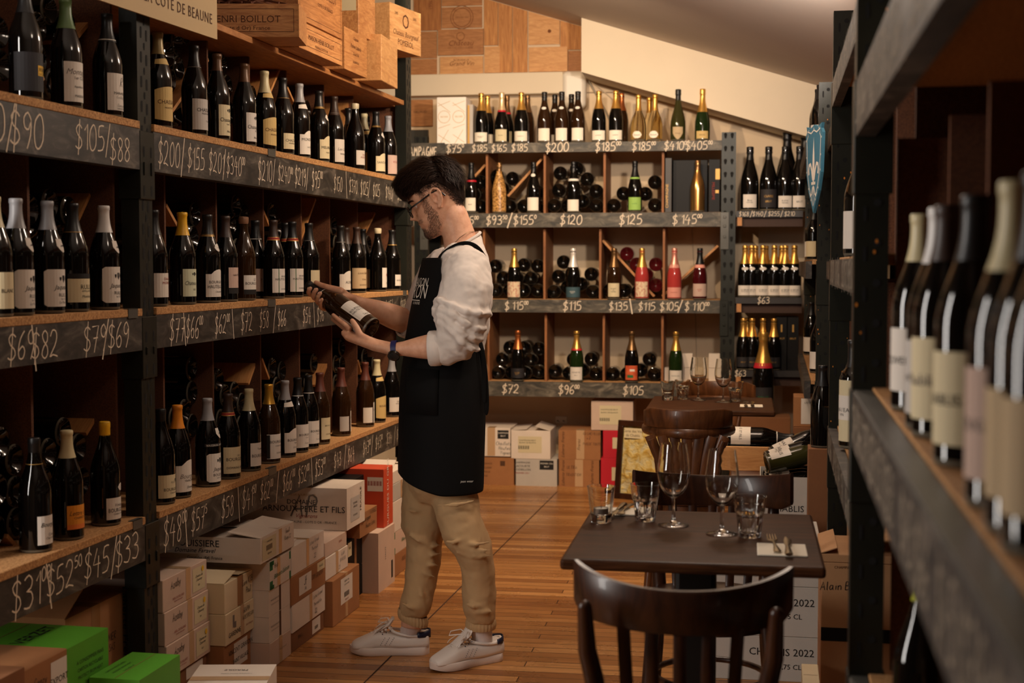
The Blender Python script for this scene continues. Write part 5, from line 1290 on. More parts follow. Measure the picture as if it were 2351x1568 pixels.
CAPS['lime'] = plain('capsule_lime', rgb(190, 196, 30), 0.4)
bottle(RF.M @ Matrix.Translation((p.x, max(p.y, .08), RA_Z[2] + .0008)), 'burgundy', M_GL_BLACK, 'lime', 'cap', .25, 'lime-capped bottle on the low near right shelf, under the chalked beam', 'wine bottle', 'bottles on the low near right shelf', [LB('white', .03, .11, 60, turn=10)], seg=40)
for k, (dx, w_) in enumerate(((.10, 'nearest the post'), (.21, 'second from the post'), (.33, 'third from the post'))):
    bottle(RF.M @ Matrix.Translation((dx, .10, RA_Z[0] + .0008)), 'burgundy', M_GL_BLACK, 'black', 'cap', .225, f'bottle with cream label high on the right rack, {w_}', 'wine bottle', 'bottles high on the near right shelf', [LB('cream', .02, .12, 75, turn=20)], seg=32)
# bottles between the farther posts of the right rack
RSP = [ # x, y, shelf list, index, shape, capsule, labels, words
 (-1.42, .075, RB_Z, 2, 'bordeaux', [('cream', .02, .19, 80, dict(ang=-pi / 2 + .6, text=';.03|CHATEAU;.012|VIN;.008|;.03', accents=(('band', PAPER['white'], .35, .75, -1, 1),)))], 'straw-labelled bottle glimpsed between the two nearest right posts'),
 (-1.30, .080, RB_Z, 1, 'burgundy', [('white', .02, .12, 75, dict(ang=-pi / 2 + .6))], 'white-labelled bottle glimpsed above the straw-labelled one on the right rack'),
 (-5.62, .058, RB_Z, 1, 'burgundy', [('white', .02, .105, 75, dict(ang=-pi / 2 + .5))], 'left white-labelled bottle below the blue shield sign'),
 (-5.46, .062, RB_Z, 1, 'burgundy', [('cream', .02, .105, 75, dict(ang=-pi / 2 + .5))], 'right white-labelled bottle below the blue shield sign'),
 (-5.55, .055, RB_Z, 2, 'burgundy', [('white', .02, .1, 75, dict(ang=-pi / 2 + .5))], 'left bottle on the low shelf under the blue shield sign'),
 (-4.20, .060, RB_Z, 2, 'burgundy', [('white', .02, .1, 75, dict(ang=-pi / 2 + .5))], 'right bottle on the low shelf under the blue shield sign'),
 (-4.70, .056, RB_Z, 0, 'burgundy', [('white', .02, .1, 75, dict(ang=-pi / 2 + .5))], 'left bottle on the high shelf just above the blue shield sign'),
 (-4.52, .060, RB_Z, 0, 'burgundy', [('white', .02, .1, 75, dict(ang=-pi / 2 + .5))], 'right bottle on the high shelf just above the blue shield sign'),
]
for (x, y, zs, i, shape, labs, words_) in RSP:
    bottle(RF.M @ Matrix.Translation((x, y, zs[i] + .0008)), shape, M_GL_BLACK, 'black', 'cap', .225, words_, 'wine bottle', 'bottles on the far right shelves', labs)
# ------------------------------------------------------------------ cartons
def carton(frame, x0, x1, y0, y1, z0, z1, mat, label, texts=(), patches=(), tapes=(), flaps=(), cat='carton', group=None, name='carton', blocks=(), seam=True):
    """box in a frame. texts: (face, words, size, fx, fz, ink, kind, rot); patches: (face, fx0, fx1, fz0, fz1, material, words);
    tapes: (face, fx, width, material); flaps: (edge, length, angle); blocks: flat printed areas like patches but part of the print"""
    cx, cy = (x0 + x1) / 2, (y0 + y1) / 2
    hx, hy, h = (x1 - x0) / 2, (y1 - y0) / 2, z1 - z0
    M = frame.M @ Matrix.Translation((cx, cy, z0))
    mats = [mat]
    def mi(m):
        if m not in mats: mats.append(m)
        return mats.index(m)
    def face_pt(face, fx, fz, e=.0007):
        if face == 'front': return (-hx + 2 * hx * fx, -hy - e, h * fz)
        if face == 'left': return (-hx - e, hy - 2 * hy * fx, h * fz)
        if face == 'right': return (hx + e, -hy + 2 * hy * fx, h * fz)
        return (-hx + 2 * hx * fx, -hy + 2 * hy * fz, h + e)
    mb = MB(); mb.box(-hx, hx, -hy, hy, 0, h)
    for (face, a, b, c, d, m) in blocks:
        mb.add([face_pt(face, a, c, .0004), face_pt(face, b, c, .0004), face_pt(face, b, d, .0004), face_pt(face, a, d, .0004)], [(0, 1, 2, 3)], mi(m))
    if seam and not flaps:
        w = .0012
        mb.quad((-hx + .004, -w, h + .0005), (hx - .004, -w, h + .0005), (hx - .004, w, h + .0005), (-hx + .004, w, h + .0005), mi(M_CARDD))
    for t in texts:
        face, s, size, fx, fz = t[:5]; ink = t[5] if len(t) > 5 else M_INK; kind = t[6] if len(t) > 6 else 'print'; rot = t[7] if len(t) > 7 else 0
        tt = hand2d(s, size, .09, slant=.15) if kind == 'hand' else text2d(s, size * 1.35, shear=.35 if kind == 'italic' else 0, align='c')
        p = face_pt(face, fx, fz, .0012)
        put_flat(mb, tt, *p, mi(ink), axis=face, rot=rot)
    o = mb.build(name, mats, M=M)
    bevel(o, .002, 1)
    for (face, a, b, c, d, m, words_) in patches:
        pm = MB(); pm.add([face_pt(face, a, c, .0009), face_pt(face, b, c, .0009), face_pt(face, b, d, .0009), face_pt(face, a, d, .0009)], [(0, 1, 2, 3)], 0)
        pmats = [m]
        for (s, size, fx, fz, ink, *kr) in words_:
            if ink not in pmats: pmats.append(ink)
            kk = kr[0] if kr else 'print'; rr = kr[1] if len(kr) > 1 else 0
            p = face_pt(face, a + (b - a) * fx, c + (d - c) * fz, .0014)
            if kk == 'bars':
                n = 14; W = size * 3.2
                for q in range(n):
                    bw = W / n * (.35 if q % 3 else .7); xq = -W / 2 + W * q / n
                    put_flat(pm, ([(xq, 0), (xq + bw, 0), (xq + bw, size), (xq, size)], [(0, 1, 2, 3)]), *p, pmats.index(ink), axis=face)
            else:
                tt = hand2d(s, size, .1, slant=.15) if kk == 'hand' else text2d(s, size * 1.35, shear=.35 if kk == 'italic' else 0)
                put_flat(pm, tt, *p, pmats.index(ink), axis=face, rot=rr)
        pm.build('shipping_label', pmats, o)
    for (face, fx, w, m) in tapes:
        pm = MB()
        if face == 'front':
            xm = -hx + 2 * hx * fx
            pm.quad((xm - w / 2, -hy - .0006, h * .02), (xm + w / 2, -hy - .0006, h * .02), (xm + w / 2, -hy - .0006, h + .0006), (xm - w / 2, -hy - .0006, h + .0006))
            pm.quad((xm - w / 2, -hy - .0006, h + .0008), (xm + w / 2, -hy - .0006, h + .0008), (xm + w / 2, -hy + min(.08, hy), h + .0008), (xm - w / 2, -hy + min(.08, hy), h + .0008))
        else:
            ym = -hy + 2 * hy * fx
            pm.quad((-hx, ym - w / 2, h + .0008), (hx, ym - w / 2, h + .0008), (hx, ym + w / 2, h + .0008), (-hx, ym + w / 2, h + .0008))
        pm.build('packing_tape', m, o)
    for (edge, L, ang) in flaps:
        pm = MB(); c, s = L * cos(radians(ang)), L * sin(radians(ang)); th = .003
        if edge == 'front': pm.prism([(-hy, 0), (-hy + c, s), (-hy + c - th * sin(radians(ang)), s + th), (-hy, th)], -hx + .002, hx - .002, 0, Matrix.Translation((0, 0, h)) @ Matrix.Rotation(pi / 2, 4, 'Z') @ Matrix.Scale(1, 4))
        elif edge == 'left': pm.prism([(-hx, 0), (-hx + c, s), (-hx + c, s + th), (-hx, th)], -hy + .002, hy - .002, 0, Matrix.Translation((0, 0, h)))
        else: pm.prism([(hx, 0), (hx - c, s), (hx - c, s + th), (hx, th)], -hy + .002, hy - .002, 0, Matrix.Translation((0, 0, h)))
        pm.build('flap', mat, o)
    return tag(o, label, cat, group)
LY = -.12
def lx(u, z, y=LY): return LF.x_at(u, y, z)
GL = 'wine cartons stacked under the left rack'
cu = lambda n: [('front', 'Azaby' if n else '', .024, .28, .62, M_INK, 'hand', .05), ('front', 'SARL DUVILLARD', .008, .33, .24, M_INKR), ('front', 'Vignoble de Bourgogne', .005, .33, .16, M_INKR)]
cp = [('front', .66, .95, .12, .88, PAPER['cream'], [('Chateau de', .009, .5, .58, M_INK, 'italic'), ('Chamirey', .009, .5, .42, M_INK, 'italic'), ('2021', .006, .5, .2, M_INK)])]
YA = -.008
A0, A1 = max(lx(373, .4, YA), PX1 + .006), lx(474.5, .4, YA)
for k, (z0, z1, w_) in enumerate(((.338, .438, 'topmost of the column beside the steel post'), (.235, .337, 'second from the top beside the steel post'), (.130, .234, 'third from the top beside the steel post'))):
    o = carton(LF, A0 + .002 * k, A1 + .002 * k, YA - .004 * k, YA + .36, z0, z1, M_CARDP, f'pinkish carton with scrawled name, {w_}', cu(1), cp, [('front', .56, .035, M_TAPEC)], (), group=GL)
    hw, yb = (A1 - A0) / 2, -(.36 + .004 * k) / 2
    pm = MB(); pm.add([(hw * .78 + .009 * cos(t * pi / 6), yb - .0022, .078 + .009 * sin(t * pi / 6)) for t in range(12)], [tuple(range(12))]); pm.build('price_sticker', M_INKY, o)
carton(LF, A0, A1 - .01, YA, YA + .36, .066, .129, M_CARDD, 'brown carton under the three scrawled pinkish ones, beside the steel post', [], [('front', .5, .9, .3, .9, PAPER['white'], [('', .01, .5, .5, M_INKG)])], group=GL)
carton(LF, A0, A1 - .01, YA, YA + .36, .0, .065, M_CARDD, 'brown carton at floor level beside the steel post', group=GL)
YB = -.06
B0, B1 = max(lx(480, .3, YB), A1 + .012), lx(577, .3, YB)
carton(LF, B0, B1, YB - .004, YB + .38, .253, .352, M_CARDC, 'cream carton with one flap sticking up and felt-pen notes, second column', [('front', 'Cuve KTB', .020, .8, .62, M_INK, 'hand', .05), ('front', 'Paul', .020, .84, .30, M_INK, 'hand')], [], [('front', .55, .05, M_TAPE)], [('left', .10, 14), ('right', .12, 3)], group=GL)
carton(LF, B0, B1 + .003, YB - .007, YB + .38, .147, .252, M_CARDC, 'cream carton printed with a hare figure, under the one with the raised flap', [('front', 'GARENNE', .017, .3, .2, M_INK, 'print'), ('front', 'GRAPIN', .016, .72, .72, M_INK, 'hand'), ('front', 'W.DESPREAUX', .014, .78, .5, M_INK, 'hand'), ('front', 'SARL DUVILLARD', .006, .83, .25, M_INKR)], [], [('front', .58, .03, M_TAPEC)], group=GL,
       blocks=[('front', .24, .30, .45, .85, M_INKGREY), ('front', .29, .36, .42, .62, M_INKGREY)])
carton(LF, B0 + .002, B1 - .012, YB, YB + .38, .0, .146, M_CARD, 'brown carton with a large white printed label at the foot of the second column', [], [('front', .35, .86, .35, .92, PAPER['white'], [('VINCENT GIRARDIN', .017, .5, .62, M_INK), ('SAINT VILLAGE', .015, .5, .2, M_INK)])], group=GL)
C0, C1 = max(lx(581, .3), B1 + .008), lx(665, .3)
carton(LF, C0, C1, LY - .004, LY + .38, .278, .376, M_CARDW, 'white carton with stepped green corners and green script, third column', [('front', 'Billecart-Salmon', .017, .55, .36, M_INKG, 'italic', .05), ('front', 'Brut', .016, .3, .72, M_INK, 'hand')], [], [('front', .42, .03, M_TAPEC)], group=GL,
       blocks=[('front', 0, .14, .68, 1, M_INKG), ('front', 0, .2, .84, 1, M_INKG), ('front', 0, .14, 0, .3, M_INKG), ('front', 0, .2, 0, .14, M_INKG), ('front', .93, 1, .72, 1, M_INKG), ('front', .93, 1, 0, .28, M_INKG)])
for z0, z1, w_ in ((.184, .277, 'under the green-cornered carton'), (.094, .183, 'second below the green-cornered carton')):
    carton(LF, C0, C1, LY, LY + .38, z0, z1, M_CARDW, f'plain white carton with dark tape strip, {w_}', [('front', 'MAISON BLANCHE', .007, .27, .55, M_INKGREY), ('front', 'BOURGOGNE ALIGOTE', .005, .27, .4, M_INKGREY)], [], [('front', .52, .018, M_INKB)], group=GL)
carton(LF, C0, C1, LY - .003, LY + .38, .0, .093, M_CARDP, 'pinkish carton on the floor at the foot of the third column', [('front', 'VIN DE FRANCE', .007, .6, .5, M_INKGREY)], [], [('front', .5, .03, M_TAPEC)], group=GL)
# long white carton lying on the third and second columns
xb0, xb1 = lx(594, .42), lx(671, .42)
carton(LF, xb0, xb1, LY - .006, LY + .52, .388, .474, M_CARDW, 'white carton with an engraved-house label, lying across the stacks with a lifted flap', [('left', 'LA BOUISSIERE', .024, .52, .62, M_INK), ('left', 'Domaine Faravel', .016, .55, .38, M_INK, 'italic'), ('left', 'Gigondas (84) France', .011, .62, .12, M_INK), ('front', 'Gouill', .016, .8, .72, M_INK, 'hand'), ('front', 'Rouge 22', .014, .8, .45, M_INK, 'hand')],
       [('front', .05, .45, .08, .92, PAPER['cream'], [('LA BOUISSIERE', .006, .5, .78, M_INK), ('Gigondas', .008, .5, .2, M_INK, 'italic'), ('', .018, .5, .4, M_INKB, 'bars')])], [('front', .58, .03, M_TAPEC)], [('front', .12, 8), ('right', .16, 2)], group=GL)
D0, D1 = lx(668, .3), lx(742, .3)
carton(LF, D0, D1, LY - .003, LY + .38, .28, .383, M_CARDW, 'white carton with felt-pen notes, top of the fourth column beside the engraved-house carton', [('front', 'Latour Giraud', .015, .68, .74, M_INK, 'hand', .05), ('front', 'Meursault', .014, .7, .5, M_INK, 'hand'), ('front', '22', .018, .7, .18, M_INK, 'hand')], [], [('front', .48, .03, M_TAPEC)], [('left', .06, 20)], group=GL)
carton(LF, D0 - .01, D1 + .008, LY - .006, LY + .38, .174, .279, M_CARD, 'brown carton with a white sketch label and pale tag, fourth column', [('front', 'DOM GIRARDIN', .018, .74, .45, M_INK, 'hand')], [('front', .2, .56, .18, .82, PAPER['white'], [('Jf', .03, .5, .45, M_INK, 'hand'), ('Fils', .012, .5, .15, M_INK, 'italic')]), ('front', .74, .97, .62, .93, PAPER['cream'], [('FRAGILE', .009, .5, .4, M_INK)])], group=GL)
carton(LF, D0, D1 + .006, LY - .004, LY + .38, .072, .173, M_CARDW, 'white carton with felt-pen notes, under the sketch-label carton', [('front', 'Latour Giraud', .015, .76, .74, M_INK, 'hand', .05), ('front', 'Meursault 1er', .013, .76, .46, M_INK, 'hand'), ('front', '22', .018, .7, .15, M_INK, 'hand')], [], [('front', .55, .03, M_TAPEC)], group=GL)
carton(LF, D0, D1, LY, LY + .38, .0, .071, M_CARDD, 'dark brown low carton on the floor at the foot of the fourth column', [('front', 'SEROL', .014, .25, .5, M_INKB)], [('front', .62, .88, .15, .9, PAPER['white'], [('', .012, .5, .25, M_INK, 'bars')])], group=GL)
E0, E1 = lx(746, .25), lx(796, .25)
carton(LF, E0 + .002, E1, LY, LY + .38, .268, .326, M_CARDP, 'pinkish carton under the big white crest carton, fifth column', [('front', 'BLANC', .01, .7, .5, M_INKR)], group=GL)
carton(LF, E0, E1 + .006, LY - .003, LY + .38, .18, .267, M_CARDW, 'white carton with felt-pen notes, fifth column above the torn brown one', [('front', 'ALAIN', .014, .75, .7, M_INK, 'hand'), ('front', 'GRAND CRU', .013, .75, .45, M_INK, 'hand'), ('front', '21', .016, .6, .15, M_INK, 'hand')], [], [('front', .5, .03, M_TAPEC)], group=GL)
carton(LF, E0 + .003, lx(809, .1), LY - .03, LY + .38, .0, .179, M_CARD, 'torn brown carton with a barcode label, on the floor where the stack turns', [], [('front', .28, .72, .35, .92, PAPER['white'], [('', .02, .5, .22, M_INK, 'bars'), ('GRAND VIN', .008, .5, .8, M_INK), ('DE BOURGOGNE', .006, .5, .68, M_INK), ('PRODUCE', .007, .5, .08, M_INKR)])], [('front', .5, .03, M_TAPEC)], group=GL)
# big white carton with a printed crest, turned out on top of the stack
F0, F1 = lx(793, .41), lx(834, .41)
carton(LF, F0, F1, LY - .006, LY + .50, .328, .498, M_CARDW, 'big white carton with ornate monogram and printed name on its side, topmost at the rack', [('left', 'VINS DE BOURGOGNE', .009, .62, .80, M_INKGOLD), ('left', 'DOMAINE', .020, .62, .60, M_INK), ('left', 'ARNOUX PERE ET FILS', .026, .64, .42, M_INK), ('left', 'Vignerons', .017, .66, .28, M_INKR, 'italic'), ('left', 'CHOREY-LES-BEAUNE - COTE D OR - FRANCE', .010, .64, .15, M_INK), ('left', 'AP', .085, .64, .30, M_INKGREY, 'hand'), ('front', 'FRAGILE', .02, .8, .6, M_INK, 'print', pi / 2)],
       [('front', .2, .7, .15, .72, PAPER['grey'], [('DOMAINE', .009, .5, .7, M_INK), ('ARNOUX', .009, .5, .55, M_INK), ('VIN ROUGE', .008, .5, .2, M_INK)])], group=GL)
# dark cartons and the red one farther along
H0, H1 = lx(848, .12), lx(886, .12)
G0, G1 = lx(812, .3), H0 + .016
carton(LF, G0, G1 - .02, LY + .03, LY + .42, .0, .128, M_BLACKBOX, 'black carton on the floor behind the torn brown one', group=GL)
carton(LF, G0, G1 - .02, LY + .03, LY + .42, .129, .258, M_BLACKBOX, 'black carton with a small cream label, above another black one', [], [('front', .06, .3, .5, .95, PAPER['cream'], [('VIN', .012, .5, .5, M_INK)])], [('front', .55, .03, M_TAPE)], group=GL)
carton(LF, lx(826, .31), lx(866, .4) - .006, LY + .0, LY + .42, .259, .36, M_CARD, 'brown carton scrawled with notes, beside the red carton', [('front', 'Bourgogne', .022, .4, .6, M_INK, 'hand'), ('front', 'Hautes Cotes', .02, .6, .3, M_INK, 'hand'), ('front', 'FAVERGES', .018, .76, .78, M_INK, 'hand')], group=GL)
carton(LF, lx(836, .42), lx(866, .42), LY + .06, LY + .42, .361, .49, M_BLACKBOX, 'black carton behind the big crest carton', group=GL)
H0, H1 = lx(848, .12), lx(886, .12)
carton(LF, H0, H1, LY - .04, LY + .35, .0, .258, M_CARDP, 'tall pinkish carton on the floor just left of the trouser leg, under the red one', [('front', 'HAUT', .016, .45, .6, M_INKGREY, 'print', pi / 2)], [], group=GL, blocks=[('front', .78, .88, .1, .4, M_INK)])
carton(LF, lx(866, .4), lx(887, .4), LY - .03, LY + .38, .259, .515, M_RED, 'tall red carton with a white radiating emblem and vertical name', [('front', 'MOURGUES DU GRES', .026, .5, .5, M_INKW, 'print', pi / 2)], [('left', .82, .99, .62, .86, M_INKW, [('', .02, .5, .4, M_INKR, 'bars')])], group=GL)
I0, I1 = lx(890, .15), lx(934, .15)
for z0, z1, m, w_, tx, bl in ((.0, .10, M_CARD, 'brown carton on the floor beside the trouser leg, right of the red one', [('front', 'ROUGE', .02, .6, .5, M_INKB, 'hand')], ()),
                              (.101, .20, M_CARDP, 'pinkish carton with green corners beside the trouser leg', [('front', 'Billecart', .017, .6, .4, M_INKG, 'italic')], [('front', 0, .16, .7, 1, M_INKG), ('front', 0, .16, 0, .3, M_INKG)]),
                              (.201, .34, M_CARDW, 'white carton above the green-cornered one beside the trouser leg', [], ()),
                              (.341, .42, M_CARDG, 'grey taped carton behind the trouser leg', [], ()),
                              (.421, .478, M_CARDW, 'white carton with a lifted flap, topmost behind the trouser leg', [('front', 'CUVEE', .014, .7, .5, M_INKR, 'print', pi / 2)], ())):
    carton(LF, I0, I1, LY - .02, LY + .36, z0, z1, m, w_, tx, blocks=bl, tapes=[('front', .5, .03, M_TAPEC)] if m is M_CARDG else [], flaps=[('left', .09, 28), ('right', .06, 5)] if z1 == .478 else [], group=GL)
# hidden dark carton behind the crest carton, on the far left of the upper stack
carton(LF, lx(560, .4), lx(636, .4), LY + .22, LY + .6, .38, .50, M_CARDD, 'brown carton in the dark behind the long white one', [('front', 'ET FILS', .02, .7, .6, M_INKB)], group=GL) if False else None
# white carton on the floor in front
GA = 'cartons on the floor at the left'
p = at_z(635, 1525, .20); p2 = at_z(464, 1520, .20)
FF = Frame((p.x, p.y), radians(1))
carton(FF, p2.x - p.x, 0, -.25, 0, 0, .20, M_CARDW, 'white carton standing on the floor in front, printed upside down on its lid', [('top', 'FRAGILE', .014, .52, .78, M_INK, 'print', pi), ('top', 'HANDLE WITH CARE', .007, .55, .62, M_INKGREY, 'print', pi)], [], [('top', .42, .04, M_TAPEC)], group=GA)
# green cartons and brown ones, left of the post
xg, zg = LF.xz_at(248, 1441, -.045); xe, ze = LF.xz_at(154, 1488, -.05); xt, zt_ = LF.xz_at(52, 1530, -.05)
carton(LF, xe + .004, xg, -.045, .42, 0, zg, M_GREEN, 'tall bright green carton with black print, left of the steel post', [('top', 'VERZET', .040, .5, .30, M_INK, 'print', 0), ('front', 'A CONSOMMER FRAIS', .011, .55, .86, M_INK), ('front', 'CARTON RECYCLABLE', .010, .55, .81, M_INK), ('front', 'PROTECT FROM HEAT', .010, .55, .76, M_INK), ('front', 'THIS SIDE UP', .010, .58, .71, M_INK)], blocks=[('front', 0, 1, .600, .606, M_INKG)], group=GA)
xa_, ya_ = LF.xy_at(413, 1503, .30); xb_, _ = LF.xy_at(335, 1563, .30)
carton(LF, xb_, xa_, ya_, -.05, 0, .30, M_GREEN, 'bright green carton in front of the steel post, lower of the two green ones', [('top', 'CARTON RECYCLABLE', .008, .4, .8, M_INK), ('top', 'PROTECT FROM HEAT', .008, .4, .66, M_INK), ('top', 'THIS SIDE UP', .008, .4, .52, M_INK)], group=GA)
xr2, zr2 = LF.xz_at(307, 1347, .085); zr2 = min(zr2, .50)
carton(LF, xg + .004, max(xr2, xg + .2), .085, .47, .20, zr2, M_CARD, 'tall brown carton with script print, standing behind the green ones against the post', [('front', 'Laherte Freres', .032, .82, .5, M_INK, 'italic', -pi / 2), ('front', 'CHAMPAGNE', .018, .94, .5, M_INKW, 'print', -pi / 2), ('front', 'VIN', .018, .1, .5, M_INKW, 'print', -pi / 2), ('front', 'TRES BRUGNIER', .022, .5, .42, M_INK, 'hand'), ('front', 'ULTRA. SAS', .02, .55, .28, M_INK, 'hand')], [], [('front', .42, .05, M_TAPE)], [('left', .12, 30)], group=GA)
carton(LF, xg + .004, max(xr2, xg + .2), .085, .47, 0, .199, M_CARDD, 'brown carton under the tall script-printed one', group=GA)
carton(LF, xt + .004, xe, -.05, .35, .0, ze, M_CARD, 'brown carton with a white EXPORT label, front left corner', [('front', 'Conzy', .022, .36, .86, M_INK, 'hand'), ('front', 'Pouilly', .022, .4, .78, M_INK, 'hand'), ('front', 'Loche', .022, .4, .70, M_INK, 'hand')], [('front', .60, .98, .72, .96, PAPER['white'], [('EXPORT', .018, .5, .4, M_INK)])], [], group=GA)
carton(LF, xt - .26, xt, -.055, .33, .0, zt_, M_CARDD, 'brown carton with a torn lid at the bottom left edge', [('front', 'Coteaux', .022, .7, .8, M_INK, 'hand')], [], group=GA)

# ---- cartons under the back rack
GB = 'cartons under the back rack'
def bcart(u0, u1, v0, v1, mat, label, texts=(), patches=(), tapes=(), flaps=(), depth=.3, y=.03, z0=None, **kw):
    a = BF.xz_at((u0 + u1) / 2, v0, y); b = BF.xz_at((u0 + u1) / 2, v1, y)
    zb = max(b[1], 0) if z0 is None else z0
    if zb < .02: zb = 0
    xa, xb = BF.x_at(u0, y, a[1]), BF.x_at(u1, y, a[1])
    return carton(BF, xa + .001, xb - .001, y, y + depth, zb, a[1], mat, label, texts, patches, tapes, flaps, group=GB, **kw)
zt1 = BF.xz_at(1230, 1050, .03)[1]
bcart(1068, 1180, 1050, 1119, M_CARD, 'brown carton with fine print on the floor behind the apron', [('front', 'PRODUIT DE FRANCE', .012, .3, .75, M_INKB), ('front', 'GRAND CRU CLASSE', .012, .3, .6, M_INKB), ('front', 'MIS EN BOUTEILLE', .012, .3, .45, M_INKB), ('front', 'AU DOMAINE', .012, .3, .3, M_INKB)], blocks=[('front', .72, .82, .7, .88, M_INKB)])
bcart(1074, 1172, 982, 1049.3, M_CARDW, 'white carton with a black sticker and handwriting, upper left of the pile', [('front', 'Chaillots', .022, .84, .40, M_INK, 'hand'), ('front', 'Hautes', .022, .86, .24, M_INK, 'hand'), ('front', 'Vignes', .022, .88, .08, M_INK, 'hand')], [('front', .70, .96, .62, .92, M_INK, [('CHAMPAGNE', .010, .5, .6, M_INKW), ('BRUT', .010, .5, .25, M_INKW)])], [('front', .55, .05, M_TAPEC)], z0=zt1 + .001)
bcart(1184, 1279, 1054.5, 1119, M_CARDG, 'white carton printed with a stacked name, on the floor under the crumpled one', [('front', 'CHAMPAGNE', .012, .16, .84, M_INK), ('front', 'LACOURTE', .014, .16, .70, M_INK), ('front', 'GODBILLON', .014, .16, .57, M_INK), ('front', 'PREMIER CRU', .011, .16, .45, M_INKR)], [('front', .58, .92, .62, .96, M_INK, [('PREMIER CRU', .010, .5, .6, M_INKW), ('BRUT', .010, .5, .25, M_INKW)])])
zt2 = BF.xz_at(1230, 1054.5, .03)[1]
bcart(1173, 1264, 989, 1054, M_CARDW, 'crumpled white carton with a barcode label, upper middle of the pile', [], [('front', .18, .78, .22, .8, PAPER['cream'], [('', .022, .25, .22, M_INK, 'bars'), ('CHAMPAGNE BRUT', .009, .4, .72, M_INK), ('BLANC DE BLANCS', .009, .4, .58, M_INK)])], [], [('right', .10, 16), ('left', .10, 5)], z0=zt2 + .001)
zt3 = BF.xz_at(1330, 1055.5, .03)[1]
bcart(1283, 1376, 1055.5, 1121, M_CARD, 'lower of the two brown script-printed cartons beside the red ones', [('front', 'Laherte Freres', .02, .14, .5, M_INKB, 'italic', pi / 2), ('front', 'Laherte Freres', .02, .86, .5, M_INKB, 'italic', pi / 2), ('front', 'ULTRA', .02, .32, .66, M_INK, 'hand'), ('front', 'TRADITION', .018, .36, .4, M_INK, 'hand')], [], [('front', .5, .05, M_TAPEC)])
bcart(1282, 1379, 988, 1054.5, M_CARD, 'upper of the two brown script-printed cartons beside the red ones', [('front', 'Laherte Freres', .02, .14, .5, M_INKB, 'italic', pi / 2), ('front', 'Freres', .02, .52, .5, M_INKB, 'italic', pi / 2), ('front', 'GD CHEVILLON', .016, .8, .85, M_INK, 'hand'), ('front', 'x 2', .016, .72, .7, M_INK, 'hand'), ('front', 'PUISSE TOUTE', .016, .8, .5, M_INK, 'hand')], [], [('front', .52, .05, M_TAPEC)], z0=zt3 + .001)
zt4 = BF.xz_at(1395, 1052.5, .03)[1]
bcart(1379, 1436, 1052.5, 1122, M_CRIMSON, 'lower crimson carton beside the framed map', [], [('front', .45, .9, .25, .7, PAPER['cream'], [])])
zt5 = BF.xz_at(1395, 988.5, .03)[1]
bcart(1384, 1440, 988.5, 1052, M_CRIMSON, 'upper crimson carton beside the framed map', [], [('front', .4, .9, .35, .75, PAPER['cream'], [])], z0=zt4 + .001)
bcart(1357, 1454, 921, 988, M_CARDP, 'pinkish carton with a barcode label on top of the crimson ones', [], [('front', .2, .72, .2, .85, PAPER['cream'], [('', .02, .25, .18, M_INK, 'bars'), ('CHAMPAGNE BRUT', .009, .45, .75, M_INK), ('BLANC DE BLANCS', .009, .45, .6, M_INK)])], z0=zt5 + .001)
# small white boxes on the lowest back shelf
for (u0, u1, v0, v1, w_) in ((1525, 1546, 843, 878, 'small white box left of the green bottle, lowest back shelf'), (1566, 1590, 846, 879, 'lower of two small white boxes right of the green bottle'), (1627, 1653, 846, 879, 'lower of two small white boxes beside the key-hole post')):
    a = BF.xz_at(u0, v0, .12); xa, xb = BF.x_at(u0, .12, a[1]), BF.x_at(u1, .12, a[1])
    carton(BF, xa, xb, .12, .12 + .085, B_Z[3] + .0005, B_Z[3] + .088, M_CARDW, w_, seam=False, cat='box', name='small_box', group='small white boxes on the back rack')
    if 'lower' in w_:
        carton(BF, xa, xb, .12, .12 + .085, B_Z[3] + .0895, B_Z[3] + .177, M_CARDW, w_.replace('lower', 'upper'), seam=False, cat='box', name='small_box', group='small white boxes on the back rack', blocks=[])
# gift boxes
def gift(frame, u0, u1, y, d, zb, h, mat, label, texts=(), blocks=(), patches=()):
    xa, xb = frame.x_at(u0, y, zb + h / 2), frame.x_at(u1, y, zb + h / 2)
    return carton(frame, xa, xb, y, y + d, zb + .0005, zb + h, mat, label, texts, blocks=blocks, patches=patches, seam=False, cat='gift box', name='gift_box')
gift(BF, 1527, 1542, .06, .30, B_Z[1], .335, plain('giftbox_grey', rgb(58, 54, 52), .5), 'narrow grey gift box left of the gold bottle', [('front', 'CHAMPAGNE', .018, .5, .3, M_INKGOLD, 'print', pi / 2)])
gift(BF, 1545, 1624, .12, .25, B_Z[1], .325, M_BLACKBOX, 'wide black gift box standing behind the mirror gold bottle')
gift(BF, 1627, 1653, .08, .28, B_Z[1], .325, M_BLACKBOX, 'narrow black gift box with gilt shell by the post', [('front', 'MILLESIME', .018, .3, .4, M_INKR, 'print', -pi / 2)], [('front', .6, .98, .62, .82, M_INKGOLD), ('front', .6, .9, .36, .42, M_INKGOLD)])
g = gift(BF, 1003, 1070, .05, .22, B_Z[0], .295, plain('giftbox_white', rgb(246, 238, 226), .5), 'wide white gift box with gilt lines and circles, left end of the back rack', [('front', 'SELOSSE', .010, .25, .57, M_INKGOLD), ('front', 'SELOSSE', .010, .75, .57, M_INKGOLD)])
w2 = (BF.x_at(1070, .05, 2.3) - BF.x_at(1003, .05, 2.3)) / 2
gm_ = MB()
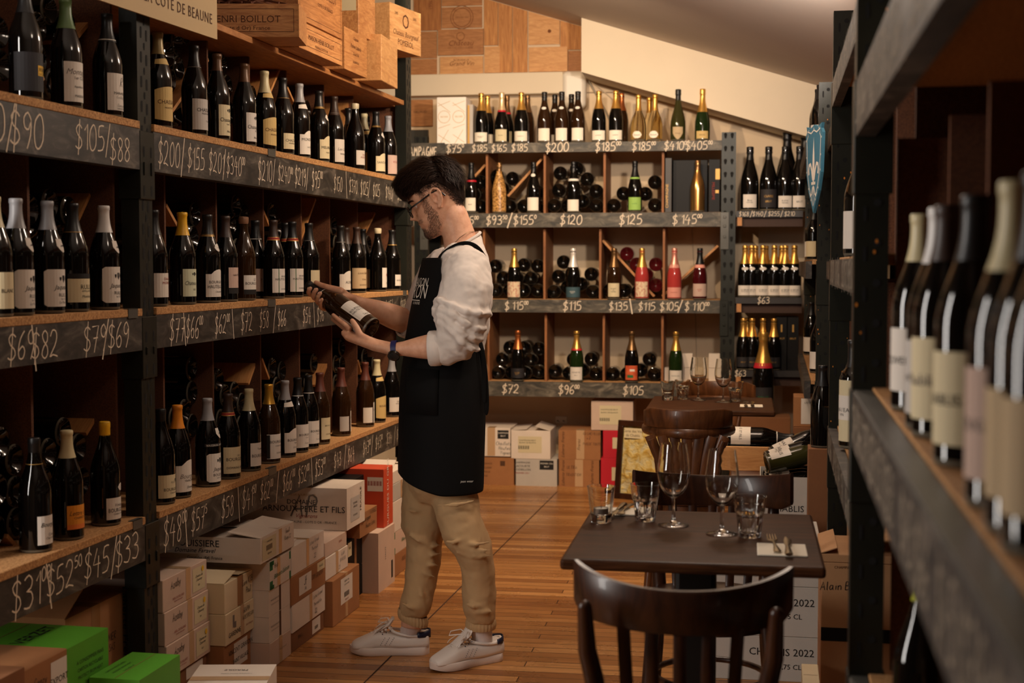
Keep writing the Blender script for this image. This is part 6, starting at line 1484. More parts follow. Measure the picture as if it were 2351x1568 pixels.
for cxx in (-.5, .5):
    v2, f2 = _ribbon([(.038 * cos(t * pi / 14), .038 * sin(t * pi / 14)) for t in range(29)], .0022); put_flat(gm_, (v2, f2), cxx * w2, -.1112, .295 * .58, 0)
    for (ax, az, bx, bz) in ((-.42, .24, .42, .27), (-.42, .26, .42, .20), (-.4, .10, .42, .125), (-.4, .06, .4, .01), (-.3, .0, .3, .09)):
        v2, f2 = _ribbon([(ax * w2, az), (bx * w2, bz)], .002); put_flat(gm_, (v2, f2), cxx * w2, -.1112, 0, 0)
gm_.build('gilt_print', M_INKGOLD, g)
gift(BF, 1073, 1086, .07, .16, B_Z[0], .25, M_CARDG, 'thin grey and gilt gift box beside the white one', [], [('front', .05, .4, .02, .98, M_INKGOLD)])
gift(BF, 1782, 1806, .06, .2, C_Z[2], .325, M_BLACKBOX, 'left black gift box with a gilt figure on the lower corner shelf', [('front', 'BRUT', .012, .5, .58, M_INKGOLD)], [('front', .42, .58, .72, .86, M_INKGOLD)])
gift(BF, 1808, 1833, .06, .2, C_Z[2], .325, M_BLACKBOX, 'right black gift box with a gilt figure on the lower corner shelf', [('front', 'BRUT', .012, .5, .58, M_INKGOLD)], [('front', .42, .58, .72, .86, M_INKGOLD)])
# giant bottle on a dark carton in front of the corner shelf
zc = .49
xq = BF.x_at(1752, -.12, .7)
carton(BF, xq - .16, xq + .16, -.26, -.012, 0, zc, M_CARDD, 'tall brown carton in the back corner carrying a giant bottle')
bottle(BF.M @ Matrix.Translation((xq, -.12, zc + .0008)), 'jeroboam', M_GL_BLACK, 'gold', 'foil', .30, 'giant gold-necked champagne bottle with red collar, in the back corner behind the far table', 'champagne bottle', None, [('dark', .05, .17, 50, dict(ang=-pi / 2, text='BRUT;.02;v'))], [(M_CRIMSON, .285, .315)], 'champagne_bottle')

# ---- cartons at the right
GR = 'cartons at the right behind the near table'
SF = Frame((0, 0), -radians(10))
def sf_xy(u, v, d):
    p = SF.Mi @ at_depth(u, v, d); return p.x, p.y, p.z
d0 = F_PX / 690.0
xr_, yr_, _ = sf_xy(1882, 1300, d0)
for z0, z1, tx, w_ in ((0, .152, [('front', 'CHABLIS 2022', .026, .66, .58, M_INK), ('front', '12 X 0,75 CL', .018, .66, .28, M_INK)], 'lowest of the white printed cartons behind the near chair'),
                       (.153, .322, [('front', 'CHABLIS 2022', .026, .66, .62, M_INK), ('front', '12 X 0,75 CL', .018, .66, .36, M_INK)], 'second from the floor of the white printed cartons'),
                       (.323, .492, [('front', 'CHABLIS 2022', .026, .7, .5, M_INK)], 'third of the white printed cartons, half hidden by the table')):
    carton(SF, xr_ - .36, xr_, yr_, yr_ + .30, z0, z1, M_CARDG, w_, tx, [('front', .02, .2, .3, .62, M_INK, [('LOUIS MICHEL', .014, .5, .4, M_INKW, 'print', pi)])] if z0 == .153 else [], group=GR)
xo, yo, _ = sf_xy(1744, 1160, F_PX / 560.0)
w_, dd, th = .30, .30, .004
xo += w_; z0, z1 = .331, .531
carton(SF, xo - w_, xo, yo, yo + dd, 0, .33, M_CARDG, 'white carton under the open one of slanting bottles', group=GR)
mb = MB()
for (a, b, c, d) in ((0, w_, 0, th), (0, w_, dd - th, dd), (0, th, th, dd - th), (w_ - th, w_, th, dd - th)): mb.box(a, b, c, d, 0, z1 - z0)
mb.box(th, w_ - th, th, dd - th, 0, th)
put_flat(mb, text2d('CHABLIS 2022', .037), w_ * .5, -.001, .058, 1)
oc = mb.build('open_carton', [M_CARDG, M_INK], M=SF.M @ Matrix.Translation((xo - w_, yo, z0)))
tag(oc, 'open white printed carton of slanting bottles on the stack by the right rack', 'carton', GR)
# first the flat layer hidden in the carton, then the ones that stick out
for k, (dx, dy, dz, ang, yw, pos) in enumerate(((.02, .055, .150, 8, 10, 'lowest in front'), (.02, .150, .150, 8, 10, 'lowest in the middle'), (.02, .245, .150, 8, 10, 'lowest at the back'), (.025, .060, .242, 14, 12, 'above the lowest in front'), (.025, .156, .242, 16, 12, 'above the lowest in the middle'), (.05, .25, .250, 26, 10, 'steepest, at the rear'))):
    Mx = SF.M @ Matrix.Translation((xo - w_ + dx, yo + dy, z0 + dz)) @ Matrix.Rotation(radians(yw), 4, 'Z') @ Matrix.Rotation(pi / 2 - radians(ang), 4, 'Y') @ Matrix.Rotation(radians(25 * (k % 3) - 70), 4, 'Z')
    cap = 'waxbrown' if k == 5 else 'black'
    bottle(Mx, 'burgundy', M_GL_BLACK if k != 3 else M_GL_OLIVE, cap, 'wax' if k == 5 else 'cap', .222, f'slanting bottle in the open printed carton, {pos}', 'wine bottle', 'slanting bottles in the open carton', [('white', .02, .105, 70, dict(ang=-pi / 2 - .5, text='CHABLIS;.016|1er CRU;.008'))])
# pine case of lying bottles farther back, on cartons
d1 = F_PX / 530.0
xk, yk, _ = sf_xy(1757, 1050, d1)
xk0 = sf_xy(1656, 1050, d1)[0]
carton(SF, xk0 + .07, xk + .14, yk + .01, yk + .36, 0, .25, M_CARDD, 'brown carton on the floor under the pine case of bottles', group=GR)
carton(SF, xk0 + .07, xk + .14, yk + .01, yk + .36, .251, .502, M_CARDP, 'pinkish carton directly under the pine case of bottles', group=GR)
W2, D2, H2 = xk + .15 - xk0, .36, .105
mb = MB()
for (a, b, c, d) in ((0, W2, 0, .012), (0, W2, D2 - .012, D2), (0, .012, .012, D2 - .012), (W2 - .012, W2, .012, D2 - .012)): mb.box(a, b, c, d, 0, H2)
mb.box(.012, W2 - .012, .012, D2 - .012, 0, .01)
ob = mb.build('pine_case', M_CRATE2, M=SF.M @ Matrix.Translation((xk0, yk, .503)))
tag(ob, 'open pale pine case holding a row of lying bottles, beyond the near table', 'wine case'); bevel(ob, .0015, 1)
for k in range(3):
    Mx = SF.M @ Matrix.Translation((xk0 + .016, yk + .062 + .088 * k, .503 + .0525)) @ Matrix.Rotation(pi / 2, 4, 'Y') @ Matrix.Rotation(radians(-150), 4, 'Z')
    bottle(Mx, 'burgundy', M_GL_BLACK, 'black', 'cap', .222, f'bottle lying in the pine case, neck right, {("front", "middle", "rear")[k]} of its bottom layer', 'wine bottle', 'lying bottles in the pine case', [('white', .02, .105, 62, dict(ang=-pi / 2 + radians(150) - .9, text='ET FILS;.012'))], [(M_INKW, .218, .222)])
for k in range(2):
    Mx = SF.M @ Matrix.Translation((xk0 + .018, yk + .106 + .088 * k, .503 + .0525 + .0745)) @ Matrix.Rotation(pi / 2, 4, 'Y') @ Matrix.Rotation(radians(-150), 4, 'Z')
    bottle(Mx, 'burgundy', M_GL_BLACK, 'black', 'cap', .222, f'bottle lying on top in the pine case, {("front", "rear")[k]} of the upper pair', 'wine bottle', 'lying bottles in the pine case', [('white', .02, .105, 62, dict(ang=-pi / 2 + radians(150) - .6, text='ET FILS;.012'))], [(M_INKW, .218, .222)])
# cartons under the right rack
GU = 'cartons under the right rack'
def rf(u, v, d):
    p = RF.Mi @ at_depth(u, v, d); return p.x, p.y, p.z
x_, y_, _ = rf(1886, 1350, F_PX / 745.0)
y_ = .005
def rcart(x0, x1, y0, z0, z1, mat, label, **kw): return carton(RF, x0, x1, y0, y0 + .40, z0, z1, mat, label, group=GU, **kw)
def rtext(o_mat): return None
TF = Frame((0, 0), -radians(10.5))
def tf(u, v, d):
    p = TF.Mi @ at_depth(u, v, d); return p.x, p.y, p.z
x_, yy_, _ = tf(1886, 1350, F_PX / 790.0)
def tcart(z0, z1, mat, label, texts=(), w=.34, dx=0.0, dy=0.0, dep=.30, **kw): return carton(TF, x_ + dx, x_ + dx + w, yy_ + dy, yy_ + dy + dep, z0, z1, mat, label, texts, group=GU, **kw)
tcart(.0, .305, M_CARD, 'brown carton at the foot of the stack under the right rack')
tcart(.306, .535, M_CARDT, 'tan signed carton with a black stripe under the right rack, right of the table', [('front', 'Alain Brun', .024, .17, .66, M_INK, 'hand', .05), ('front', 'CHAMPAGNE', .008, .2, .93, M_INKB)], blocks=[('front', 0, 1, .0, .17, M_BLACKBOX)])
tcart(.536, .56, M_CARDT, 'flat tan carton with open flaps on the signed one', flaps=[('left', .05, 20), ('right', .08, 4)], dx=-.004)
tcart(.0, .46, M_CARD, 'tall brown carton behind the signed one under the right rack', dy=.60, dx=.06)
tcart(.461, .56, M_CARDT, 'tan carton with a pale lid behind the signed stack, beside the table corner', dy=.605, dx=.06)
carton(TF, x_ - .055, x_ - .008, yy_ - .25, yy_ - .02, 0, .24, M_CARDC, 'narrow cream carton leaning space beside the tan stack, bottom right of the table', group=GU)
carton(TF, x_ + .035, x_ + .22, yy_ - .2, yy_ - .01, 0, .165, M_CARDW, 'small white carton on the floor at the foot of the signed stack', group=GU)
# carton with a white sheet between the far table and the right rack
x_, yy_, _ = tf(1822, 950, F_PX / 480.0)
carton(TF, x_, x_ + .10, yy_, yy_ + .22, 0, .62, M_CARDD, 'tall dark carton between the far table and right rack', group=GU)
carton(TF, x_, x_ + .10, yy_ + .01, yy_ + .2, .621, .765, M_CARD, 'brown carton with a white sheet, beyond the pine case', [], [('front', .35, .98, .1, .95, PAPER['white'], [('LISTE', .01, .5, .8, M_INK)])], group=GU)
# dark bottle standing on a carton between the posts
carton(RF, -2.69, -2.56, -.02, .072, 0, .737, M_CARDD, 'tall brown carton between the posts of the right rack, carrying a dark bottle', group=GU)
bottle(RF.M @ Matrix.Translation((-2.62, .030, .7378)), 'burgundy', M_GL_BLACK, 'black', 'cap', .222, 'dark bottle standing on a carton between the second and third right posts', 'wine bottle', None, [])
# ------------------------------------------------------------------ tables, chairs, tableware
M_TABLE = wood('table_dark_wood', rgb(26, 12, 5), rgb(84, 50, 28), 0.44, (1.5, 22, 22), 3.4, 0.08, 1.2, 0, 0.12)
M_CHAIR = wood('chair_dark_wood', rgb(30, 15, 9), rgb(66, 35, 18), 0.34, (10, 10, 2), 3.0, 0.04, 1.0, 0.12, 0.35)
M_CHAIR2 = wood('chair_red_wood', rgb(62, 34, 17), rgb(112, 68, 37), 0.34, (10, 10, 2), 3.0, 0.04, 1.0, 0.12, 0.4)
M_IRON = plain('black_iron', rgb(22, 21, 20), 0.4, 0.3)
M_GLASS = glass('clear_glass', (0.97, 0.97, 0.95, 1))
M_CUTLERY = plain('steel_cutlery', rgb(190, 176, 150), 0.22, 1.0)
M_NAPKIN = plain('paper_napkin', rgb(228, 216, 196), 0.9, bmp=.1, bscale=90)
M_WAX = plain('candle_wax', rgb(236, 228, 214), 0.5)
M_TIN = plain('tealight_tin', rgb(170, 166, 160), 0.3, 0.9)
TAB_Z = 0.74
YAW_T = -radians(9.3)
def table(c, w, d, label):
    t = empty('cafe_table', loc=(c[0], c[1], 0), rotz=YAW_T)
    tag(t, label, 'table', 'dark cafe tables')
    mb = MB(); mb.box(-w / 2, w / 2, -d / 2, d / 2, TAB_Z - .026, TAB_Z); bevel(mb.build('tabletop', M_TABLE, t), .008, 3)
    mb = MB(); mb.box(-.05, .05, -.05, .05, .03, TAB_Z - .03); bevel(mb.build('column', M_IRON, t), .012, 2)
    mb = MB(); mb.box(-.16, .16, -.16, .16, TAB_Z - .036, TAB_Z - .0262); mb.build('top_plate', M_IRON, t)
    mb = MB(); mb.box(-.21, .21, -.21, .21, .0, .02); mb.box(-.09, .09, -.09, .09, .02, .032); bevel(mb.build('base_plate', M_IRON, t), .006, 2)
    return t
T1 = at_z(1590, 1228, TAB_Z); T1 = Vector((.452, 3.50, 0))
_c = [at_z(u, v, TAB_Z) for u, v in ((1286, 1286), (1886, 1305), (1870, 1172), (1353, 1172))]
T1 = sum(_c, Vector()) / 4
table(T1, .585, .67, 'near dark wooden cafe table set for two')
_c = [at_z(u, v, TAB_Z) for u, v in ((1477, 944), (1766, 947), (1773, 910), (1516, 906))]
T2 = sum(_c, Vector()) / 4
table(T2, .585, .67, 'far dark wooden cafe table in front of the back rack')

def chair(c, yaw, label, mat, style='slats', top=.83, w=.41):
    """bentwood chair; +y is the way the sitter faces"""
    t = empty('wooden_chair', loc=(c[0], c[1], 0), rotz=yaw); tag(t, label, 'chair')
    R = .205 if style == 'slats' else .165; zs = .48
    mb = MB(); mb.lathe([(.02, zs - .030), (R - .02, zs - .030), (R, zs - .022), (R, zs - .006), (R - .012, zs), (R - .04, zs - .004), (.02, zs - .008)], 40); mb.build('seat', mat, t, smooth=40)
    mb = MB(); mb.lathe([(R - .035, zs - .065), (R - .018, zs - .065), (R - .018, zs - .031), (R - .035, zs - .031), (R - .035, zs - .065)], 40, cap0=False, cap1=False); mb.build('seat_ring', mat, t, smooth=40)
    for s in (-1, 1):
        mb = MB(); q = R / .205; mb.tube([(s * .15 * q, .135 * q, zs - .035), (s * .165 * q, .16 * q, .25), (s * .185 * q, .18 * q, 0)], [.019, .017, .0135], 14); mb.build('leg', mat, t, smooth=50)
        mb = MB()
        if style == 'fan':
            mb.tube([(s * .140, -.172, top - .12), (s * .118, -.168, .66), (s * .095, -.135, zs)], [(.010, .012), (.012, .012), (.014, .014)], 12); mb.build('back_post', mat, t, smooth=50)
            mb = MB(); mb.tube([(s * .12, -.120, zs - .03), (s * .14, -.16, .25), (s * .16, -.205, 0)], [.019, .017, .0135], 14); mb.build('leg', mat, t, smooth=50); continue
        mb.tube([(s * .175, -.165 - .03, top - .035), (s * .172, -.178, top - .12), (s * .160, -.165, .62), (s * .150, -.150, zs), (s * .155, -.165, .30), (s * .175, -.215, 0)], [.0135, .0175, .019, .020, .018, .014], 14)
        mb.ball((s * .175, -.1955, top - .035), .0135, 12, 8); mb.build('back_post', mat, t, smooth=50)
    mb = MB(); mb.tube([(.155 * cos(a), .155 * sin(a) - .01, .26) for a in [2 * pi * k / 32 for k in range(33)]], .009, 8); mb.build('stretcher', mat, t, smooth=50)
    # curved top rail: tips sweep forward round the sitter
    H = .085 if style == 'slats' else .075
    rings = []
    n = 28
    for k in range(n + 1):
        q = -1 + 2 * k / n; a = q * 1.05
        x = (w / 2 + .02) * sin(a) / sin(1.05); y = -.178 + .115 * (1 - cos(a)) / (1 - cos(1.05))
        nx, ny = sin(a) * .75, -cos(a); L = sqrt(nx * nx + ny * ny); nx /= L; ny /= L
        hh = H * (1.0 - .35 * max(0, abs(q) - .86) / .14); zt = top + .028 * q * q; zb = top - H + .012 * q * q + (H - hh) * .5
        if style != 'slats': zt = top - .012 * max(0, abs(q) - .75) / .25; zb = top - H
        th = .0095 * (1 - .35 * max(0, abs(q) - .9) / .1)
        lean = .012
        rings.append([(x + nx * th, y + ny * th, zb + .006), (x + nx * th * .6, y + ny * th * .6, zb), (x - nx * th * .6, y - ny * th * .6, zb), (x - nx * th, y - ny * th, zb + .006),
                      (x - nx * th, y - ny * th - lean, zt - .006), (x - nx * th * .6, y - ny * th * .6 - lean, zt), (x + nx * th * .6, y + ny * th * .6 - lean, zt), (x + nx * th, y + ny * th - lean, zt - .006)])
    mb = MB(); mb.loft(rings); mb.build('top_rail', mat, t, smooth=50)
    if style == 'slats':
        for q in (-.34, -.17, 0, .17, .34):
            x = q * w * .8; y = -.172 + .02 * (q / .34) ** 2
            mb = MB(); mb.tube([(x * 1.06, y - .004, top - H + .016), (x * 1.02, y - .006, .66), (x * .92, y + .012, zs - .004)], [(.006, .013)] * 3, 10); mb.build('slat', mat, t, smooth=50)
    else:
        # lower bent arm rail and a fan of slats gathered at the seat
        pts = []
        for k in range(25):
            q = -1 + 2 * k / 24; a = q * 1.2
            pts.append(((w / 2 + .022) * sin(a) / sin(1.2), -.178 + .17 * (1 - cos(a)) / (1 - cos(1.2)), top - H - .018))
        mb = MB(); mb.tube(pts, [(.016, .022)] * 25, 10); mb.build('arm_rail', mat, t, smooth=50)
        for q in (-1, -.66, -.33, 0, .33, .66, 1):
            x = q * .145; y = -.172 + .02 * q * q
            mb = MB(); mb.tube([(x, y, top - H - .03), (x * .75, y - .002, .64), (x * .42, y + .02, zs - .004)], [(.005, .021), (.005, .019), (.005, .014)], 8); mb.build('slat', mat, t, smooth=50)
    return t
pc = at_z(1566, 1362, .80)
a_ = radians(-9)
chair((pc.x + .178 * sin(-a_) * 1.0, pc.y + .178 * cos(a_) + .03), a_, 'dark bentwood chair in the foreground, seen from behind at the near table', M_CHAIR, 'slats', .80, .37)
pf = at_depth(1632, 1095, F_PX / 800.0)
chair((pf.x - .02, pf.y - .16), a_ + pi, 'dark bentwood chair on the far side of the near table, facing the camera', M_CHAIR, 'slats', .79, .40)
pm_ = at_depth(1597, 935, F_PX / 592.0)
chair((pm_.x - .005, pm_.y + .18), a_, 'reddish wooden chair with a fan of slats, back turned, at the far table', M_CHAIR2, 'fan', .835, .30)
pg = at_depth(1645, 880, F_PX / 442.0)
chair((pg.x - .02, pg.y - .16), a_ + pi, 'reddish wooden chair on the far side of the far table, facing the camera', M_CHAIR2, 'fan', .79, .34)

# ---- glassware
def lathe_part(name, prof, mat, parent, seg=40): 
    mb = MB(); mb.lathe(prof, seg, cap0=False, cap1=False)
    return mb.build(name, mat, parent, smooth=60)
def wine_glass(p, k, label, grp):
    t = empty('wine_glass', loc=p); tag(t, label, 'wine glass', grp)
    s = k
    outer = [(.0045, .070), (.012, .074), (.022, .082), (.031, .094), (.0375, .110), (.0410, .130), (.0405, .150), (.0370, .175), (.0335, .200), (.0325, .208)]
    inner = [(.0317, .208), (.0327, .200), (.0362, .175), (.0397, .150), (.0402, .130), (.0367, .1105), (.030, .0955), (.021, .0845), (.011, .0775), (.0002, .0758)]
    lathe_part('bowl', [(r * s, z * s) for r, z in outer + inner], M_GLASS, t)
    foot = [(.0002, .0006), (.0375, .0006), (.039, .0018), (.0375, .0030), (.025, .0046), (.010, .0085), (.0052, .016), (.0042, .030), (.0038, .050), (.0042, .066), (.0045, .070), (.0002, .0702)]
    lathe_part('stem', [(r * s, z * s) for r, z in foot], M_GLASS, t)
    return t
def tumbler(p, label, grp, facets=True, s=1.0):
    n = 36
    rings = []
    def ring(r, z, f=0):
        return [((r * (1 - f * (.5 - .5 * cos(9 * 2 * pi * k / n))) * cos(2 * pi * k / n)) * s, (r * (1 - f * (.5 - .5 * cos(9 * 2 * pi * k / n))) * sin(2 * pi * k / n)) * s, z * s) for k in range(n)]
    f = .10 if facets else 0
    outer = [(.0005, .0005, 0), (.024, .0005, 0), (.0262, .003, f), (.0285, .022, f), (.0312, .045, f), (.0330, .056, f * .5), (.0345, .060, 0), (.0360, .072, 0), (.0385, .094, 0), (.0388, .0955, 0)]
    inner = [(.0368, .0955, 0), (.0362, .092, 0), (.0335, .070, 0), (.0300, .050, 0), (.0265, .026, 0), (.0235, .013, 0), (.018, .010, 0), (.0005, .0095, 0)]
    if not facets: outer = [(.0005, .0005, 0), (.025, .0005, 0), (.0268, .003, 0), (.0300, .040, 0), (.0345, .080, 0), (.0365, .0925, 0)]; inner = [(.0345, .0925, 0), (.0325, .080, 0), (.0285, .045, 0), (.0255, .024, 0), (.020, .0215, 0), (.0005, .021, 0)]
    mb = MB(); mb.loft([ring(*q) for q in outer + inner], cap=False)
    o = mb.build('glass_tumbler', M_GLASS, loc=p, smooth=40)
    return tag(o, label, 'glass', grp)
def tealight(p, label, s=1.0):
    t = empty('tealight_candle', loc=p); tag(t, label, 'candle', 'tealights in glasses')
    lathe_part('tin_cup', [(.0005, .0), (.019 * s, .0), (.0195 * s, .001), (.0195 * s, .015), (.0188 * s, .015), (.0188 * s, .012)], M_TIN, t, 28)
    lathe_part('wax', [(.0187 * s, .001), (.0187 * s, .0125), (.015 * s, .0135), (.0005, .013)], M_WAX, t, 28)
    mb = MB(); mb.tube([(0, 0, .012), (.001, 0, .021)], .0006, 6); mb.build('wick', M_INK, t)
    return t
def tz(u, v): 
    p = at_z(u, v, TAB_Z); return (p.x, p.y, TAB_Z + .0006)
wine_glass(tz(1546, 1207), 1.0, 'left stemmed wine glass on the near table', 'wine glasses on the near table')
wine_glass(tz(1657, 1227), 1.0, 'right stemmed wine glass on the near table, beside a tumbler', 'wine glasses on the near table')
tumbler(tz(1481, 1196), 'faceted tumbler on the near table, left of the wine glasses', 'tumblers on the near table')
tumbler(tz(1721, 1233), 'faceted tumbler on the near table, by the knife and fork', 'tumblers on the near table', s=1.04)
p = tz(1380, 1199)
tumbler(p, 'smooth tumbler holding a tealight on the near table', 'tumblers on the near table', False)
tealight((p[0], p[1], p[2] + .0218), 'white tealight in the tumbler at the left of the near table')
wine_glass(tz(1603, 919), 1.0, 'left stemmed wine glass on the far table', 'wine glasses on the far table')
wine_glass(tz(1660, 924), 1.0, 'right stemmed wine glass on the far table', 'wine glasses on the far table')
tumbler(tz(1567, 917), 'faceted tumbler on the far table, left of the wine glasses', 'tumblers on the far table')
tumbler(tz(1688, 922), 'faceted tumbler on the far table, right of the wine glasses', 'tumblers on the far table')
p = tz(1533, 919)
tumbler(p, 'smooth tumbler holding a tealight on the far table', 'tumblers on the far table', False)
tealight((p[0], p[1], p[2] + .0218), 'white tealight in the tumbler at the left of the far table')

def napkin(c, w, d, yaw, label):
    mb = MB(); mb.box(-w / 2, w / 2, -d / 2, d / 2, 0, .004)
    o = mb.build('paper_napkin', M_NAPKIN, loc=(c[0], c[1], TAB_Z + .0006), rotz=yaw); bevel(o, .0018, 2)
    return tag(o, label, 'napkin', 'paper napkins on the tables')
def fork(c, yaw, label, z):
    t = empty('fork', loc=(c[0], c[1], z), rotz=yaw); tag(t, label, 'fork')
    mb = MB(); mb.tube([(0, -.098, .0035), (0, -.088, .004), (0, -.05, .0045), (0, -.01, .005), (0, .025, .004)], [(.0085, .0016), (.0095, .0018), (.006, .0018), (.0032, .0018), (.0035, .0016)], 10); mb.build('handle', M_CUTLERY, t, smooth=60)
    mb = MB(); mb.tube([(0, .022, .004), (0, .04, .003), (0, .055, .0025)], [(.0035, .0014), (.0115, .0013), (.0125, .0012)], 10)
    for q in (-1.5, -.5, .5, 1.5): mb.tube([(q * .0066, .052, .0025), (q * .0066, .078, .0045), (q * .006, .098, .007)], [(.0021, .0012), (.0019, .0011), (.0010, .0008)], 6)
    mb.build('tines', M_CUTLERY, t, smooth=60)
    return t
def knife(c, yaw, label, z):
    t = empty('table_knife', loc=(c[0], c[1], z), rotz=yaw); tag(t, label, 'knife')
    mb = MB(); mb.tube([(0, -.105, .005), (0, -.095, .005), (0, -.05, .005), (0, -.005, .005)], [(.008, .004), (.0095, .0045), (.0075, .004), (.005, .003)], 10); mb.build('handle', M_CUTLERY, t, smooth=60)
    mb = MB(); mb.tube([(0, -.006, .005), (.001, .02, .005), (.002, .07, .005), (-.001, .105, .005)], [(.0035, .002), (.0085, .0009), (.0095, .0008), (.003, .0006)], 8); mb.build('blade', M_CUTLERY, t, smooth=60)
    return t
c = at_z(1795, 1265, TAB_Z)
napkin(c, .112, .135, YAW_T, 'white square napkin under the knife and fork, near right corner of the near table')
zc_ = TAB_Z + .0052
fork((at_z(1783, 1262, TAB_Z).x, at_z(1783, 1256, TAB_Z).y), YAW_T + .06, 'steel fork lying on the napkin at the near right corner', zc_)
knife((at_z(1808, 1262, TAB_Z).x, at_z(1808, 1262, TAB_Z).y), YAW_T, 'steel knife lying on the napkin at the near right corner', zc_)
c = at_z(1436, 1178, TAB_Z)
napkin((c.x, c.y + .01), .105, .10, YAW_T, 'white napkin behind the tealight glass on the near table')
fork((at_z(1432, 1175, TAB_Z).x, at_z(1432, 1178, TAB_Z).y), YAW_T + pi - .12, 'steel fork on the napkin behind the tealight glass', zc_)
knife((at_z(1416, 1178, TAB_Z).x, at_z(1416, 1180, TAB_Z).y), YAW_T + pi - .1, 'steel knife on the napkin behind the tealight glass', zc_)
c = at_z(1725, 933, TAB_Z)
napkin(c, .105, .11, YAW_T, 'white napkin at the right of the far table')
fork((at_z(1714, 932, TAB_Z).x, at_z(1714, 931, TAB_Z).y), YAW_T, 'steel fork on the napkin of the far table', zc_)
knife((at_z(1729, 932, TAB_Z).x, at_z(1729, 931, TAB_Z).y), YAW_T, 'steel knife on the napkin of the far table', zc_)

# ---- framed relief map leaning by the crimson cartons
def relief_material():
    m, nt, b = _nt('relief_map')
    v = coords(nt, (1, 1, 1))
    f = noise(nt, v, 20, 8, 0.6, 0.6)
    nt.links.new(ramp(nt, f, [(0.35, rgb(214, 206, 172)), (0.5, rgb(222, 196, 120)), (0.62, rgb(196, 152, 48)), (0.75, rgb(226, 212, 170))]), b.inputs['Base Color'])
    b.inputs['Roughness'].default_value = 0.6
    bump(nt, b, f, 1.0, 0.03)
    return m
mw, mh = .50, .47
pA = at_z(1409, 1144, 0); yawm = -radians(30)
MM = Matrix.Translation((pA.x, pA.y, 0)) @ Matrix.Rotation(yawm, 4, 'Z') @ Matrix.Rotation(radians(-7), 4, 'X')
fr = empty('framed_relief_map', M=MM); tag(fr, 'dark framed relief map in yellow and cream, leaning beside the crimson cartons', 'picture')
mb = MB(); mb.box(0, mw, 0, .03, 0, .035); mb.box(0, mw, 0, .03, mh - .035, mh); mb.box(0, .035, 0, .03, .035, mh - .035); mb.box(mw - .035, mw, 0, .03, .035, mh - .035)
bevel(mb.build('frame', M_CHAIR, fr), .003, 2)
mb = MB()
nx, nz = 60, 60; rnd = random.Random(4)
blobs = [(rnd.uniform(.08, mw - .08), rnd.uniform(.08, mh - .08), rnd.uniform(.02, .06), rnd.uniform(.003, .011)) for _ in range(60)]
vs = []
for i in range(nx + 1):
    for j in range(nz + 1):
        x = .03 + (mw - .06) * i / nx; z = .03 + (mh - .06) * j / nz
        h = sum(hh * math.exp(-((x - bx) ** 2 + (z - bz) ** 2) / (r * r)) for bx, bz, r, hh in blobs)
        edge = min(i, j, nx - i, nz - j) / 6.0
        vs.append((x, .016 - min(h, .014) * min(1, edge), z))
fs = [(i * (nz + 1) + j, (i + 1) * (nz + 1) + j, (i + 1) * (nz + 1) + j + 1, i * (nz + 1) + j + 1) for i in range(nx) for j in range(nz)]
mb.add(vs, fs, 0)
mb.box(.045, .16, .0015, .003, mh - .105, mh - .045, 2)
put_flat(mb, text2d('Carte des Vins', .022), .102, .0008, mh - .07, 1); put_flat(mb, text2d('de Chablis', .022), .102, .0008, mh - .095, 1)
put_flat(mb, text2d('CHABLIS', .03), mw - .16, .0008, mh - .09, 1)
mb.build('relief_sheet', [relief_material(), M_INKB, PAPER['cream']], fr, smooth=60)

# ---- signs, plaque, socket, map board
x_, _ = BF.xz_at(983, 348, -.02); zs0 = BF.xz_at(983, 370, -.03)[1]; zs1 = BF.xz_at(983, 328, -.03)[1]
sx0, sx1 = BF.x_at(925, -.03, zs0), BF.x_at(1020, -.03, zs0)
mb = MB(); mb.box(0, sx1 - sx0, 0, .012, 0, zs1 - zs0); put_flat(mb, hand2d('CHAMPAGNE', .055, .11, 'r', slant=.05, jitter=.02, narrow=.62), sx1 - sx0 - .045, -.0009, .034, 1)
o = mb.build('chalk_sign', [M_BEAMB, M_CHALK], M=BF.M @ Matrix.Translation((sx0, -.018, zs0)))
tag(o, 'small black chalk sign on the left end of the back rack, above the man', 'sign')
def wall_piece(u0, u1, v0, v1, y, th, mats, label, cat, name, txt=None):
    a = BF.xz_at((u0 + u1) / 2, v1, y); b = BF.xz_at((u0 + u1) / 2, v0, y)
    xa, xb = BF.x_at(u0, y, a[1]), BF.x_at(u1, y, a[1])
    mb = MB(); mb.box(0, xb - xa, 0, th, 0, b[1] - a[1])
    if txt: put_flat(mb, text2d(txt, .022), (xb - xa) * .55, -.0006, (b[1] - a[1]) * .5, 1)
    o = mb.build(name, mats, M=BF.M @ Matrix.Translation((xa, y, a[1]))); bevel(o, .003, 1)
    return tag(o, label, cat)
wall_piece(930, 993, 229, 290, WALL_Y - .022, .02, [M_CRATE3, M_INKB], 'small reddish wood plaque on the wall left of the white gift box', 'plaque', 'wood_plaque', 'GRUAUD')
wall_piece(930, 984, 298, 334, WALL_Y - .02, .018, [plain('mirror', rgb(190, 186, 176), .05, .9)], 'small mirror under the wood plaque on the back wall', 'mirror', 'wall_mirror')
o = wall_piece(1275, 1302, 955.5, 972, WALL_Y - .012, .010, [M_PLASTIC], 'white double power socket on the wall above the brown cartons', 'socket', 'power_socket')
mb = MB()
for q in (.012, .05): mb.box(q, q + .008, -.0008, .0, .012, .022); mb.box(q + .011, q + .015, -.0008, 0, .008, .016)
mb.build('socket_slots', M_INKGREY, o)
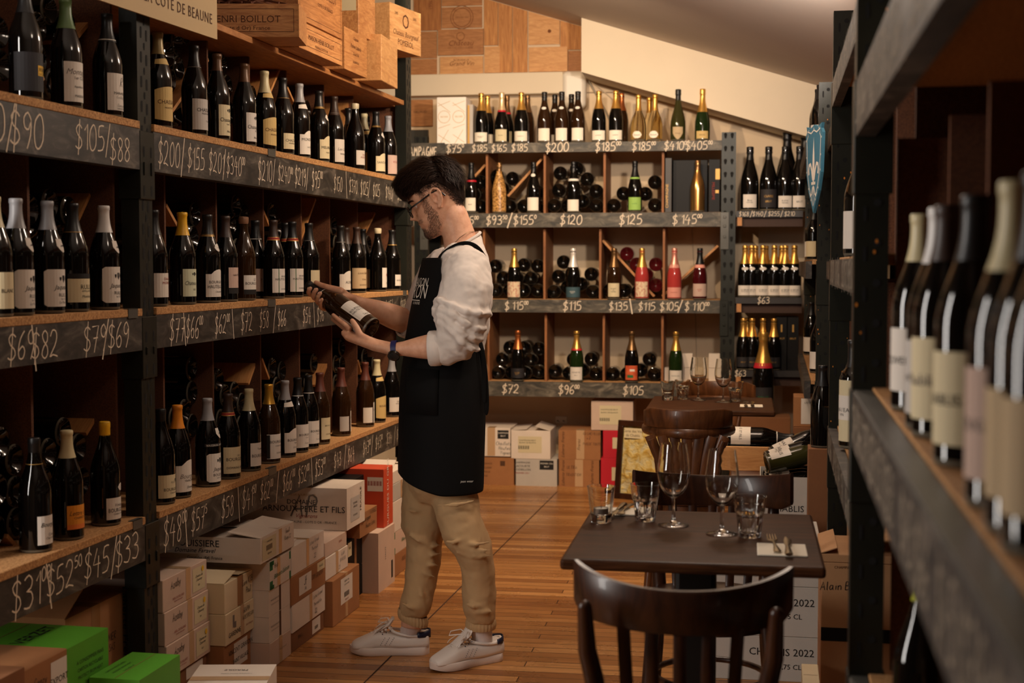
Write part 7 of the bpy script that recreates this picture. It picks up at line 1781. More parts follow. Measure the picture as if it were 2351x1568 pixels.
# rock on the duct
a = BF.xz_at(1024, 168, DUCT_Y + .05)
mb = MB(); mb.ball((0, 0, .012), (.045, .03, .020), 12, 8); mb.ball((.022, .005, .016), (.025, .02, .020), 10, 6)
o = mb.build('stone', speckle('stone_grey', rgb(90, 78, 58), rgb(150, 130, 98), 90, .9), M=BF.M @ Matrix.Translation((a[0], DUCT_Y + .04, zt + .004)), smooth=60)
tag(o, 'small grey stone lying on the duct below the crate boards', 'stone')
# map board hung on the top shelf of the left rack
zb_ = 2.127
pB = at_depth(497, 90, F_PX / 716.0); pA = at_depth(205, -6, F_PX / 852.0)
L = sqrt((pB.x - pA.x) ** 2 + (pB.y - pA.y) ** 2)
MMB = Matrix.Translation((pA.x, pA.y, (pA.z + pB.z) / 2)) @ Matrix.Rotation(atan2(pB.y - pA.y, pB.x - pA.x), 4, 'Z')
def map_material():
    m, nt, b = _nt('printed_map')
    v = coords(nt)
    f = noise(nt, v, 14, 9, .72, .4)
    nt.links.new(ramp(nt, f, [(.36, rgb(96, 76, 50)), (.44, rgb(172, 142, 98)), (.6, rgb(190, 160, 112)), (.64, rgb(110, 86, 56)), (.68, rgb(190, 160, 112))]), b.inputs['Base Color'])
    b.inputs['Roughness'].default_value = .7
    return m
mb = MB(); mb.box(0, L, -.003, .003, 0, .62)
put_flat(mb, text2d('VIGNOBLE DE LA COTE DE BEAUNE', .047, stretch=.82, track=.1), L * .47, -.0042, .042, 1)
mb.quad((.03, -.0036, .12), (L - .025, -.0036, .12), (L - .025, -.0036, .60), (.03, -.0036, .60), 2)
for k in range(7):
    path = [(L * .2 + .1 * k + .02 * sin(q * 1.3 + k) + q * .028, .40 - q * .022 - .03 * sin(q * .9 + k * 2)) for q in range(14)]
    v2, f2 = _ribbon([(min(px, L - .03), max(pz, .125)) for px, pz in path], .0025); put_flat(mb, (v2, f2), 0, -.0042, 0, 1)
o = mb.build('map_board', [plain('map_paper', rgb(196, 168, 124), .7), M_INKB, map_material()], M=MMB)
tag(o, 'cream printed map board hung high on the front of the left rack', 'map')
# blue shield sign on the right rack
mb = MB()
sh = [(-.5, .78), (-.42, .88), (-.46, 1.0), (-.2, .93), (0, 1.0), (.2, .93), (.46, 1.0), (.42, .88), (.5, .78), (.47, .3), (.44, -.1), (.3, -.5), (0, -1.0), (-.3, -.5), (-.44, -.1), (-.47, .3)]
SX, SZ = .155, .185
mb.prism([(x * SX * 2 * .8, z * SZ) for x, z in sh], 0, .012, 0, cap_mi=0)
inn = [(x * SX * 2 * .66, z * SZ * .86 + .004) for x, z in sh]; 
v2, f2 = _ribbon(inn + [inn[0]], .006); put_flat(mb, (v2, f2), 0, -.0008, 0, 1)
def blob(pts): put_flat(mb, (pts, [tuple(range(len(pts)))]), 0, -.0010, 0, 1)
blob([(-.008, -.06), (.008, -.06), (.016, .0), (.012, .06), (0, .135), (-.012, .06), (-.016, .0)])
for s in (-1, 1):
    v2, f2 = _ribbon([(s * x, z) for x, z in ((.010, -.045), (.025, -.005), (.045, .022), (.065, .018), (.072, -.004), (.066, -.022))], .016); put_flat(mb, (v2, f2), 0, -.0010, 0, 1)
    v2, f2 = _ribbon([(s * x, z) for x, z in ((.010, -.075), (.022, -.105), (.040, -.112), (.048, -.098))], .010); put_flat(mb, (v2, f2), 0, -.0010, 0, 1)
blob([(-.03, -.066), (.03, -.066), (.03, -.054), (-.03, -.054)]); blob([(-.007, -.07), (.007, -.07), (0, -.145)])
for (x, z) in ((-.3, .93), (0, .94), (.3, .93), (-.45, .7), (.45, .7), (-.42, .3), (.42, .3), (-.40, -.05), (.40, -.05), (-.28, -.45), (.28, -.45), (-.13, -.72), (.13, -.72)):
    blob([(x * SX * 1.62 + .004 * cos(t * pi / 4), z * SZ * .97 + .005 * sin(t * pi / 4)) for t in range(8)])
ps = at_depth(1868, 388, F_PX / 545.0)
o = mb.build('shield_sign', [plain('sign_blue', rgb(60, 120, 146), .6, var=.12, vscale=60), M_INKW], M=Matrix.Translation(ps) @ Matrix.Rotation(-radians(86), 4, 'Z') @ Matrix.Rotation(0, 4, 'X'))
tag(o, 'blue shield sign with a white lily emblem, mounted on the right rack', 'sign')

# ---- pine crates on top of the left rack
def crate(M, w, d, h, label, texts=(), mat=None, open_side=None, frame_line=True):
    t = 0.010
    mb = MB(); mat = mat or M_CRATE
    mb.box(-w / 2, w / 2, -d / 2, d / 2, 0, h)
    if frame_line:
        pts = [(-w / 2 + .018, .018), (w / 2 - .018, .018), (w / 2 - .018, h - .018), (-w / 2 + .018, h - .018), (-w / 2 + .018, .018)]
        for a, b in zip(pts, pts[1:]):
            v2, f2 = _ribbon([a, b], .0018); put_flat(mb, (v2, f2), 0, -d / 2 - .0006, 0, 1)
    for (face, s, size, x, z, kind, *st) in texts:
        tt = text2d(s, size * 1.35, shear=.3 if kind == 'i' else 0, stretch=st[0] if st else 1)
        if face == 'front': put_flat(mb, tt, x, -d / 2 - .0008, z, 1)
        elif face == 'right': put_flat(mb, tt, w / 2 + .0008, x, z, 1, axis='right')
    o = mb.build('wine_crate', [mat, plain('branded_print', rgb(92, 50, 22), .8)], M=M); bevel(o, .002, 1)
    for zz in (h * .5,):
        mb = MB()
        for xx in (-w / 2 + .006, w / 2 - .006):
            for q in (.2, .5, .8): mb.box(xx - .0012, xx + .0012, -d / 2 - .0012, -d / 2, h * q - .0012, h * q + .0012)
        mb.build('nails', M_GALV, o)
    return tag(o, label, 'crate', 'pine wine crates on top of the left rack')
ZS = 2.1985
def lf_crate(u0, u1, y, d, z, h, turn, *a, **k):
    x0, x1 = LF.x_at(u0, y, z), LF.x_at(u1, y, z)
    return crate(LF.M @ Matrix.Translation(((x0 + x1) / 2, y + d / 2, z)) @ Matrix.Rotation(turn, 4, 'Z'), x1 - x0 - .006, d, h, *a, **k)
# crate whose long printed side faces the camera and overhangs the shelf
p = at_depth(684.6, 74, 5.0)
crate(Matrix.Translation((p.x - .25, p.y + .11, ZS)) @ Matrix.Rotation(radians(1), 4, 'Z'), .50, .215, .115, 'pine crate with big serif print facing the camera, beside the map board', [('front', 'HENRI BOILLOT', .026, .06, .050, 'p'), ('front', '(Cote d Or) France', .015, .06, .024, 'p', 1.1), ('front', 'HB', .020, -.07, .085, 'p')])
mb = MB(); rnd = random.Random(9)
for k in range(26):
    x0_ = rnd.uniform(-.22, .06); mb.tube([(x0_, rnd.uniform(-.09, .09), .006), (x0_ + .06, rnd.uniform(-.09, .09), .02 + rnd.uniform(0, .02)), (x0_ + .15, rnd.uniform(-.09, .09), .008)], .004, 6)
o = mb.build('dry_vine_twigs', plain('twig', rgb(92, 48, 24), .8), M=Matrix.Translation((p.x - .26, p.y + .11, ZS + .1155)))
tag(o, 'tangle of dry vine twigs lying on the serif-printed crate', 'twigs'); o['kind'] = 'stuff'
lf_crate(686, 786, -.08, .33, ZS, .10, radians(0), 'low pine crate with a faded frame and print, standing on the shelf in the middle', [('front', 'MAISON HENRI BOILLOT', .020, .0, .045, 'p'), ('front', 'MEURSAULT COTE D OR', .010, .0, .024, 'p')], M_CRATE)
lf_crate(684, 786, -.09, .34, ZS + .1015, .22, radians(0), 'pine crate stacked on the faded-print one, cut by the picture edge', [('front', 'HENRI BOILLOT', .028, .05, .12, 'p'), ('front', 'COTE D OR FRANCE', .014, .05, .08, 'p')], M_CRATE3)
lf_crate(790, 843, -.065, .33, ZS, .172, radians(0), 'pine crate with script print, right of the faded-print one', [('front', 'Chateau', .015, .0, .135, 'i'), ('front', 'Pichon Lalande', .018, .0, .10, 'i'), ('front', 'Grand Vin', .014, 0, .072, 'i'), ('front', 'LES BARTONS', .010, 0, .04, 'p')], M_CRATE, frame_line=False)
lf_crate(870, 916, -.10, .36, ZS, .20, radians(3), 'plain pale pine crate at the far end of the shelf, under the jutting one', [], M_CRATE2, frame_line=False)
o = lf_crate(823, 862, -.06, .30, ZS + .1735, .22, radians(0), 'pine crate with a paper label at the top edge of the picture', [], M_CRATE, frame_line=False)
lw = o.dimensions.x / 2
mb = MB(); mb.quad((-lw - .001, .14, .10), (-lw - .001, -.14, .10), (-lw - .001, -.14, .215), (-lw - .001, .14, .215)); put_flat(mb, text2d('GRAND VIN', .03), -lw - .0015, 0, .15, 1, axis='left'); mb.build('paper_label', [PAPER['cream'], M_INKR], o)
crate(LF.M @ Matrix.Translation((2.60, .10, ZS + .2015)) @ Matrix.Rotation(radians(-10), 4, 'Z'), .34, .34, .205, 'pine crate jutting out at the far end, printed with an oval crest and bold capitals', [('front', 'Chateau Bourgneuf', .026, 0, .068, 'i'), ('front', 'POMEROL', .028, 0, .025, 'p'), ('front', 'O', .070, 0, .108, 'p'), ('front', '2005', .014, -.1, .16, 'p'), ('front', '2005', .014, .1, .16, 'p')], M_CRATE2, frame_line=False)
# ------------------------------------------------------------------ the person: a man in profile reading a bottle
def skin_material():
    m, nt, b = _nt('skin')
    v = coords(nt)
    f = noise(nt, v, 40, 5, .6)
    nt.links.new(ramp(nt, f, [(.3, rgb(214, 154, 122)), (.7, rgb(236, 184, 150))]), b.inputs['Base Color'])
    b.inputs['Roughness'].default_value = .48
    b.inputs['Subsurface Weight'].default_value = .15
    b.inputs['Subsurface Radius'].default_value = (.010, .004, .002)
    b.inputs['Subsurface Scale'].default_value = .6
    bump(nt, b, noise(nt, v, 420, 3), .12, .001)
    return m
def cloth(name, col, scale, bmp, fold=0.0, rough=.9, var=.05):
    m, nt, b = _nt(name)
    f = noise(nt, coords(nt), 14, 4)
    nt.links.new(ramp(nt, f, [(.3, tuple(c * (1 - var) for c in col[:3]) + (1,)), (.7, tuple(min(1, c * (1 + var)) for c in col[:3]) + (1,))]), b.inputs['Base Color'])
    b.inputs['Roughness'].default_value = rough; b.inputs['Specular IOR Level'].default_value = .2
    n1 = noise(nt, coords(nt), scale, 2)
    bump(nt, b, n1, bmp, .0006)
    return m
M_SKIN = skin_material()
M_SHIRT = cloth('white_sweatshirt', rgb(226, 214, 204), 600, .3)
M_APRON = cloth('black_apron', rgb(13, 12, 12), 900, .3, rough=.85)
M_TROUSER = cloth('beige_twill', rgb(190, 156, 114), 700, .3)
M_SOCK = cloth('white_sock', rgb(222, 208, 202), 500, .4)
M_SHOE = plain('white_leather', rgb(232, 220, 210), .42, bmp=.06, bscale=160)
M_SOLE = plain('white_rubber', rgb(226, 208, 196), .55)
M_NAVY = plain('navy_leather', rgb(22, 26, 52), .45)
M_HAIR = plain('dark_hair', rgb(42, 26, 17), .55, spec=.22)
M_BEARD = plain('beard_hair', rgb(92, 64, 46), .6)
M_FRAME = plain('black_acetate', rgb(16, 15, 16), .25)
M_STRAP = plain('navy_strap', rgb(28, 28, 84), .5)
P3 = at_depth
DB = 5.04
def hor_ring(uL, uR, v, d, hd, n=30, yaw=0.0, e=1.0, sl=0.0):
    c = P3((uL + uR) / 2, v, d); hx = (uR - uL) / 2 * d / F_PX
    out = []
    for k in range(n):
        a = 2 * pi * k / n
        x = hx * math.copysign(abs(cos(a)) ** e, cos(a)); y = hd * math.copysign(abs(sin(a)) ** e, sin(a))
        out.append((c.x + x * cos(yaw) - y * sin(yaw), c.y + x * sin(yaw) + y * cos(yaw), c.z + x * sl))
    return out
def remesh(o, vox, smooth_it=6, fac=.5, disp=0.0, dscale=.08, seed=0):
    m = o.modifiers.new('remesh', 'REMESH'); m.mode = 'VOXEL'; m.voxel_size = vox; m.use_smooth_shade = True
    s = o.modifiers.new('smooth', 'SMOOTH'); s.iterations = smooth_it; s.factor = fac
    if disp:
        t = bpy.data.textures.new('folds', 'CLOUDS'); t.noise_scale = dscale; t.noise_depth = 2
        d = o.modifiers.new('folds', 'DISPLACE'); d.texture = t; d.strength = disp; d.mid_level = .5; d.texture_coords = 'LOCAL'
    return o
EAR = P3(1003, 458, DB - .075)
TILT = radians(28); HYAW = radians(6)
# head axes in the room: forward f, up h, left l (towards the camera)
_f0 = Vector((-cos(HYAW), -sin(HYAW), 0)); _l = Vector((sin(HYAW), -cos(HYAW), 0))
HF = _f0 * cos(TILT) + Vector((0, 0, -1)) * sin(TILT)
HH = _f0 * sin(TILT) + Vector((0, 0, 1)) * cos(TILT)
HO = EAR - _l * .075
HM = Matrix(((HF.x, _l.x, HH.x, HO.x), (HF.y, _l.y, HH.y, HO.y), (HF.z, _l.z, HH.z, HO.z), (0, 0, 0, 1)))   # local x forward, y left, z up
person = empty('person', loc=(P3(1040, 1510, DB).x, DB, 0))
tag(person, 'man in white sweatshirt, black apron and beige trousers looking down at a bottle', 'person')
HMi = HM.inverted()
bpy.context.view_layer.update()
def interp(tab, h):
    if h <= tab[0][0]: return tab[0][1:]
    for a, b in zip(tab, tab[1:]):
        if a[0] <= h <= b[0]:
            t = (h - a[0]) / (b[0] - a[0]); return tuple(p + t * (q - p) for p, q in zip(a[1:], b[1:]))
    return tab[-1][1:]
HT = [(-.116, .070, .012, .020), (-.110, .081, .0, .032), (-.103, .0885, -.02, .041), (-.095, .0920, -.035, .047), (-.086, .0915, -.05, .052), (-.076, .0880, -.058, .0555), (-.068, .0880, -.066, .058), (-.0615, .0925, -.070, .0600), (-.0565, .0915, -.074, .061), (-.0545, .0890, -.075, .0615), (-.0525, .0925, -.076, .062), (-.047, .0940, -.079, .063), (-.038, .0905, -.083, .065), (-.022, .0880, -.090, .0675), (0, .0850, -.099, .071), (.02, .0835, -.104, .0735), (.036, .0885, -.106, .0745), (.055, .0860, -.104, .0745), (.075, .0760, -.097, .071), (.092, .0610, -.086, .064), (.106, .042, -.069, .052), (.117, .018, -.046, .034), (.123, -.008, -.022, .010)]
def head_pt(phi, h):
    F, B, W = interp(HT, h)
    fc = (F + B) / 2 * .25 - .002
    if not (B < fc < F): fc = (F + B) / 2
    c, s = cos(phi), sin(phi)
    a = (F - fc) if c >= 0 else (fc - B)
    x = fc + a * math.copysign(abs(c) ** .92, c); y = W * math.copysign(abs(s) ** .86, s)
    if c > 0:
        # nose, sockets, brow, lids, cheekbone, mouth corner
        t = max(0, min(1, (.024 - h) / .044)) if h > -.020 else max(0, 1 - (-.020 - h) / .0165)
        wd = .0058 + .0062 * max(0, min(1, (.02 - h) / .045))
        x += .0285 * t ** 1.15 * math.exp(-(y / wd) ** 2)
        for s_ in (-1, 1):
            x -= .0085 * math.exp(-((y - s_ * .031) / .015) ** 2 - ((h - .012) / .012) ** 2)
            x += .0050 * math.exp(-((y - s_ * .031) / .010) ** 2 - ((h - .011) / .007) ** 2)
            x += .0030 * math.exp(-((y - s_ * .030) / .016) ** 2 - ((h - .034) / .006) ** 2)
            x -= .0030 * math.exp(-((y - s_ * .024) / .006) ** 2 - ((h + .0545) / .004) ** 2)
            x += .0030 * math.exp(-((y - s_ * .011) / .005) ** 2 - ((h + .027) / .006) ** 2)
    return Vector((x, y, h))
def to_room(p): return HM @ Vector(p)
mb = MB()                                              # the body is gathered in room space, then moved to the head's axes
hs = []
h = -.116
while h < .1235: hs.append(h); h += .0032 if h < .045 else .006
hs.append(.123)
NP = 84
phis = []
for k in range(NP):
    q = k / NP * 2 - 1; phis.append(pi * math.copysign(abs(q) ** 1.35, q))
mb.loft([[tuple(to_room(head_pt(p, h))) for p in phis] for h in hs])
# ears
for s_ in (-1, 1):
    def E(f, h, out): return tuple(to_room((f, s_ * (.0725 + out), h)))
    mb.tube([E(.010, .006, .0), E(.014, .020, .004), (E(.010, .034, .009)), E(-.004, .041, .012), E(-.018, .033, .015), E(-.022, .014, .016), E(-.016, -.006, .012), E(-.006, -.020, .007), E(.003, -.028, .003), E(.008, -.022, .000)], [.004, .0042, .0044, .0046, .0048, .0046, .0045, .0048, .0062, .005], 10)
    mb.tube([E(-.004, .028, .004), E(-.012, .010, .006), E(-.004, -.008, .003), E(.004, -.016, .0)], [.006, .007, .006, .005], 8)
    mb.tube([E(.010, .000, .001), E(.009, -.008, .002)], [.0045, .0045], 8)
# neck, shoulders, torso core, upper arms
mb.tube([to_room((-.020, 0, -.02)), P3(1040, 500, DB), P3(1052, 535, DB), P3(1062, 572, DB), P3(1066, 612, DB)], [(.058, .056), (.056, .055), (.057, .057), (.066, .064), (.085, .08)], 26)
mb.loft([hor_ring(1005, 1110, 600, DB, .14), hor_ring(985, 1118, 660, DB, .15), hor_ring(965, 1110, 760, DB, .13), hor_ring(960, 1085, 850, DB, .12), hor_ring(950, 1090, 960, DB, .13)])
SH_N, EL_N, WR_N = P3(1076, 622, 4.86), P3(1046, 792, 4.80), P3(905, 802, 4.84)
SH_F, EL_F, WR_F = P3(1010, 622, 5.22), P3(958, 748, 5.27), P3(806, 690, 5.10)
mb.tube([P3(1050, 620, 4.98), SH_N, P3(1070, 700, 4.82), EL_N], [.06, .055, .048, .044], 18)
mb.tube([P3(1030, 620, 5.10), SH_F, P3(985, 690, 5.26), EL_F], [.06, .055, .046, .044], 18)
def mid(a, b, t): return a + (b - a) * t
mb.tube([EL_N, mid(EL_N, WR_N, .15), mid(EL_N, WR_N, .35), mid(EL_N, WR_N, .6), mid(EL_N, WR_N, .85), WR_N, mid(EL_N, WR_N, 1.06)], [.043, .047, .046, .037, (.0285, .0250), (.0290, .0225), (.029, .022)], 22)
mb.tube([EL_F, mid(EL_F, WR_F, .2), mid(EL_F, WR_F, .4), mid(EL_F, WR_F, .65), mid(EL_F, WR_F, .88), WR_F, mid(EL_F, WR_F, 1.06)], [.043, .047, .045, .037, (.029, .026), (.0285, .024), (.03, .022)], 22)
for leg in ((P3(1040, 960, 4.98), P3(1044, 1128, 4.975), P3(1072, 1235, 4.955), P3(1094, 1300, 4.97), P3(1106, 1452, 4.99)), (P3(985, 960, 5.12), P3(972, 1240, 5.10), P3(945, 1440, 5.09))):
    mb.tube(leg, [.06, .05, .04, .035, .03][:len(leg)], 14)
# ---- the bottle he holds (needed to close the hands on it)
BT, BB = P3(707, 653.5, 5.045), P3(853, 756, 4.915)
bz = (BT - BB).normalized()
bx_ = Vector((0, -1, 0)) - bz * Vector((0, -1, 0)).dot(bz); bx_.normalize()        # towards the camera
by_ = bz.cross(bx_)                                                                # up and away from the floor or not
if by_.z < 0: by_ = -by_
LBT = (BT - BB).length; KB = LBT / .2955
def on_bottle(z, ang, off=0.0):
    """a point at height z on the held bottle; ang 0 = towards the camera, 90 = its upper side, 180 = its far side"""
    r = prof_r('burgundy', z) + off
    return BB + bz * z * KB + (bx_ * cos(radians(ang)) + by_ * sin(radians(ang))) * r
def finger(pts, r0, r1):
    n = len(pts); mb.tube(pts, [r0 + (r1 - r0) * i / (n - 1) for i in range(n)], 12)
    mb.ball(tuple(pts[-1]), r1 * .98, 10, 6)
# far (right) hand round the neck: palm on the far side and above, thumb along the top, fingers coming up under towards the camera
pw = WR_F
pc_ = on_bottle(.185, 150, .016)
kn = on_bottle(.235, 195, .014)
mb.tube([mid(EL_F, WR_F, 1.0), mid(pw, pc_, .5) + by_ * .004, pc_, on_bottle(.215, 170, .013), on_bottle(.24, 185, .012)], [(.029, .022), (.034, .020), (.038, .017), (.040, .014), (.036, .012)], 20)
finger([mid(pw, pc_, .45) + by_ * .010, on_bottle(.185, 105, .013), on_bottle(.222, 92, .010), on_bottle(.252, 84, .009), on_bottle(.272, 80, .008)], .0150, .0085)
for zz, e0, e1, r in ((.270, 292, 352, .0090), (.246, 285, 372, .0095), (.222, 282, 366, .0092), (.200, 280, 346, .0080)):
    finger([on_bottle(zz - .012, 200, .012), on_bottle(zz - .004, 236, .010), on_bottle(zz, (236 + e0) / 2 + 6, .0095), on_bottle(zz, e0 + 12, .0092), on_bottle(zz - .002, e1 - 22, .0088), on_bottle(zz - .004, e1, .0085)], r + .001, r * .88)
# near (left) hand under the base: palm up, thumb on the camera side, fingers along the underside
q0 = on_bottle(.030, 292, .020); q1 = on_bottle(.075, 285, .016)
mb.tube([WR_N, mid(WR_N, q0, .45) + Vector((0, 0, -.004)), mid(WR_N, q0, .8), q0, on_bottle(.052, 285, .016), on_bottle(.070, 286, .014)], [(.029, .022), (.035, .021), (.040, .020), (.042, .017), (.038, .013), (.026, .010)], 20)
finger([mid(WR_N, q0, .50) + Vector((.0, -.012, .004)), on_bottle(-.004, -34, .018), on_bottle(.028, -18, .012), on_bottle(.050, -10, .0095)], .0140, .0092)
for k, (e, z1, r) in enumerate(((318, .128, .0092), (292, .132, .0096), (266, .122, .0092))):
    finger([on_bottle(.045, e - 2, .013), on_bottle(.075, e, .011), on_bottle(.100, e, .0095), on_bottle(z1, e + 3, .009)], r + .001, r * .86)
finger([on_bottle(.020, 236, .016), on_bottle(.030, 216, .012), on_bottle(.030, 190, .010), on_bottle(.026, 165, .009)], .0092, .0075)
body = mb.build('body', M_SKIN, smooth=80)
body.data.transform(HMi)
body.parent = person; body.matrix_world = HM
bpy.context.view_layer.update()
remesh(body, .0034, 4, .5)
# nails
for nm, z, ang, par in (('nail', .2685, 350, 0), ('nail', .243, 371, 0), ('nail', .219, 364, 0), ('nail', .197, 344, 0)):
    p = on_bottle(z, ang - 2, .0172); d1 = (on_bottle(z, ang + 8, .0172) - p).normalized(); n_ = (p - (BB + bz * z * KB)).normalized(); s_ = d1.cross(n_)
    pm = MB(); pm.add([tuple(p + d1 * .005 * cos(t * pi / 5) + s_ * .0042 * sin(t * pi / 5) + n_ * (.0006 - .0008 * abs(sin(t * pi / 5)))) for t in range(10)], [tuple(range(10))])
    pm.build('fingernail', plain('nail', rgb(232, 182, 158), .3), body).matrix_parent_inverse = HMi
held = BB
Mb = Matrix(((bx_.x, by_.x, bz.x, BB.x), (bx_.y, by_.y, bz.y, BB.y), (bx_.z, by_.z, bz.z, BB.z), (0, 0, 0, 1)))
if Mb.to_3x3().determinant() < 0: Mb = Matrix(((by_.x, bx_.x, bz.x, BB.x), (by_.y, bx_.y, bz.y, BB.y), (by_.z, bx_.z, bz.z, BB.z), (0, 0, 0, 1))); LANG = radians(90 - 60)
else: LANG = radians(58)
Mb = Mb @ Matrix.Scale(KB, 4, (0, 0, 1))
bottle(Mb, 'burgundy', M_GL_AMBER, 'black', 'cap', .222, 'brown glass bottle with white label held in the man\'s two hands', 'wine bottle', None,
       [('white', .030, .118, 52, dict(ang=LANG, text=';.02|BOURGOGNE;.009|HAUTES-COTES;.008|;.012|Simon;.009;k;h')), ('white', .030, .110, 22, dict(ang=LANG - radians(112) if LANG > radians(45) else LANG + radians(112), name='back_label'))], [(M_INKW, .2235, .2262)], seg=40)
# ---- eyes, brows, beard, hair
for s_ in (-1, 1):
    pm = MB(); pm.ball((.0655, s_ * .029, .011), .0105, 14, 10); o = pm.build('eye', plain('eye_white', rgb(214, 200, 188), .2), person, smooth=80); o.matrix_world = HM
def strands(name, mat, items, parent):
    """hair: each item is (list of points, width) in head axes, drawn as a thin tapering ribbon"""
    pm = MB()
    for pts, w in items:
        n = len(pts); vs = []
        for i, p in enumerate(pts):
            t = (pts[min(i + 1, n - 1)] - pts[max(i - 1, 0)]).normalized()
            out = Vector((p.x + .01, p.y, p.z - .02)).normalized(); s = t.cross(out); s = s.normalized() if s.length > 1e-5 else Vector((0, 0, 1))
            ww = w * (1 - .85 * i / (n - 1)) * .5
            vs += [tuple(p + s * ww), tuple(p - s * ww)]
        pm.add(vs, [(2 * i, 2 * i + 1, 2 * i + 3, 2 * i + 2) for i in range(n - 1)])
    o = pm.build(name, mat, parent); o.matrix_world = HM
    return o
rnd = random.Random(11)
def seg_d(p, a, b):
    ab = (b[0] - a[0], b[1] - a[1]); t = max(0, min(1, ((p[0] - a[0]) * ab[0] + (p[1] - a[1]) * ab[1]) / (ab[0] ** 2 + ab[1] ** 2)))
    return sqrt((p[0] - a[0] - ab[0] * t) ** 2 + (p[1] - a[1] - ab[1] * t) ** 2)
BP = [(.036, .052, .010), (.040, .018, .010), (.040, -.018, .013), (.038, -.045, .018), (.040, -.070, .022), (.060, -.092, .020), (.082, -.098, .016), (.090, -.082, .012)]
items = []
tries = 0
while len(items) < 8500 and tries < 90000:
    tries += 1
    ph = rnd.uniform(-1.75, 1.75); h = rnd.uniform(-.112, .055)
    p = head_pt(ph, h)
    d = min(seg_d((p.x, p.z), a, b) - (a[2] + b[2]) / 2 for a, b in zip(BP, BP[1:]))
    mo = abs(h + .040) < .006 and p.x > .075 and rnd.random() < .35
    if d > rnd.uniform(-.006, .004) and not mo: continue
    if h > -.05 and p.x > .07 and not mo: continue
    n = (p - Vector((.0, 0, p.z * .8 - .01))).normalized()
    g = Vector((.35, 0, -.9)) + Vector((rnd.uniform(-.3, .3), rnd.uniform(-.3, .3), 0)); L = rnd.uniform(.0025, .005)
    items.append(([p + n * .0002, p + n * .0012 + g * L * .5, p + n * .0018 + g * L], .00055))
strands('beard', M_BEARD, items, person)
items = []
for s_ in (-1, 1):
    for k in range(160):
        y = s_ * rnd.uniform(.014, .048); ph = math.asin(max(-1, min(1, y / .0745)))
        p = head_pt(ph * .92, .036 + rnd.uniform(-.003, .0035) - (abs(y) - .03) ** 2 * 8); n = Vector((1, .3 * s_, .1)).normalized()
        items.append(([p + n * .0005, p + n * .0022 + Vector((.001, s_ * .003, .002)), p + n * .0025 + Vector((0, s_ * .008, .002))], .0011))
strands('eyebrows', M_HAIR, items, person)
HB = [(0, .082), (.35, .080), (.62, .066), (.85, .052), (1.05, .046), (1.30, .046), (1.55, .040), (1.80, .022), (2.05, -.020), (2.35, -.058), (2.75, -.080), (3.15, -.084)]
def hair_low(phi):
    a = abs(phi)
    for p, q in zip(HB, HB[1:]):
        if p[0] <= a <= q[0]: return p[1] + (a - p[0]) / (q[0] - p[0]) * (q[1] - p[1])
    return HB[-1][1]
HT2 = [(-.09, .09, -.080, .060), (-.06, .09, -.0935, .066), (-.02, .09, -.108, .0735), (.02, .088, -.120, .0772), (.05, .094, -.124, .0800), (.07, .108, -.124, .0830), (.09, .112, -.119, .0835), (.11, .106, -.108, .078), (.128, .090, -.090, .066), (.142, .062, -.064, .048), (.151, .030, -.034, .026), (.153, .0, -.004, .004)]
def hair_pt(phi, h, grow=1.0):
    F, B, W = interp(HT2, h); c, s = cos(phi), sin(phi); fc = -.004
    a = (F - fc) if c >= 0 else (fc - B)
    q = Vector((fc + a * math.copysign(abs(c) ** .95, c), W * math.copysign(abs(s) ** .9, s), h))
    e = min(1.0, max(0.0, (h - hair_low(phi)) / .045)) ** .7 * grow
    hp = head_pt(phi, min(h, .1225)) if h < .1225 else q
    return hp + (q - hp) * e if h < .1225 else q
pm = MB(); nphi, nh = 72, 30; rings = []
for j in range(nh + 1):
    t = j / nh; r = []
    for k in range(nphi):
        phi = -pi + 2 * pi * k / nphi; lo = hair_low(phi) + (.034 if abs(phi) > 1.1 else .006); h = lo + (.1505 - lo) * t
        p = hair_pt(phi, h, .86); r.append(tuple(p + (p - Vector((0, 0, .03))).normalized() * (-.0015 + .0035 * sin(phi * 17 + h * 90) * min(1, t * 3))))
    rings.append(r)
pm.loft(rings, cap=True)
hair = pm.build('hair', M_HAIR, person, smooth=80); hair.matrix_world = HM
bpy.context.view_layer.update()
items = []
for k in range(13000):
    phi = rnd.uniform(-pi, pi); lo = hair_low(phi); t = rnd.random() ** .8
    h = lo + (.150 - lo) * t
    p = hair_pt(phi, h, .8 + .2 * rnd.random()); n = (p - Vector((0, 0, .02))).normalized()
    short = t < .42 and abs(phi) > .9
    L = rnd.uniform(.005, .012) if short else rnd.uniform(.022, .046)
    comb = Vector((-.15, 0, -.9)) if short else (Vector((.75, .12 * rnd.uniform(-1, 1), -.05)) if p.x > -.05 else Vector((-.1, 0, -.75)))
    tan_ = comb - n * comb.dot(n); tan_ = tan_.normalized() if tan_.length > .01 else n.orthogonal()
    side = n.cross(tan_); cu_ = rnd.uniform(-.5, .5)
    lift = rnd.uniform(.0, .12) if short else rnd.uniform(.05, .34)
    pts = [p - n * .001]
    for q in (1, 2, 3, 4):
        u_ = q / 4; pts.append(p + tan_ * L * u_ + n * (L * lift * sin(u_ * 2.6)) + side * L * cu_ * u_ * u_)
    items.append((pts, .0009 if short else rnd.uniform(.0018, .0032)))
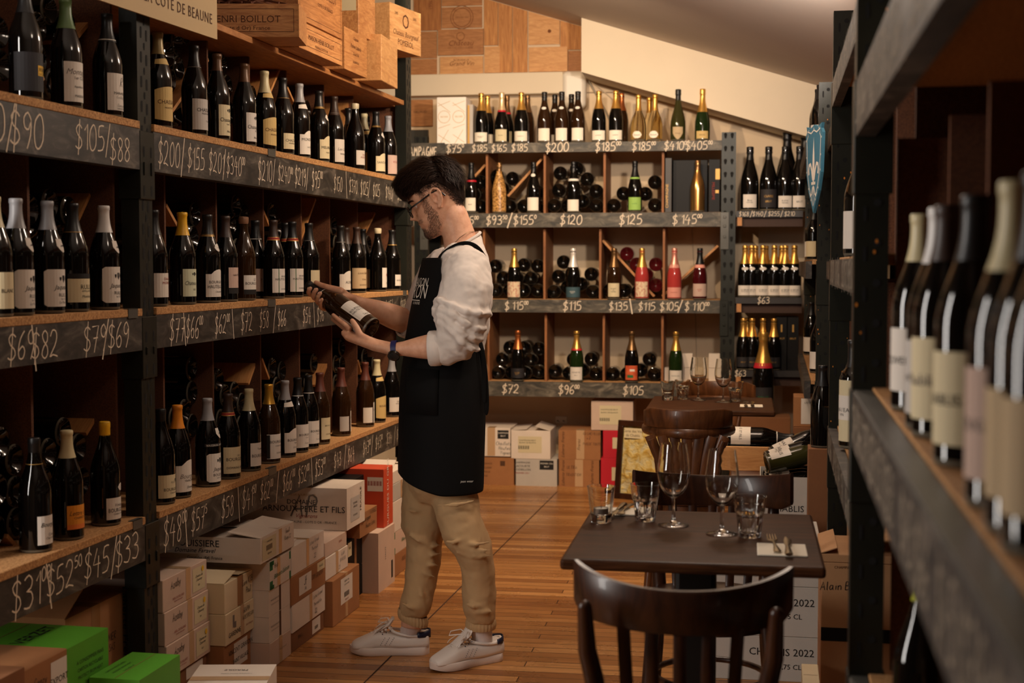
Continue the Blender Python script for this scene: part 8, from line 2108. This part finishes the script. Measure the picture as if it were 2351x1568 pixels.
for k in range(7000):                                    # clipped sides, thinning towards the neck
    phi = rnd.choice((-1, 1)) * rnd.uniform(.80, 3.14); lo = hair_low(phi); q = rnd.random() ** .75; h = lo - .006 + .055 * q
    if rnd.random() > .25 + q * 1.6: continue
    p = head_pt(phi, h) * 1.004; n = Vector((p.x * .6, p.y, 0)).normalized(); g = Vector((-.45, 0, -.75)) + Vector((rnd.uniform(-.25, .25), 0, rnd.uniform(-.2, .2))); L = rnd.uniform(.004, .010)
    items.append(([p, p + n * .0018 + g * L * .5, p + n * .0026 + g * L], .0008))
for k in range(900):                                     # fringe curling over the forehead
    phi = rnd.uniform(-.75, .75); h = rnd.uniform(.084, .112); p = hair_pt(phi, h, 1.0)
    L = rnd.uniform(.025, .045); sy = rnd.uniform(-.4, .4)
    items.append(([p, p + Vector((L * .45, L * .1 * sy, -L * .05)), p + Vector((L * .62, L * .3 * sy, -L * .45)), p + Vector((L * .55, L * .5 * sy, -L * .85)), p + Vector((L * .35, L * .6 * sy, -L * 1.05))], rnd.uniform(.002, .0034)))
hs_ = strands('hair_locks', M_HAIR, items, hair)
# glasses
gl = empty('glasses', M=HM); gl.parent = person; gl.matrix_world = HM
tag(gl, 'black framed glasses', 'glasses'); del gl['category']
for s_ in (-1, 1):
    rim = [(.103 - .010 * abs(sin(a) * 1) * 0 - .002 * (1 if cos(a) * s_ > 0 else 0), s_ * .0325 + .0255 * cos(a), .004 + .0195 * sin(a)) for a in [2 * pi * k / 28 for k in range(29)]]
    pm = MB(); pm.tube(rim, .0021, 8, cap=False); o = pm.build('rim', M_FRAME, gl, smooth=60)
    pm = MB(); pm.add([(x, y, z) for x, y, z in rim[:-1]], [tuple(range(28))]); pm.build('lens', glass('lens_glass', (1, 1, 1, 1), 0, 1.02), gl)
    pm = MB(); pm.tube([(.100, s_ * .058, .012), (.094, s_ * .066, .016), (.05, s_ * .0755, .022), (.005, s_ * .079, .030), (-.012, s_ * .0805, .028), (-.026, s_ * .082, .012), (-.032, s_ * .081, -.002)], [(.0016, .003), (.0016, .003), (.0014, .0025), (.0014, .0025), (.0016, .0028), (.0018, .0034), (.0016, .003)], 8); pm.build('temple_arm', M_FRAME, gl, smooth=60)
pm = MB(); pm.tube([(.103, -.008, .008), (.107, 0, .011), (.103, .008, .008)], .002, 8); pm.build('bridge', M_FRAME, gl, smooth=60)
# ---- sweatshirt
mb = MB(); Y = radians(15)
def tr(uL, uR, v, hd, sl=0.0, d=DB, yaw=Y): return hor_ring(uL, uR, v, d, hd, 40, yaw, .92, sl)
mb.loft([tr(1018, 1101, 560, .070, .55), tr(1010, 1107, 574, .10, .5), tr(1000, 1113, 594, .16, .25), tr(990, 1119, 615, .195), tr(976, 1124, 650, .20), tr(964, 1126, 690, .19), tr(958, 1122, 730, .18), tr(952, 1117, 770, .17), tr(948, 1108, 810, .165), tr(946, 1106, 850, .17), tr(944, 1108, 900, .175), tr(944, 1110, 925, .175)])
mb.tube([P3(1050, 606, 4.97), P3(1072, 622, 4.86), P3(1070, 665, 4.815), P3(1062, 715, 4.80), P3(1052, 760, 4.795), P3(1040, 790, 4.80), P3(1018, 799, 4.81), P3(1003, 799, 4.815)], [.075, .084, .090, .092, .086, .074, (.060, .060), (.056, .056)], 30)
for (u, v, r, w) in ((1062, 706, .094, .014), (1056, 730, .094, .013), (1052, 750, .093, .012), (1049, 768, .090, .012)):
    c = P3(u, v, 4.797); tl = radians(16 + (v - 706) * .35)
    ring = [(c.x + r * cos(a) * cos(tl), c.y + r * sin(a), c.z - r * cos(a) * sin(tl) + .006 * sin(3 * a + v)) for a in [2 * pi * k / 36 for k in range(37)]]
    mb.tube(ring, [w * (.8 + .3 * sin(2 * k + v)) for k in range(37)], 8)
mb.tube([P3(1030, 612, 5.12), P3(1012, 628, 5.22), P3(985, 690, 5.26), P3(962, 738, 5.26), P3(944, 744, 5.235), P3(932, 740, 5.22)], [.075, .082, .080, .070, (.058, .058), (.055, .055)], 28)
shirt = mb.build('sweatshirt', M_SHIRT, person, smooth=80); shirt.matrix_parent_inverse = person.matrix_world.inverted() if False else Matrix.Translation(-person.location)
remesh(shirt, .0055, 5, .5, .016, .055)
def fixp(o):
    o.matrix_parent_inverse = Matrix.Translation(-person.location) if o.parent is person else Matrix.Identity(4); return o
mb = MB(); mb.tube([hor_ring(1017, 1102, 557, DB, .069, 24, Y, 1, .55)[k % 24] for k in range(25)], .006, 8); fixp(mb.build('collar', M_SHIRT, person, smooth=60))
def cuff(p, d_, r, w, name):
    d_ = d_.normalized(); a = d_.orthogonal().normalized(); b = d_.cross(a); pm = MB()
    prof = [(r, 0), (r + .004, .004), (r + .005, w * .5), (r + .004, w - .004), (r, w), (r - .005, w - .002), (r - .005, .002), (r, 0)]
    pm.loft([[tuple(p + d_ * z + (a * cos(2 * pi * k / 30) + b * sin(2 * pi * k / 30)) * q) for k in range(30)] for q, z in prof], cap=False)
    return fixp(pm.build(name, M_SHIRT, person, smooth=60))
cuff(P3(1013, 799, 4.812), P3(990, 800, 4.815) - P3(1013, 799, 4.812), .056, .042, 'cuff')
cuff(P3(945, 744, 5.236), P3(925, 737, 5.21) - P3(945, 744, 5.236), .054, .036, 'cuff')
# necklace
mb = MB(); pts = [P3(1098, 531, DB), P3(1075, 532, DB - .06), P3(1055, 546, DB - .075), P3(1040, 562, DB - .08), P3(1020, 577, DB - .075)]
mb.tube(pts, .0011, 6); fixp(mb.build('necklace', plain('chain_metal', rgb(120, 96, 70), .3, .9), person, smooth=60))
# ---- apron: skirt wrapped round the hips, bib on the chest, straps, pocket
def part_ring(uL, uR, v, hd, a0, a1, n, off=.0, d=DB, yaw=Y):
    c = P3((uL + uR) / 2, v, d); hx = (uR - uL) / 2 * d / F_PX + off; hd = hd + off; out = []
    for k in range(n + 1):
        a = radians(a0 + (a1 - a0) * k / n)
        x, y = hx * math.copysign(abs(cos(a)) ** .92, cos(a)), hd * math.copysign(abs(sin(a)) ** .92, sin(a))
        out.append((c.x + x * cos(yaw) - y * sin(yaw), c.y + x * sin(yaw) + y * cos(yaw), c.z))
    return out
def sheet(rows, name, mat, th=.003, parent=person, sub=1):
    pm = MB(); n = len(rows[0]); vs = [p for r in rows for p in r]
    pm.add(vs, [(j * n + i, j * n + i + 1, (j + 1) * n + i + 1, (j + 1) * n + i) for j in range(len(rows) - 1) for i in range(n - 1)])
    o = pm.build(name, mat, parent, smooth=80); fixp(o)
    s = o.modifiers.new('thickness', 'SOLIDIFY'); s.thickness = th; s.offset = 0
    if sub: subsurf(o, sub)
    return o
SK = [(778, 945, 1101, .170), (800, 938, 1102, .172), (840, 930, 1104, .180), (890, 925, 1107, .186), (940, 924, 1107, .188), (990, 923, 1106, .190), (1040, 922, 1104, .190), (1085, 922, 1103, .190)]
rows = [part_ring(a, b, v, hd, 60, 334, 40, .008) for v, a, b, hd in SK]
last = part_ring(922, 1102, 1121, .190, 60, 334, 40, .008); last2 = []
for k, p in enumerate(last):
    a = 60 + 274 * k / 40; t = max(0, 1 - abs(a - 170) / 85)          # the hem rises at the far front corner
    last2.append((p[0], p[1], p[2] + .055 * min(1, t * 1.1)))
rows.append(last2)
apron = sheet(rows, 'apron', M_APRON)
BBIB = [(590, 988, 1119, .19, 150, 222), (640, 976, 1124, .20, 145, 228), (700, 960, 1126, .19, 138, 236), (745, 952, 1120, .18, 130, 244), (785, 944, 1110, .17, 118, 256)]
bib = sheet([part_ring(a, b, v, hd, a0, a1, 16, .020) for v, a, b, hd, a0, a1 in BBIB], 'bib', M_APRON, parent=apron)
# lettering on the bib
def bib_pt(t, v, off=.0240):
    for p, q in zip(BBIB, BBIB[1:]):
        if p[0] <= v <= q[0]:
            k = (v - p[0]) / (q[0] - p[0]); a, b, hd, a0, a1 = (p[i] + k * (q[i] - p[i]) for i in range(1, 6)); break
    c = P3((a + b) / 2, v, DB); hx = (b - a) / 2 * DB / F_PX + off; hd += off
    an = radians(180) + t / hd
    x, y = hx * math.copysign(abs(cos(an)) ** .92, cos(an)), hd * math.copysign(abs(sin(an)) ** .92, sin(an))
    return (c.x + x * cos(Y) - y * sin(Y), c.y + x * sin(Y) + y * cos(Y), c.z)
mb = MB()
for s, size, x, v in (('MAISON', .042, .025, 656), ('RON', .068, .040, 683), ('AU RHONE', .014, .040, 697)):
    vs, fs = text2d(s, size, align='c')
    mb.add([bib_pt(a + x, v - b * F_PX / DB) for a, b in vs], fs)
v2, f2 = _ribbon([(-.03, 0), (.0, 0), (.03, 0), (.06, 0)], .003); mb.add([bib_pt(a + .01, 686 - b * F_PX / DB + 2) for a, b in v2], f2)
o = mb.build('bib_lettering', M_INKW, bib); fixp(o)
def ribbon3(name, pts, w, mat, th=.002, wdir=None, parent=None):
    pm = MB(); vs = []
    for i, p in enumerate(pts):
        wd_ = wdir[i] if isinstance(wdir, list) else wdir
        vs += [tuple(p + wd_ * w / 2), tuple(p - wd_ * w / 2)]
    pm.add(vs, [(2 * i, 2 * i + 1, 2 * i + 3, 2 * i + 2) for i in range(len(pts) - 1)])
    o = pm.build(name, mat, parent or apron, smooth=80); fixp(o)
    s = o.modifiers.new('thickness', 'SOLIDIFY'); s.thickness = th; subsurf(o, 2)
    return o
xw = Vector((.94, .2, .28))
ribbon3('strap', [P3(1004, 594, 4.90), P3(1030, 572, 4.905), P3(1060, 558, 4.90), P3(1078, 558, 4.895), P3(1094, 566, 4.905), P3(1108, 584, 4.92), P3(1119, 606, 4.95), P3(1127, 640, 5.0)], .026, M_APRON, wdir=[Vector((.1, -.5, .85)), Vector((.1, -.6, .8)), Vector((0, -.8, .6)), Vector((.2, -.8, .5)), Vector((.5, -.7, .5)), Vector((.6, -.7, .4)), Vector((.5, -.8, .3)), Vector((.4, -.9, .2))])
ribbon3('tie', [P3(1098, 775, 4.93), P3(1106, 800, 4.92), P3(1113, 850, 4.925), P3(1117, 905, 4.93), P3(1117, 958, 4.935)], .022, M_APRON, wdir=Vector((.95, .3, 0)))
ribbon3('tie', [P3(1092, 768, 4.92), P3(1104, 785, 4.91), P3(1112, 830, 4.915), P3(1110, 880, 4.92), P3(1112, 930, 4.92)], .018, M_APRON, wdir=Vector((.9, .4, 0)))
ribbon3('waistband', [P3(1044, 812, 4.845), P3(1075, 790, 4.86), P3(1096, 772, 4.90), P3(1105, 764, 4.96)], .030, M_APRON, wdir=Vector((.2, -.1, .95)))
pk = [[Vector(p) for p in part_ring(a, b, v, hd, 196, 250, 8, .013)] for v, a, b, hd in SK if 840 <= v <= 960]
sheet([[tuple(p) for p in r] for r in pk], 'pocket', M_APRON, .003, apron, 0)
mb = MB(); r1 = part_ring(929, 1104, 852, .181, 204, 228, 5, .0125); r2 = part_ring(929, 1104, 843.5, .180, 204, 226, 5, .0125)
n = len(r1); mb.add(r1 + r2, [(i, i + 1, n + i + 1, n + i) for i in range(n - 1)]); fixp(mb.build('pocket_paper', PAPER['white'], apron))
mb = MB(); vs, fs = text2d('jean wear', .011, shear=.2)
hem = lambda a, b: part_ring(922, 1102, 1107, .190, 0, 0, 1, .0135, yaw=Y)
c = P3(1072, 1107, DB - .205); mb.add([(c.x + a, c.y - .004 + a * .2, c.z + b) for a, b in vs], fs); fixp(mb.build('hem_label', M_INKW, apron))
# ---- trousers
mb = MB()
mb.loft([hor_ring(948, 1104, 930, DB, .165, 36, Y), hor_ring(942, 1104, 1000, DB, .17, 36, Y), hor_ring(934, 1102, 1070, DB, .17, 36, Y), hor_ring(940, 1098, 1120, DB, .15, 36, Y), hor_ring(960, 1080, 1150, DB, .10, 36, Y)])
NL = [(1060, 962, 1096, 4.985, .100), (1128, 987, 1096, 4.975, .100), (1177, 998, 1103, 4.960, .096), (1230, 1014, 1122, 4.95, .094), (1250, 1024, 1128, 4.95, .092), (1271, 1043, 1133, 4.955, .086), (1300, 1055, 1136, 4.965, .080), (1334, 1061, 1138, 4.975, .076), (1371, 1059, 1140, 4.98, .076), (1395, 1061, 1140, 4.985, .076), (1414, 1070, 1138, 4.99, .068), (1426, 1073, 1136, 4.99, .058)]
FL = [(1060, 930, 1050, 5.12, .115), (1128, 923, 1035, 5.115, .105), (1172, 922, 1030, 5.11, .100), (1206, 919, 1025, 5.10, .097), (1223, 927, 1020, 5.10, .094), (1250, 932, 1015, 5.10, .088), (1286, 932, 1013, 5.10, .084), (1334, 929, 1003, 5.10, .080), (1365, 923, 996, 5.095, .078), (1385, 918, 992, 5.09, .076), (1400, 916, 986, 5.09, .070), (1412, 918, 982, 5.09, .060)]
mb.loft([hor_ring(a, b, v, d, hd, 30) for v, a, b, d, hd in NL]); mb.loft([hor_ring(a, b, v, d, hd, 30) for v, a, b, d, hd in FL])
def ruck(u0, v0, u1, v1, d, r=.009, dd=.0):
    a, b = P3(u0, v0, d), P3(u1, v1, d + dd); m = (a + b) / 2 + Vector((0, -.012, -.004)); mb.tube([a, m, b], [r * .4, r, r * .4], 8)
for q in ((1040, 1258, 1130, 1262, 4.875), (1046, 1270, 1133, 1276, 4.878), (1060, 1248, 1124, 1244, 4.865), (1022, 1243, 1060, 1240, 4.86), (1072, 1398, 1132, 1404, 4.92), (1064, 1384, 1110, 1392, 4.91),
          (936, 1226, 985, 1250, 5.015), (975, 1252, 1013, 1250, 5.03), (970, 1272, 1013, 1270, 5.03), (965, 1290, 1010, 1298, 5.03), (950, 1300, 1000, 1325, 5.03), (922, 1384, 960, 1398, 5.02), (960, 1330, 975, 1392, 5.03), (1000, 1160, 1090, 1150, 4.852), (930, 1170, 980, 1172, 5.02)): ruck(*q)
tro = mb.build('trousers', M_TROUSER, person, smooth=80); fixp(tro); remesh(tro, .006, 5, .5, .012, .06)
def ankle_cuff(c, rx, ry, tiltx, h, name='trouser_cuff'):
    pm = MB(); rings = []
    for z in [q / 8 for q in range(9)]:
        rings.append([(c.x + (rx + .004 * sin(z * pi)) * (1 + .022 * sin(k * 26 * 2 * pi / 104 * 1.0)) * cos(2 * pi * k / 104), c.y + (ry + .004 * sin(z * pi)) * (1 + .022 * sin(k * 26 * 2 * pi / 104)) * sin(2 * pi * k / 104), c.z - h * z - tiltx * cos(2 * pi * k / 104)) for k in range(104)])
    inner = [[(c.x + (p[0] - c.x) * .9, c.y + (p[1] - c.y) * .9, p[2]) for p in rings[-1]], [(c.x + (p[0] - c.x) * .9, c.y + (p[1] - c.y) * .9, p[2]) for p in rings[0]]]
    pm.loft(rings + inner, cap=False); return fixp(pm.build(name, M_TROUSER, person, smooth=60))
CN, CF_ = P3(1104, 1420, 4.99), P3(948, 1406, 5.09)
ankle_cuff(CN, .0500, .0520, .0, .036); ankle_cuff(CF_, .0505, .0520, .018, .036)
def seam(name, uv, d, par):
    pm = MB(); pm.tube([P3(u, v, dd) for u, v, dd in uv], .0018, 6); return fixp(pm.build(name, M_TROUSER, par, smooth=60))
# ---- socks and shoes
def shoe(toe, heel, ct):
    d = Vector((toe.x - heel.x, toe.y - heel.y, 0)); L = d.length; d.normalize(); s = Vector((-d.y, d.x, 0))
    M = Matrix(((d.x, s.x, 0, heel.x), (d.y, s.y, 0, heel.y), (0, 0, 1, 0), (0, 0, 0, 1)))
    k = L / .30
    root = empty('shoe', M=M); root.parent = person; root.matrix_world = M
    bpy.context.view_layer.update()
    cb = M @ Vector((.078 * k, 0, .062)); pm = MB(); pm.tube([ct + Vector((0, 0, .03)), ct, mid(ct, cb, .5), cb, M @ Vector((.080 * k, 0, .03))], [.039, .038, .0365, .034, .03], 24); fixp(pm.build('sock', M_SOCK, person, smooth=60))
    def outline(t):                                   # half width of the sole along its length
        w = .036 + .012 * math.exp(-((t - .70) / .22) ** 2) - .004 * math.exp(-((t - .40) / .15) ** 2)
        if t > .80: w *= sqrt(max(0.0, 1 - ((t - .80) / .2) ** 2))
        if t < .10: w *= sqrt(max(0.0, 1 - ((.10 - t) / .1) ** 2))
        return max(w, .002)
    n = 36
    def ring(scale, z, spring=0.0):
        pts = []
        for i in range(n + 1):
            t = i / n; pts.append((t * .30 * k, outline(t) * scale, z + spring * max(0, (t - .72) / .28) ** 2))
        for i in range(n, -1, -1):
            t = i / n; pts.append((t * .30 * k, -outline(t) * scale, z + spring * max(0, (t - .72) / .28) ** 2))
        return pts
    pm = MB(); pm.loft([ring(.94, .0, .012), ring(1.02, .004, .012), ring(1.05, .014, .010), ring(1.04, .027, .006), ring(.98, .030, .004)]); pm.build('sole', M_SOLE, root, smooth=50)
    # upper: cross-sections along the foot
    SEC = [(.004, .032, .080), (.03, .040, .084), (.08, .042, .072), (.13, .042, .072), (.17, .042, .080), (.20, .043, .084), (.235, .046, .068), (.26, .044, .058), (.28, .038, .050), (.293, .025, .041)]
    pm = MB(); rings = []
    for (x, w, z) in [(-.001, .020, .066)] + SEC:
        r = []
        for q in range(25):
            a = pi * q / 24; e = .72 if x > .20 else .5
            r.append((x * k, w * math.copysign(abs(cos(a)) ** e, cos(a)), .022 + (z - .022) * abs(sin(a)) ** (.8 if x > .2 else .45)))
        rings.append(r)
    pm.loft(rings); up = pm.build('upper', M_SHOE, root, smooth=60); subsurf(up, 1)
    # collar roll, heel tab, tongue, laces, eyelets, punched dots
    pm = MB(); pm.tube([((.075 + .070 * cos(a)) * k, .0395 * sin(a), .083 + .008 * cos(a) * 1 - .010 * abs(sin(a)) + (.006 if cos(a) < -.8 else 0)) for a in [2 * pi * q / 28 for q in range(29)]], .0052, 8, cap=False); pm.build('collar_roll', M_SHOE, root, smooth=60)
    pm = MB(); pr = []
    for x, z0 in ((.060, .074), (.045, .060), (.02, .052), (-.0015, .050)): pr.append((x, z0))
    rows = []
    for t in range(17):
        a = -pi / 2 - .9 + (1.8) * t / 16
        a = pi - 1.15 + 2.3 * t / 16
        bx0 = (.075 + .0775 * cos(a)) * k; by0 = .0445 * sin(a)
        rows.append([(bx0, by0, .090 - .006 * abs(sin(a))), (bx0 - .001, by0 * 1.04, .074), (bx0 - .001, by0 * 1.05, .058 + .010 * abs(sin(a)))])
    vs = [p for r in rows for p in r]; pm.add(vs, [(3 * i + j, 3 * i + 3 + j, 3 * i + 4 + j, 3 * i + 1 + j) for i in range(16) for j in (0, 1)]); o = pm.build('heel_tab', M_NAVY, root, smooth=60)
    sm = o.modifiers.new('thickness', 'SOLIDIFY'); sm.thickness = .004; sm.offset = 0
    pm = MB(); pm.tube([(.205 * k, 0, .078), (.175 * k, 0, .094), (.150 * k, 0, .110), (.136 * k, 0, .128)], [(.022, .005), (.026, .006), (.028, .0075), (.024, .006)], 14); pm.build('tongue', M_SHOE, root, smooth=60)
    pm = MB()
    for q in range(6):
        x = .222 - .0135 * q; z = .070 + .0058 * q
        pm.tube([(x * k, -.026, z - .004), (x * k - .004, 0, z + .008 + .001 * q), ((x - .006) * k, .026, z - .004)], [(.004, .0014)] * 3, 8)
    for s_ in (-1, 1):
        pm.tube([(.148 * k, 0, .112), (.158 * k, s_ * .022, .124), (.185 * k, s_ * .046, .116), (.196 * k, s_ * .040, .104), (.175 * k, s_ * .020, .108), (.150 * k, 0, .111)], [(.0030, .0016)] * 6, 8)
        pm.tube([(.150 * k, 0, .110), (.170 * k, s_ * .026, .106), (.198 * k, s_ * .034, .090), (.206 * k, s_ * .036, .080)], [(.003, .0015)] * 4, 8)
    pm.build('laces', M_SHOE, root, smooth=60)
    pm = MB()
    for q in range(6):
        x = .218 - .0145 * q; z = .064 + .0058 * q
        for s_ in (-1, 1): pm.ball((x * k, s_ * (.034 - .0008 * q), z - .004), .0022, 8, 6)
    for row in range(3):
        for q in range(5):
            for s_ in (-1, 1): pm.ball(((.165 - .017 * row + .004 * q) * k, s_ * (.0405 + .001 * q), .066 - .006 * q), .0013, 6, 4)
    pm.build('eyelets', M_NAVY, root, smooth=60)
    return root
hn, tn = at_z(1150, 1512, 0), at_z(988, 1543, 0)
shoe(tn, hn, P3(1104, 1436, 4.99)); shoe(at_z(803, 1500, 0), at_z(986, 1499, 0), P3(950, 1420, 5.09))
# ---- watch on the near wrist
wc = mid(EL_N, WR_N, .985); wd_ = (WR_N - EL_N).normalized(); a_ = wd_.orthogonal().normalized(); b_ = wd_.cross(a_)
w_root = empty('wristwatch', loc=(0, 0, 0)); w_root.parent = person; w_root.matrix_world = Matrix.Identity(4)
pm = MB(); pm.loft([[tuple(wc + wd_ * z + (a_ * cos(2 * pi * k / 28) + b_ * sin(2 * pi * k / 28)) * r) for k in range(28)] for r, z in ((.0275, -.010), (.0305, -.009), (.0305, .009), (.0275, .010), (.0275, -.010))], cap=False)
pm.build('watch_strap', M_STRAP, w_root, smooth=50)
dn = Vector((-.1, -.75, -.66)).normalized(); dn = (dn - wd_ * dn.dot(wd_)).normalized()
fc_ = wc + dn * .031; sx = wd_; sy = dn.cross(wd_)
def disc(r, h0, h1, mat, name):
    pm = MB(); pm.loft([[tuple(fc_ + dn * h + (sx * cos(2 * pi * k / 28) + sy * sin(2 * pi * k / 28)) * rr) for k in range(28)] for rr, h in ((r, h0), (r, h1), (r * .9, h1 + .001))]); return pm.build(name, mat, w_root, smooth=40)
disc(.021, -.004, .005, M_FRAME, 'watch_case'); disc(.0185, .0055, .0062, plain('watch_glass', rgb(40, 42, 44), .08), 'watch_face')
